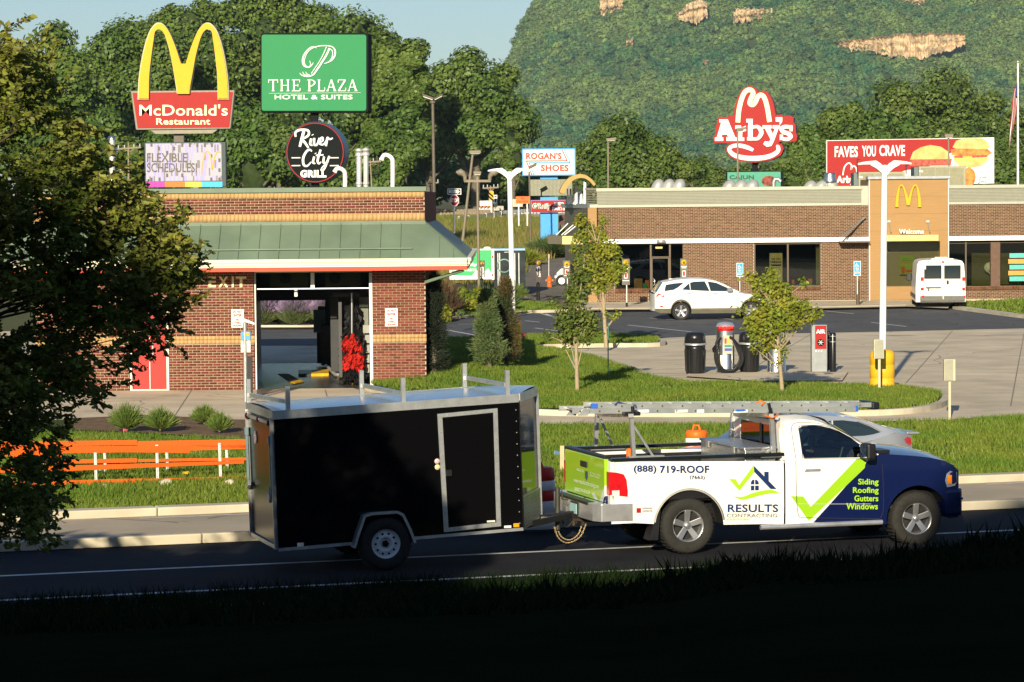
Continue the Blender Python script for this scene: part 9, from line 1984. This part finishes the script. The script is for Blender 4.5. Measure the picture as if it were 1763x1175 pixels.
def bush(cx,by,w,h,m,label,seed,group,leaf=.07,per=170,nb=9,spiky=0,cat='shrub',z=.05,d=None):
 g=G(cx,by,z);d=d or g.y;s=S(d);R_=w/2/s;H=h/s;t=thing('bush',label,cat,(g.x,d,z),0,group);rng=np.random.default_rng(seed);st=MB()
 for i in range(6):a=rng.uniform(0,6.28);st.tube([(g.x,d,z),(g.x+math.cos(a)*R_*.5,d+math.sin(a)*R_*.4,z+H*.6)],[.02,.008],4)
 st.build('stems',M_bark,t)
 if spiky:
  n=int(per*nb*1.4);a=rng.uniform(0,2*np.pi,n);th_=rng.uniform(0,1,n)**.6*1.25;D_=np.c_[np.cos(a)*np.sin(th_),np.sin(a)*np.sin(th_),np.cos(th_)];Lg=rng.uniform(.55,1.05,(n,1));tipp=D_*Lg*np.array([R_*1.05,R_*.8,H*1.02]);u=rng.uniform(.35,1,(n,1));P_=np.array([g.x,d,z])+tipp*u;Dn=tipp/np.linalg.norm(tipp,axis=1,keepdims=True)+rng.normal(0,.12,(n,3));sd=np.cross(Dn,rng.normal(size=(n,3)));sd/=np.linalg.norm(sd,axis=1,keepdims=True)
  V_=np.empty((n,4,3));V_[:,0]=P_-sd*leaf*.12;V_[:,1]=P_+sd*leaf*.12;V_[:,2]=P_+Dn*leaf*3+sd*leaf*.08;V_[:,3]=P_+Dn*leaf*3-sd*leaf*.08;cards('foliage',V_.reshape(-1,3),m,t);V2,core=crown((g.x,d,z+H*.42),(R_*.62,R_*.5,H*.42),3,R_*.3,leaf,20,seed);npmesh('inner_foliage',core[0],core[1],M_core,t,smooth=True)
 else:
  V_,core=crown((g.x,d,z+H*.5),(R_*.85,R_*.7,H*.46),nb,R_*.38,leaf,per,seed,flat=.85);cards('foliage',V_,m,t);npmesh('inner_foliage',core[0],core[1],M_core,t,smooth=True)
 return t
M_jun=leafmat('juniper',(0.10,0.17,0.03),(0.18,0.23,0.05),2,.2,.6,.3);gJ='juniper bushes in the mulch bed'
bush(218,742,60,42,M_jun,'bright green juniper bush behind the dark leaves at the left of the mulch bed',1,gJ,.045,260,9,1);bush(276,742,56,34,M_jun,'low spreading juniper bush in the middle of the mulch bed',2,gJ,.045,260,9,1);bush(352,730,42,26,M_jun,'small juniper bush upper right in the mulch bed',3,gJ,.045,220,8,1);bush(378,744,38,26,M_jun,'small juniper bush lower right in the mulch bed by the trailer',4,gJ,.045,220,8,1)
gH='bushes beyond the car wash corner'
M_redb=leafmat('barberry',(0.07,0.045,0.025),(0.13,0.08,0.04),2,.2,.6,.3);M_yb=leafmat('yellow_green_bush',(0.12,0.18,0.02),(0.26,0.26,0.02),1.2,.3,.6,.3);M_gb=leafmat('grey_green_bush',(0.07,0.12,0.03),(0.11,0.15,0.05),1.2,.2,.6,.3)
bush(766,548,64,68,M_redb,'brown red spiky bush by the car wash corner',5,gH,.075,260,9,1);bush(795,500,56,34,M_redb,'second brown red bush higher up behind the yellow bush',6,gH,.075,200,8,1,d=118)
bush(808,540,66,50,M_yb,'bright yellow green bush between the brown red bush and the pines',7,gH,.07,240,12);bush(780,505,60,24,M_yb,'lower yellow green bush behind the eave end',13,gH,.07,160,8,d=112)
bush(838,508,60,44,M_gb,'grey green bush below the green box trailer',8,gH,.08,220,10,1,d=120);bush(872,506,50,40,M_gb,'dark green bush left of the farther white lamp post',9,gH,.08,200,9,1,d=121);bush(884,518,52,28,M_jun,'rounded juniper bush just right of the farther white lamp post',10,gH,.07,240,9,1);bush(740,486,30,34,M_yb,'leafy bush seen under the eave end against the car wash wall',14,gH,.08,160,7,d=100)
bush(792,549,18,18,M_gb,'small pale bush at the curb beside the brown red bush',11,gH,.05,100,4)
# lavender hedge beyond the bay and its small juniper
M_lav=leafmat('lavender',(0.26,0.20,0.30),(0.34,0.24,0.38),1.6,.3,.7,.3);M_lavg=leafmat('lavender_green',(0.11,0.15,0.05),(0.16,0.19,0.07),1.6,.3,.7,.3)
gL='lavender clumps beyond the wash bay'
for i,(cx,w)in enumerate(((452,50),(480,52),(508,54),(536,52),(562,50),(425,50))):
 t=bush(cx,563-(i%2)*2,w*1.25,52,M_lavg,['lavender clump at the left edge of the bay opening','lavender clump second from the left in the bay opening','lavender clump in the middle of the bay opening','lavender clump left of the blue machine cabinet','lavender clump behind the blue machine cabinet','lavender clump hidden mostly by the left brick wall'][i],20+i,gL,.06,260,9,1)
 rng=np.random.default_rng(90+i);n=1700;s=S(t.location.y);R_=w*.62/s;H=50/s;a=rng.uniform(0,6.28,n);th_=rng.uniform(0,1,n)**.6*1.0;D_=np.c_[np.cos(a)*np.sin(th_),np.sin(a)*np.sin(th_),np.cos(th_)];P_=np.array(t.location)+D_*np.array([R_,R_*.7,H])*rng.uniform(.85,1.12,(n,1));sd=np.cross(D_,rng.normal(size=(n,3)));sd/=np.linalg.norm(sd,axis=1,keepdims=True)
 V_=np.empty((n,4,3));V_[:,0]=P_-sd*.014;V_[:,1]=P_+sd*.014;V_[:,2]=P_+D_*.14+sd*.01;V_[:,3]=P_+D_*.14-sd*.01;cards('flower_spikes',V_.reshape(-1,3),M_lav,t)
bush(452,562,34,24,M_jun,'low juniper in front of the lavender at the left of the bay opening',30,gJ,.05,180,6,1)
# bush at the foot of the blue pylon and edge of the drive
bush(960,445,110,30,M_gb,'rough green bushes at the foot of the blue pylon',31,'bushes on the slope',.16,260,14,1,z=1.2,d=176);bush(905,452,60,22,M_yb,'low bush at the end of the meadow above the dark box trailer',32,'bushes on the slope',.14,160,8,1,z=.8,d=168)
# red leaved shrub at right window
bush(1752,512,34,78,leafmat('red_shrub',(0.25,0.07,0.03),(0.3,0.14,0.04),2,.3,.6,.3),'reddish shrub against the far right restaurant window',33,None,.06,60,9,d=128)
# ---------------------------------------------------------------- the near leafy tree at the left edge
M_crab=leafmat('crabapple_leaves',(0.11,0.17,0.022),(0.27,0.27,0.05),1.1,.38,.5,.35)
outl=[(-420,330),(-300,300),(-180,230),(-60,90),(12,52),(30,82),(80,98),(108,135),(150,168),(170,215),(200,262),(215,305),(262,322),(300,315),(322,350),(345,378),(366,392),(362,440),(370,462),(352,500),(362,522),(345,560),(310,578),(278,600),(262,640),(228,668),(205,690),(170,700),(150,740),(150,800),(142,845),(148,862),(110,905),(60,925),(20,938),(-60,960),(-200,960),(-420,900)]
def inp(x,y,P):
 c=False;n=len(P)
 for i in range(n):
  x1,y1=P[i];x2,y2=P[(i+1)%n]
  if(y1>y)!=(y2>y)and x<(x2-x1)*(y-y1)/(y2-y1)+x1:c=not c
 return c
DT=25.0;gx_=W(-150,600,DT).x;gt0=(gx_,DT,1.2);outl=[(x-32 if x>100 else x-10,y)for x,y in outl];nt_=thing('leafy_tree','leafy near tree with olive green leaves filling the left edge of the picture','tree',gt0)
rg=random.Random(12);tb_=MB();tb_.tube([(gx_,DT,.9),(gx_+.1,DT,1.8),(gx_-.05,DT+.1,3.2),(gx_+.1,DT,5.0)],[.17,.14,.11,.05],10);tb_.build('trunk',M_bark,nt_)
lim=MB();Vl=[];rng=np.random.default_rng(5);bz_=[]
clus=[]
while len(clus)<560:
 x,y=rg.uniform(-420,372),rg.uniform(-20,955)
 if not inp(x,y,outl):continue
 # gaps in the crown
 gap=math.sin(x*.021+1.3)*math.sin(y*.017+.6)+.5*math.sin(x*.05+y*.043)
 if x>120 and gap>1.15:continue
 if x>60 and y>640 and rg.random()<.35:continue
 dep=rg.uniform(-1.15,1.15)*(1-.6*max(0,(x-50)/330));clus.append((x,y,dep))
for i,(x,y,dep)in enumerate(clus):
 c=W(x,y,DT+dep);c=Vector(c);root=Vector((gx_,DT,max(1.2,min(4.6,c.z-.35*abs(c.x-gx_)))))
 if i%4==0:lim.tube([root,root.lerp(c,.5)+Vector((0,0,.10)),c],[.028,.014,.004],5)
 dirv=np.array(c-root);dirv/=np.linalg.norm(dirv)+1e-6
 for tw in range(11):
  a=dirv*.75+rng.normal(0,.55,3)+np.array([.1,0,-.15 if y>600 else .15]);a/=np.linalg.norm(a);p0=np.array(c)+rng.normal(0,.085,3);L_=rng.uniform(.14,.27)
  if not inp(*(lambda q:(CX+F*q[0]/q[1],340-(q[2]-CAMH)*F/q[1]))(p0+a*L_*.8),outl)and rng.random()<.8:a=-a*.5
  e_=p0+a*L_;sdv=np.cross(a,[.3,.2,1.]);sdv/=np.linalg.norm(sdv);lim.tube([Vector(p0),Vector(e_)],[.005,.002],3,False);nl=15
  for j in range(nl):
   u=(j+.5)/nl;q=p0+a*L_*u;sg=1 if j%2 else-1;ld=a*.55+sdv*sg*.8+rng.normal(0,.35,3)+np.array([0,0,-.1]);ld/=np.linalg.norm(ld);wv=np.cross(ld,rng.normal(size=3)+np.array([0,-.3,.8]));wv/=np.linalg.norm(wv);nv=np.cross(ld,wv);l=rng.uniform(.042,.078);w=l*.26
   Vl.append([q,q+ld*l*.35+wv*w+nv*w*.35,q+ld*l*.75+wv*w*.7+nv*w*.3,q+ld*l,q+ld*l*.75-wv*w*.7+nv*w*.3,q+ld*l*.35-wv*w+nv*w*.35])
lim.build('branches',mat('twig_bark',(.07,.05,.035),.8),nt_)
Vl=np.array(Vl);n=len(Vl);base_i=6*np.arange(n)[:,None];FQ=np.concatenate([base_i+np.array([[0,1,2,3]]),base_i+np.array([[0,3,4,5]])]);npmesh('leaves',Vl.reshape(-1,3),FQ,M_crab,nt_)
# a few turned yellow leaves
Yv=Vl[rng.choice(n,60)]+np.array([0,-.03,0]);ctr=Yv.mean(1,keepdims=True);Yv=ctr+(Yv-ctr)*1.5;n=60;base_i=6*np.arange(n)[:,None];FQ=np.concatenate([base_i+np.array([[0,1,2,3]]),base_i+np.array([[0,3,4,5]])]);npmesh('yellow_leaves',Yv.reshape(-1,3),FQ,mat('turned_leaf',(.5,.25,.03),.6,var=.3),nt_,kind='stuff')
# ---------------------------------------------------------------- unseen trees added out of view to cast shade on the near lanes
sx_,sy_=math.tan(SUN_AZ),math.tan(SUN_EL)/math.cos(SUN_AZ)
M_shl=leafmat('shade_leaves',(0.05,0.09,0.02),(0.08,0.12,0.03),.3,.1,.6,.3)
def added_shade_tree(x,y,H,R_,seed,label):
 t=thing('added_shade_tree',label,'tree',(x,y,0),0,'unseen trees added for shade');MB().tube([(x,y,-.5),(x,y,H*.5)],[.35,.2],8).build('trunk',M_bark,t)
 V_,core=crown((x,y,H*.55),(R_,2.0,H*.45),26,R_*.45,.35,120,seed);cards('crown',V_,M_shl,t)
 V2=ICO2[0]*np.array([R_*1.0,1.8,H*.46])+np.array([x,y,H*.52]);npmesh('inner_crown',V2,ICO2[1],M_core,t,smooth=True)
def need(X,Y,yb=-12):return(Y-yb)*sy_,X-(Y-yb)*sx_
YBK=-12.0
for i,x in enumerate(np.arange(-40,26,2.1)):
 X0=x+(42-YBK)*sx_
 edge=np.interp(X0,[-40,-12,-8,-3,-2,-1,4,5.5,7.5,30],[40.0,38,32.5,32.5,37,40,42,43.5,44.5,50])
 H=(edge-YBK)*sy_
 if-1.0<X0<5.7:H=(34.6-YBK)*sy_-.75  # crowns kept lower here to let sun onto the pickup
 added_shade_tree(x,YBK+random.Random(i).uniform(-.6,.6),H+.75,2.6,200+i,'unseen tree added behind the viewer to shade the near lanes')
added_shade_tree(-7.5,26.6,4.2,2.0,400,'unseen low tree added just left of the view to shade the near lanes');added_shade_tree(-9.6,26.6,4.2,2.4,401,'second unseen low tree added left of the view for shade');added_shade_tree(-12.6,26.6,4.1,2.4,402,'third unseen low tree added farther left of the view for shade')
# ================================================================ thin summer haze
hz=MB();hz.box(-600,1000,-40,2750,-1.2,330);ho=hz.build('haze',[],kind='stuff')
mh=bpy.data.materials.new('haze');mh.use_nodes=True;nt=mh.node_tree;N=nt.nodes;N.remove(N['Principled BSDF']);pv=N.new('ShaderNodeVolumePrincipled')
pv.inputs['Density'].default_value=0.00007;pv.inputs['Color'].default_value=(.6,.8,1,1);pv.inputs['Anisotropy'].default_value=0;nt.links.new(pv.outputs[0],N['Material Output'].inputs['Volume']);ho.data.materials.append(mh);tag(ho,'thin blue haze in the air before the far bluff','haze')
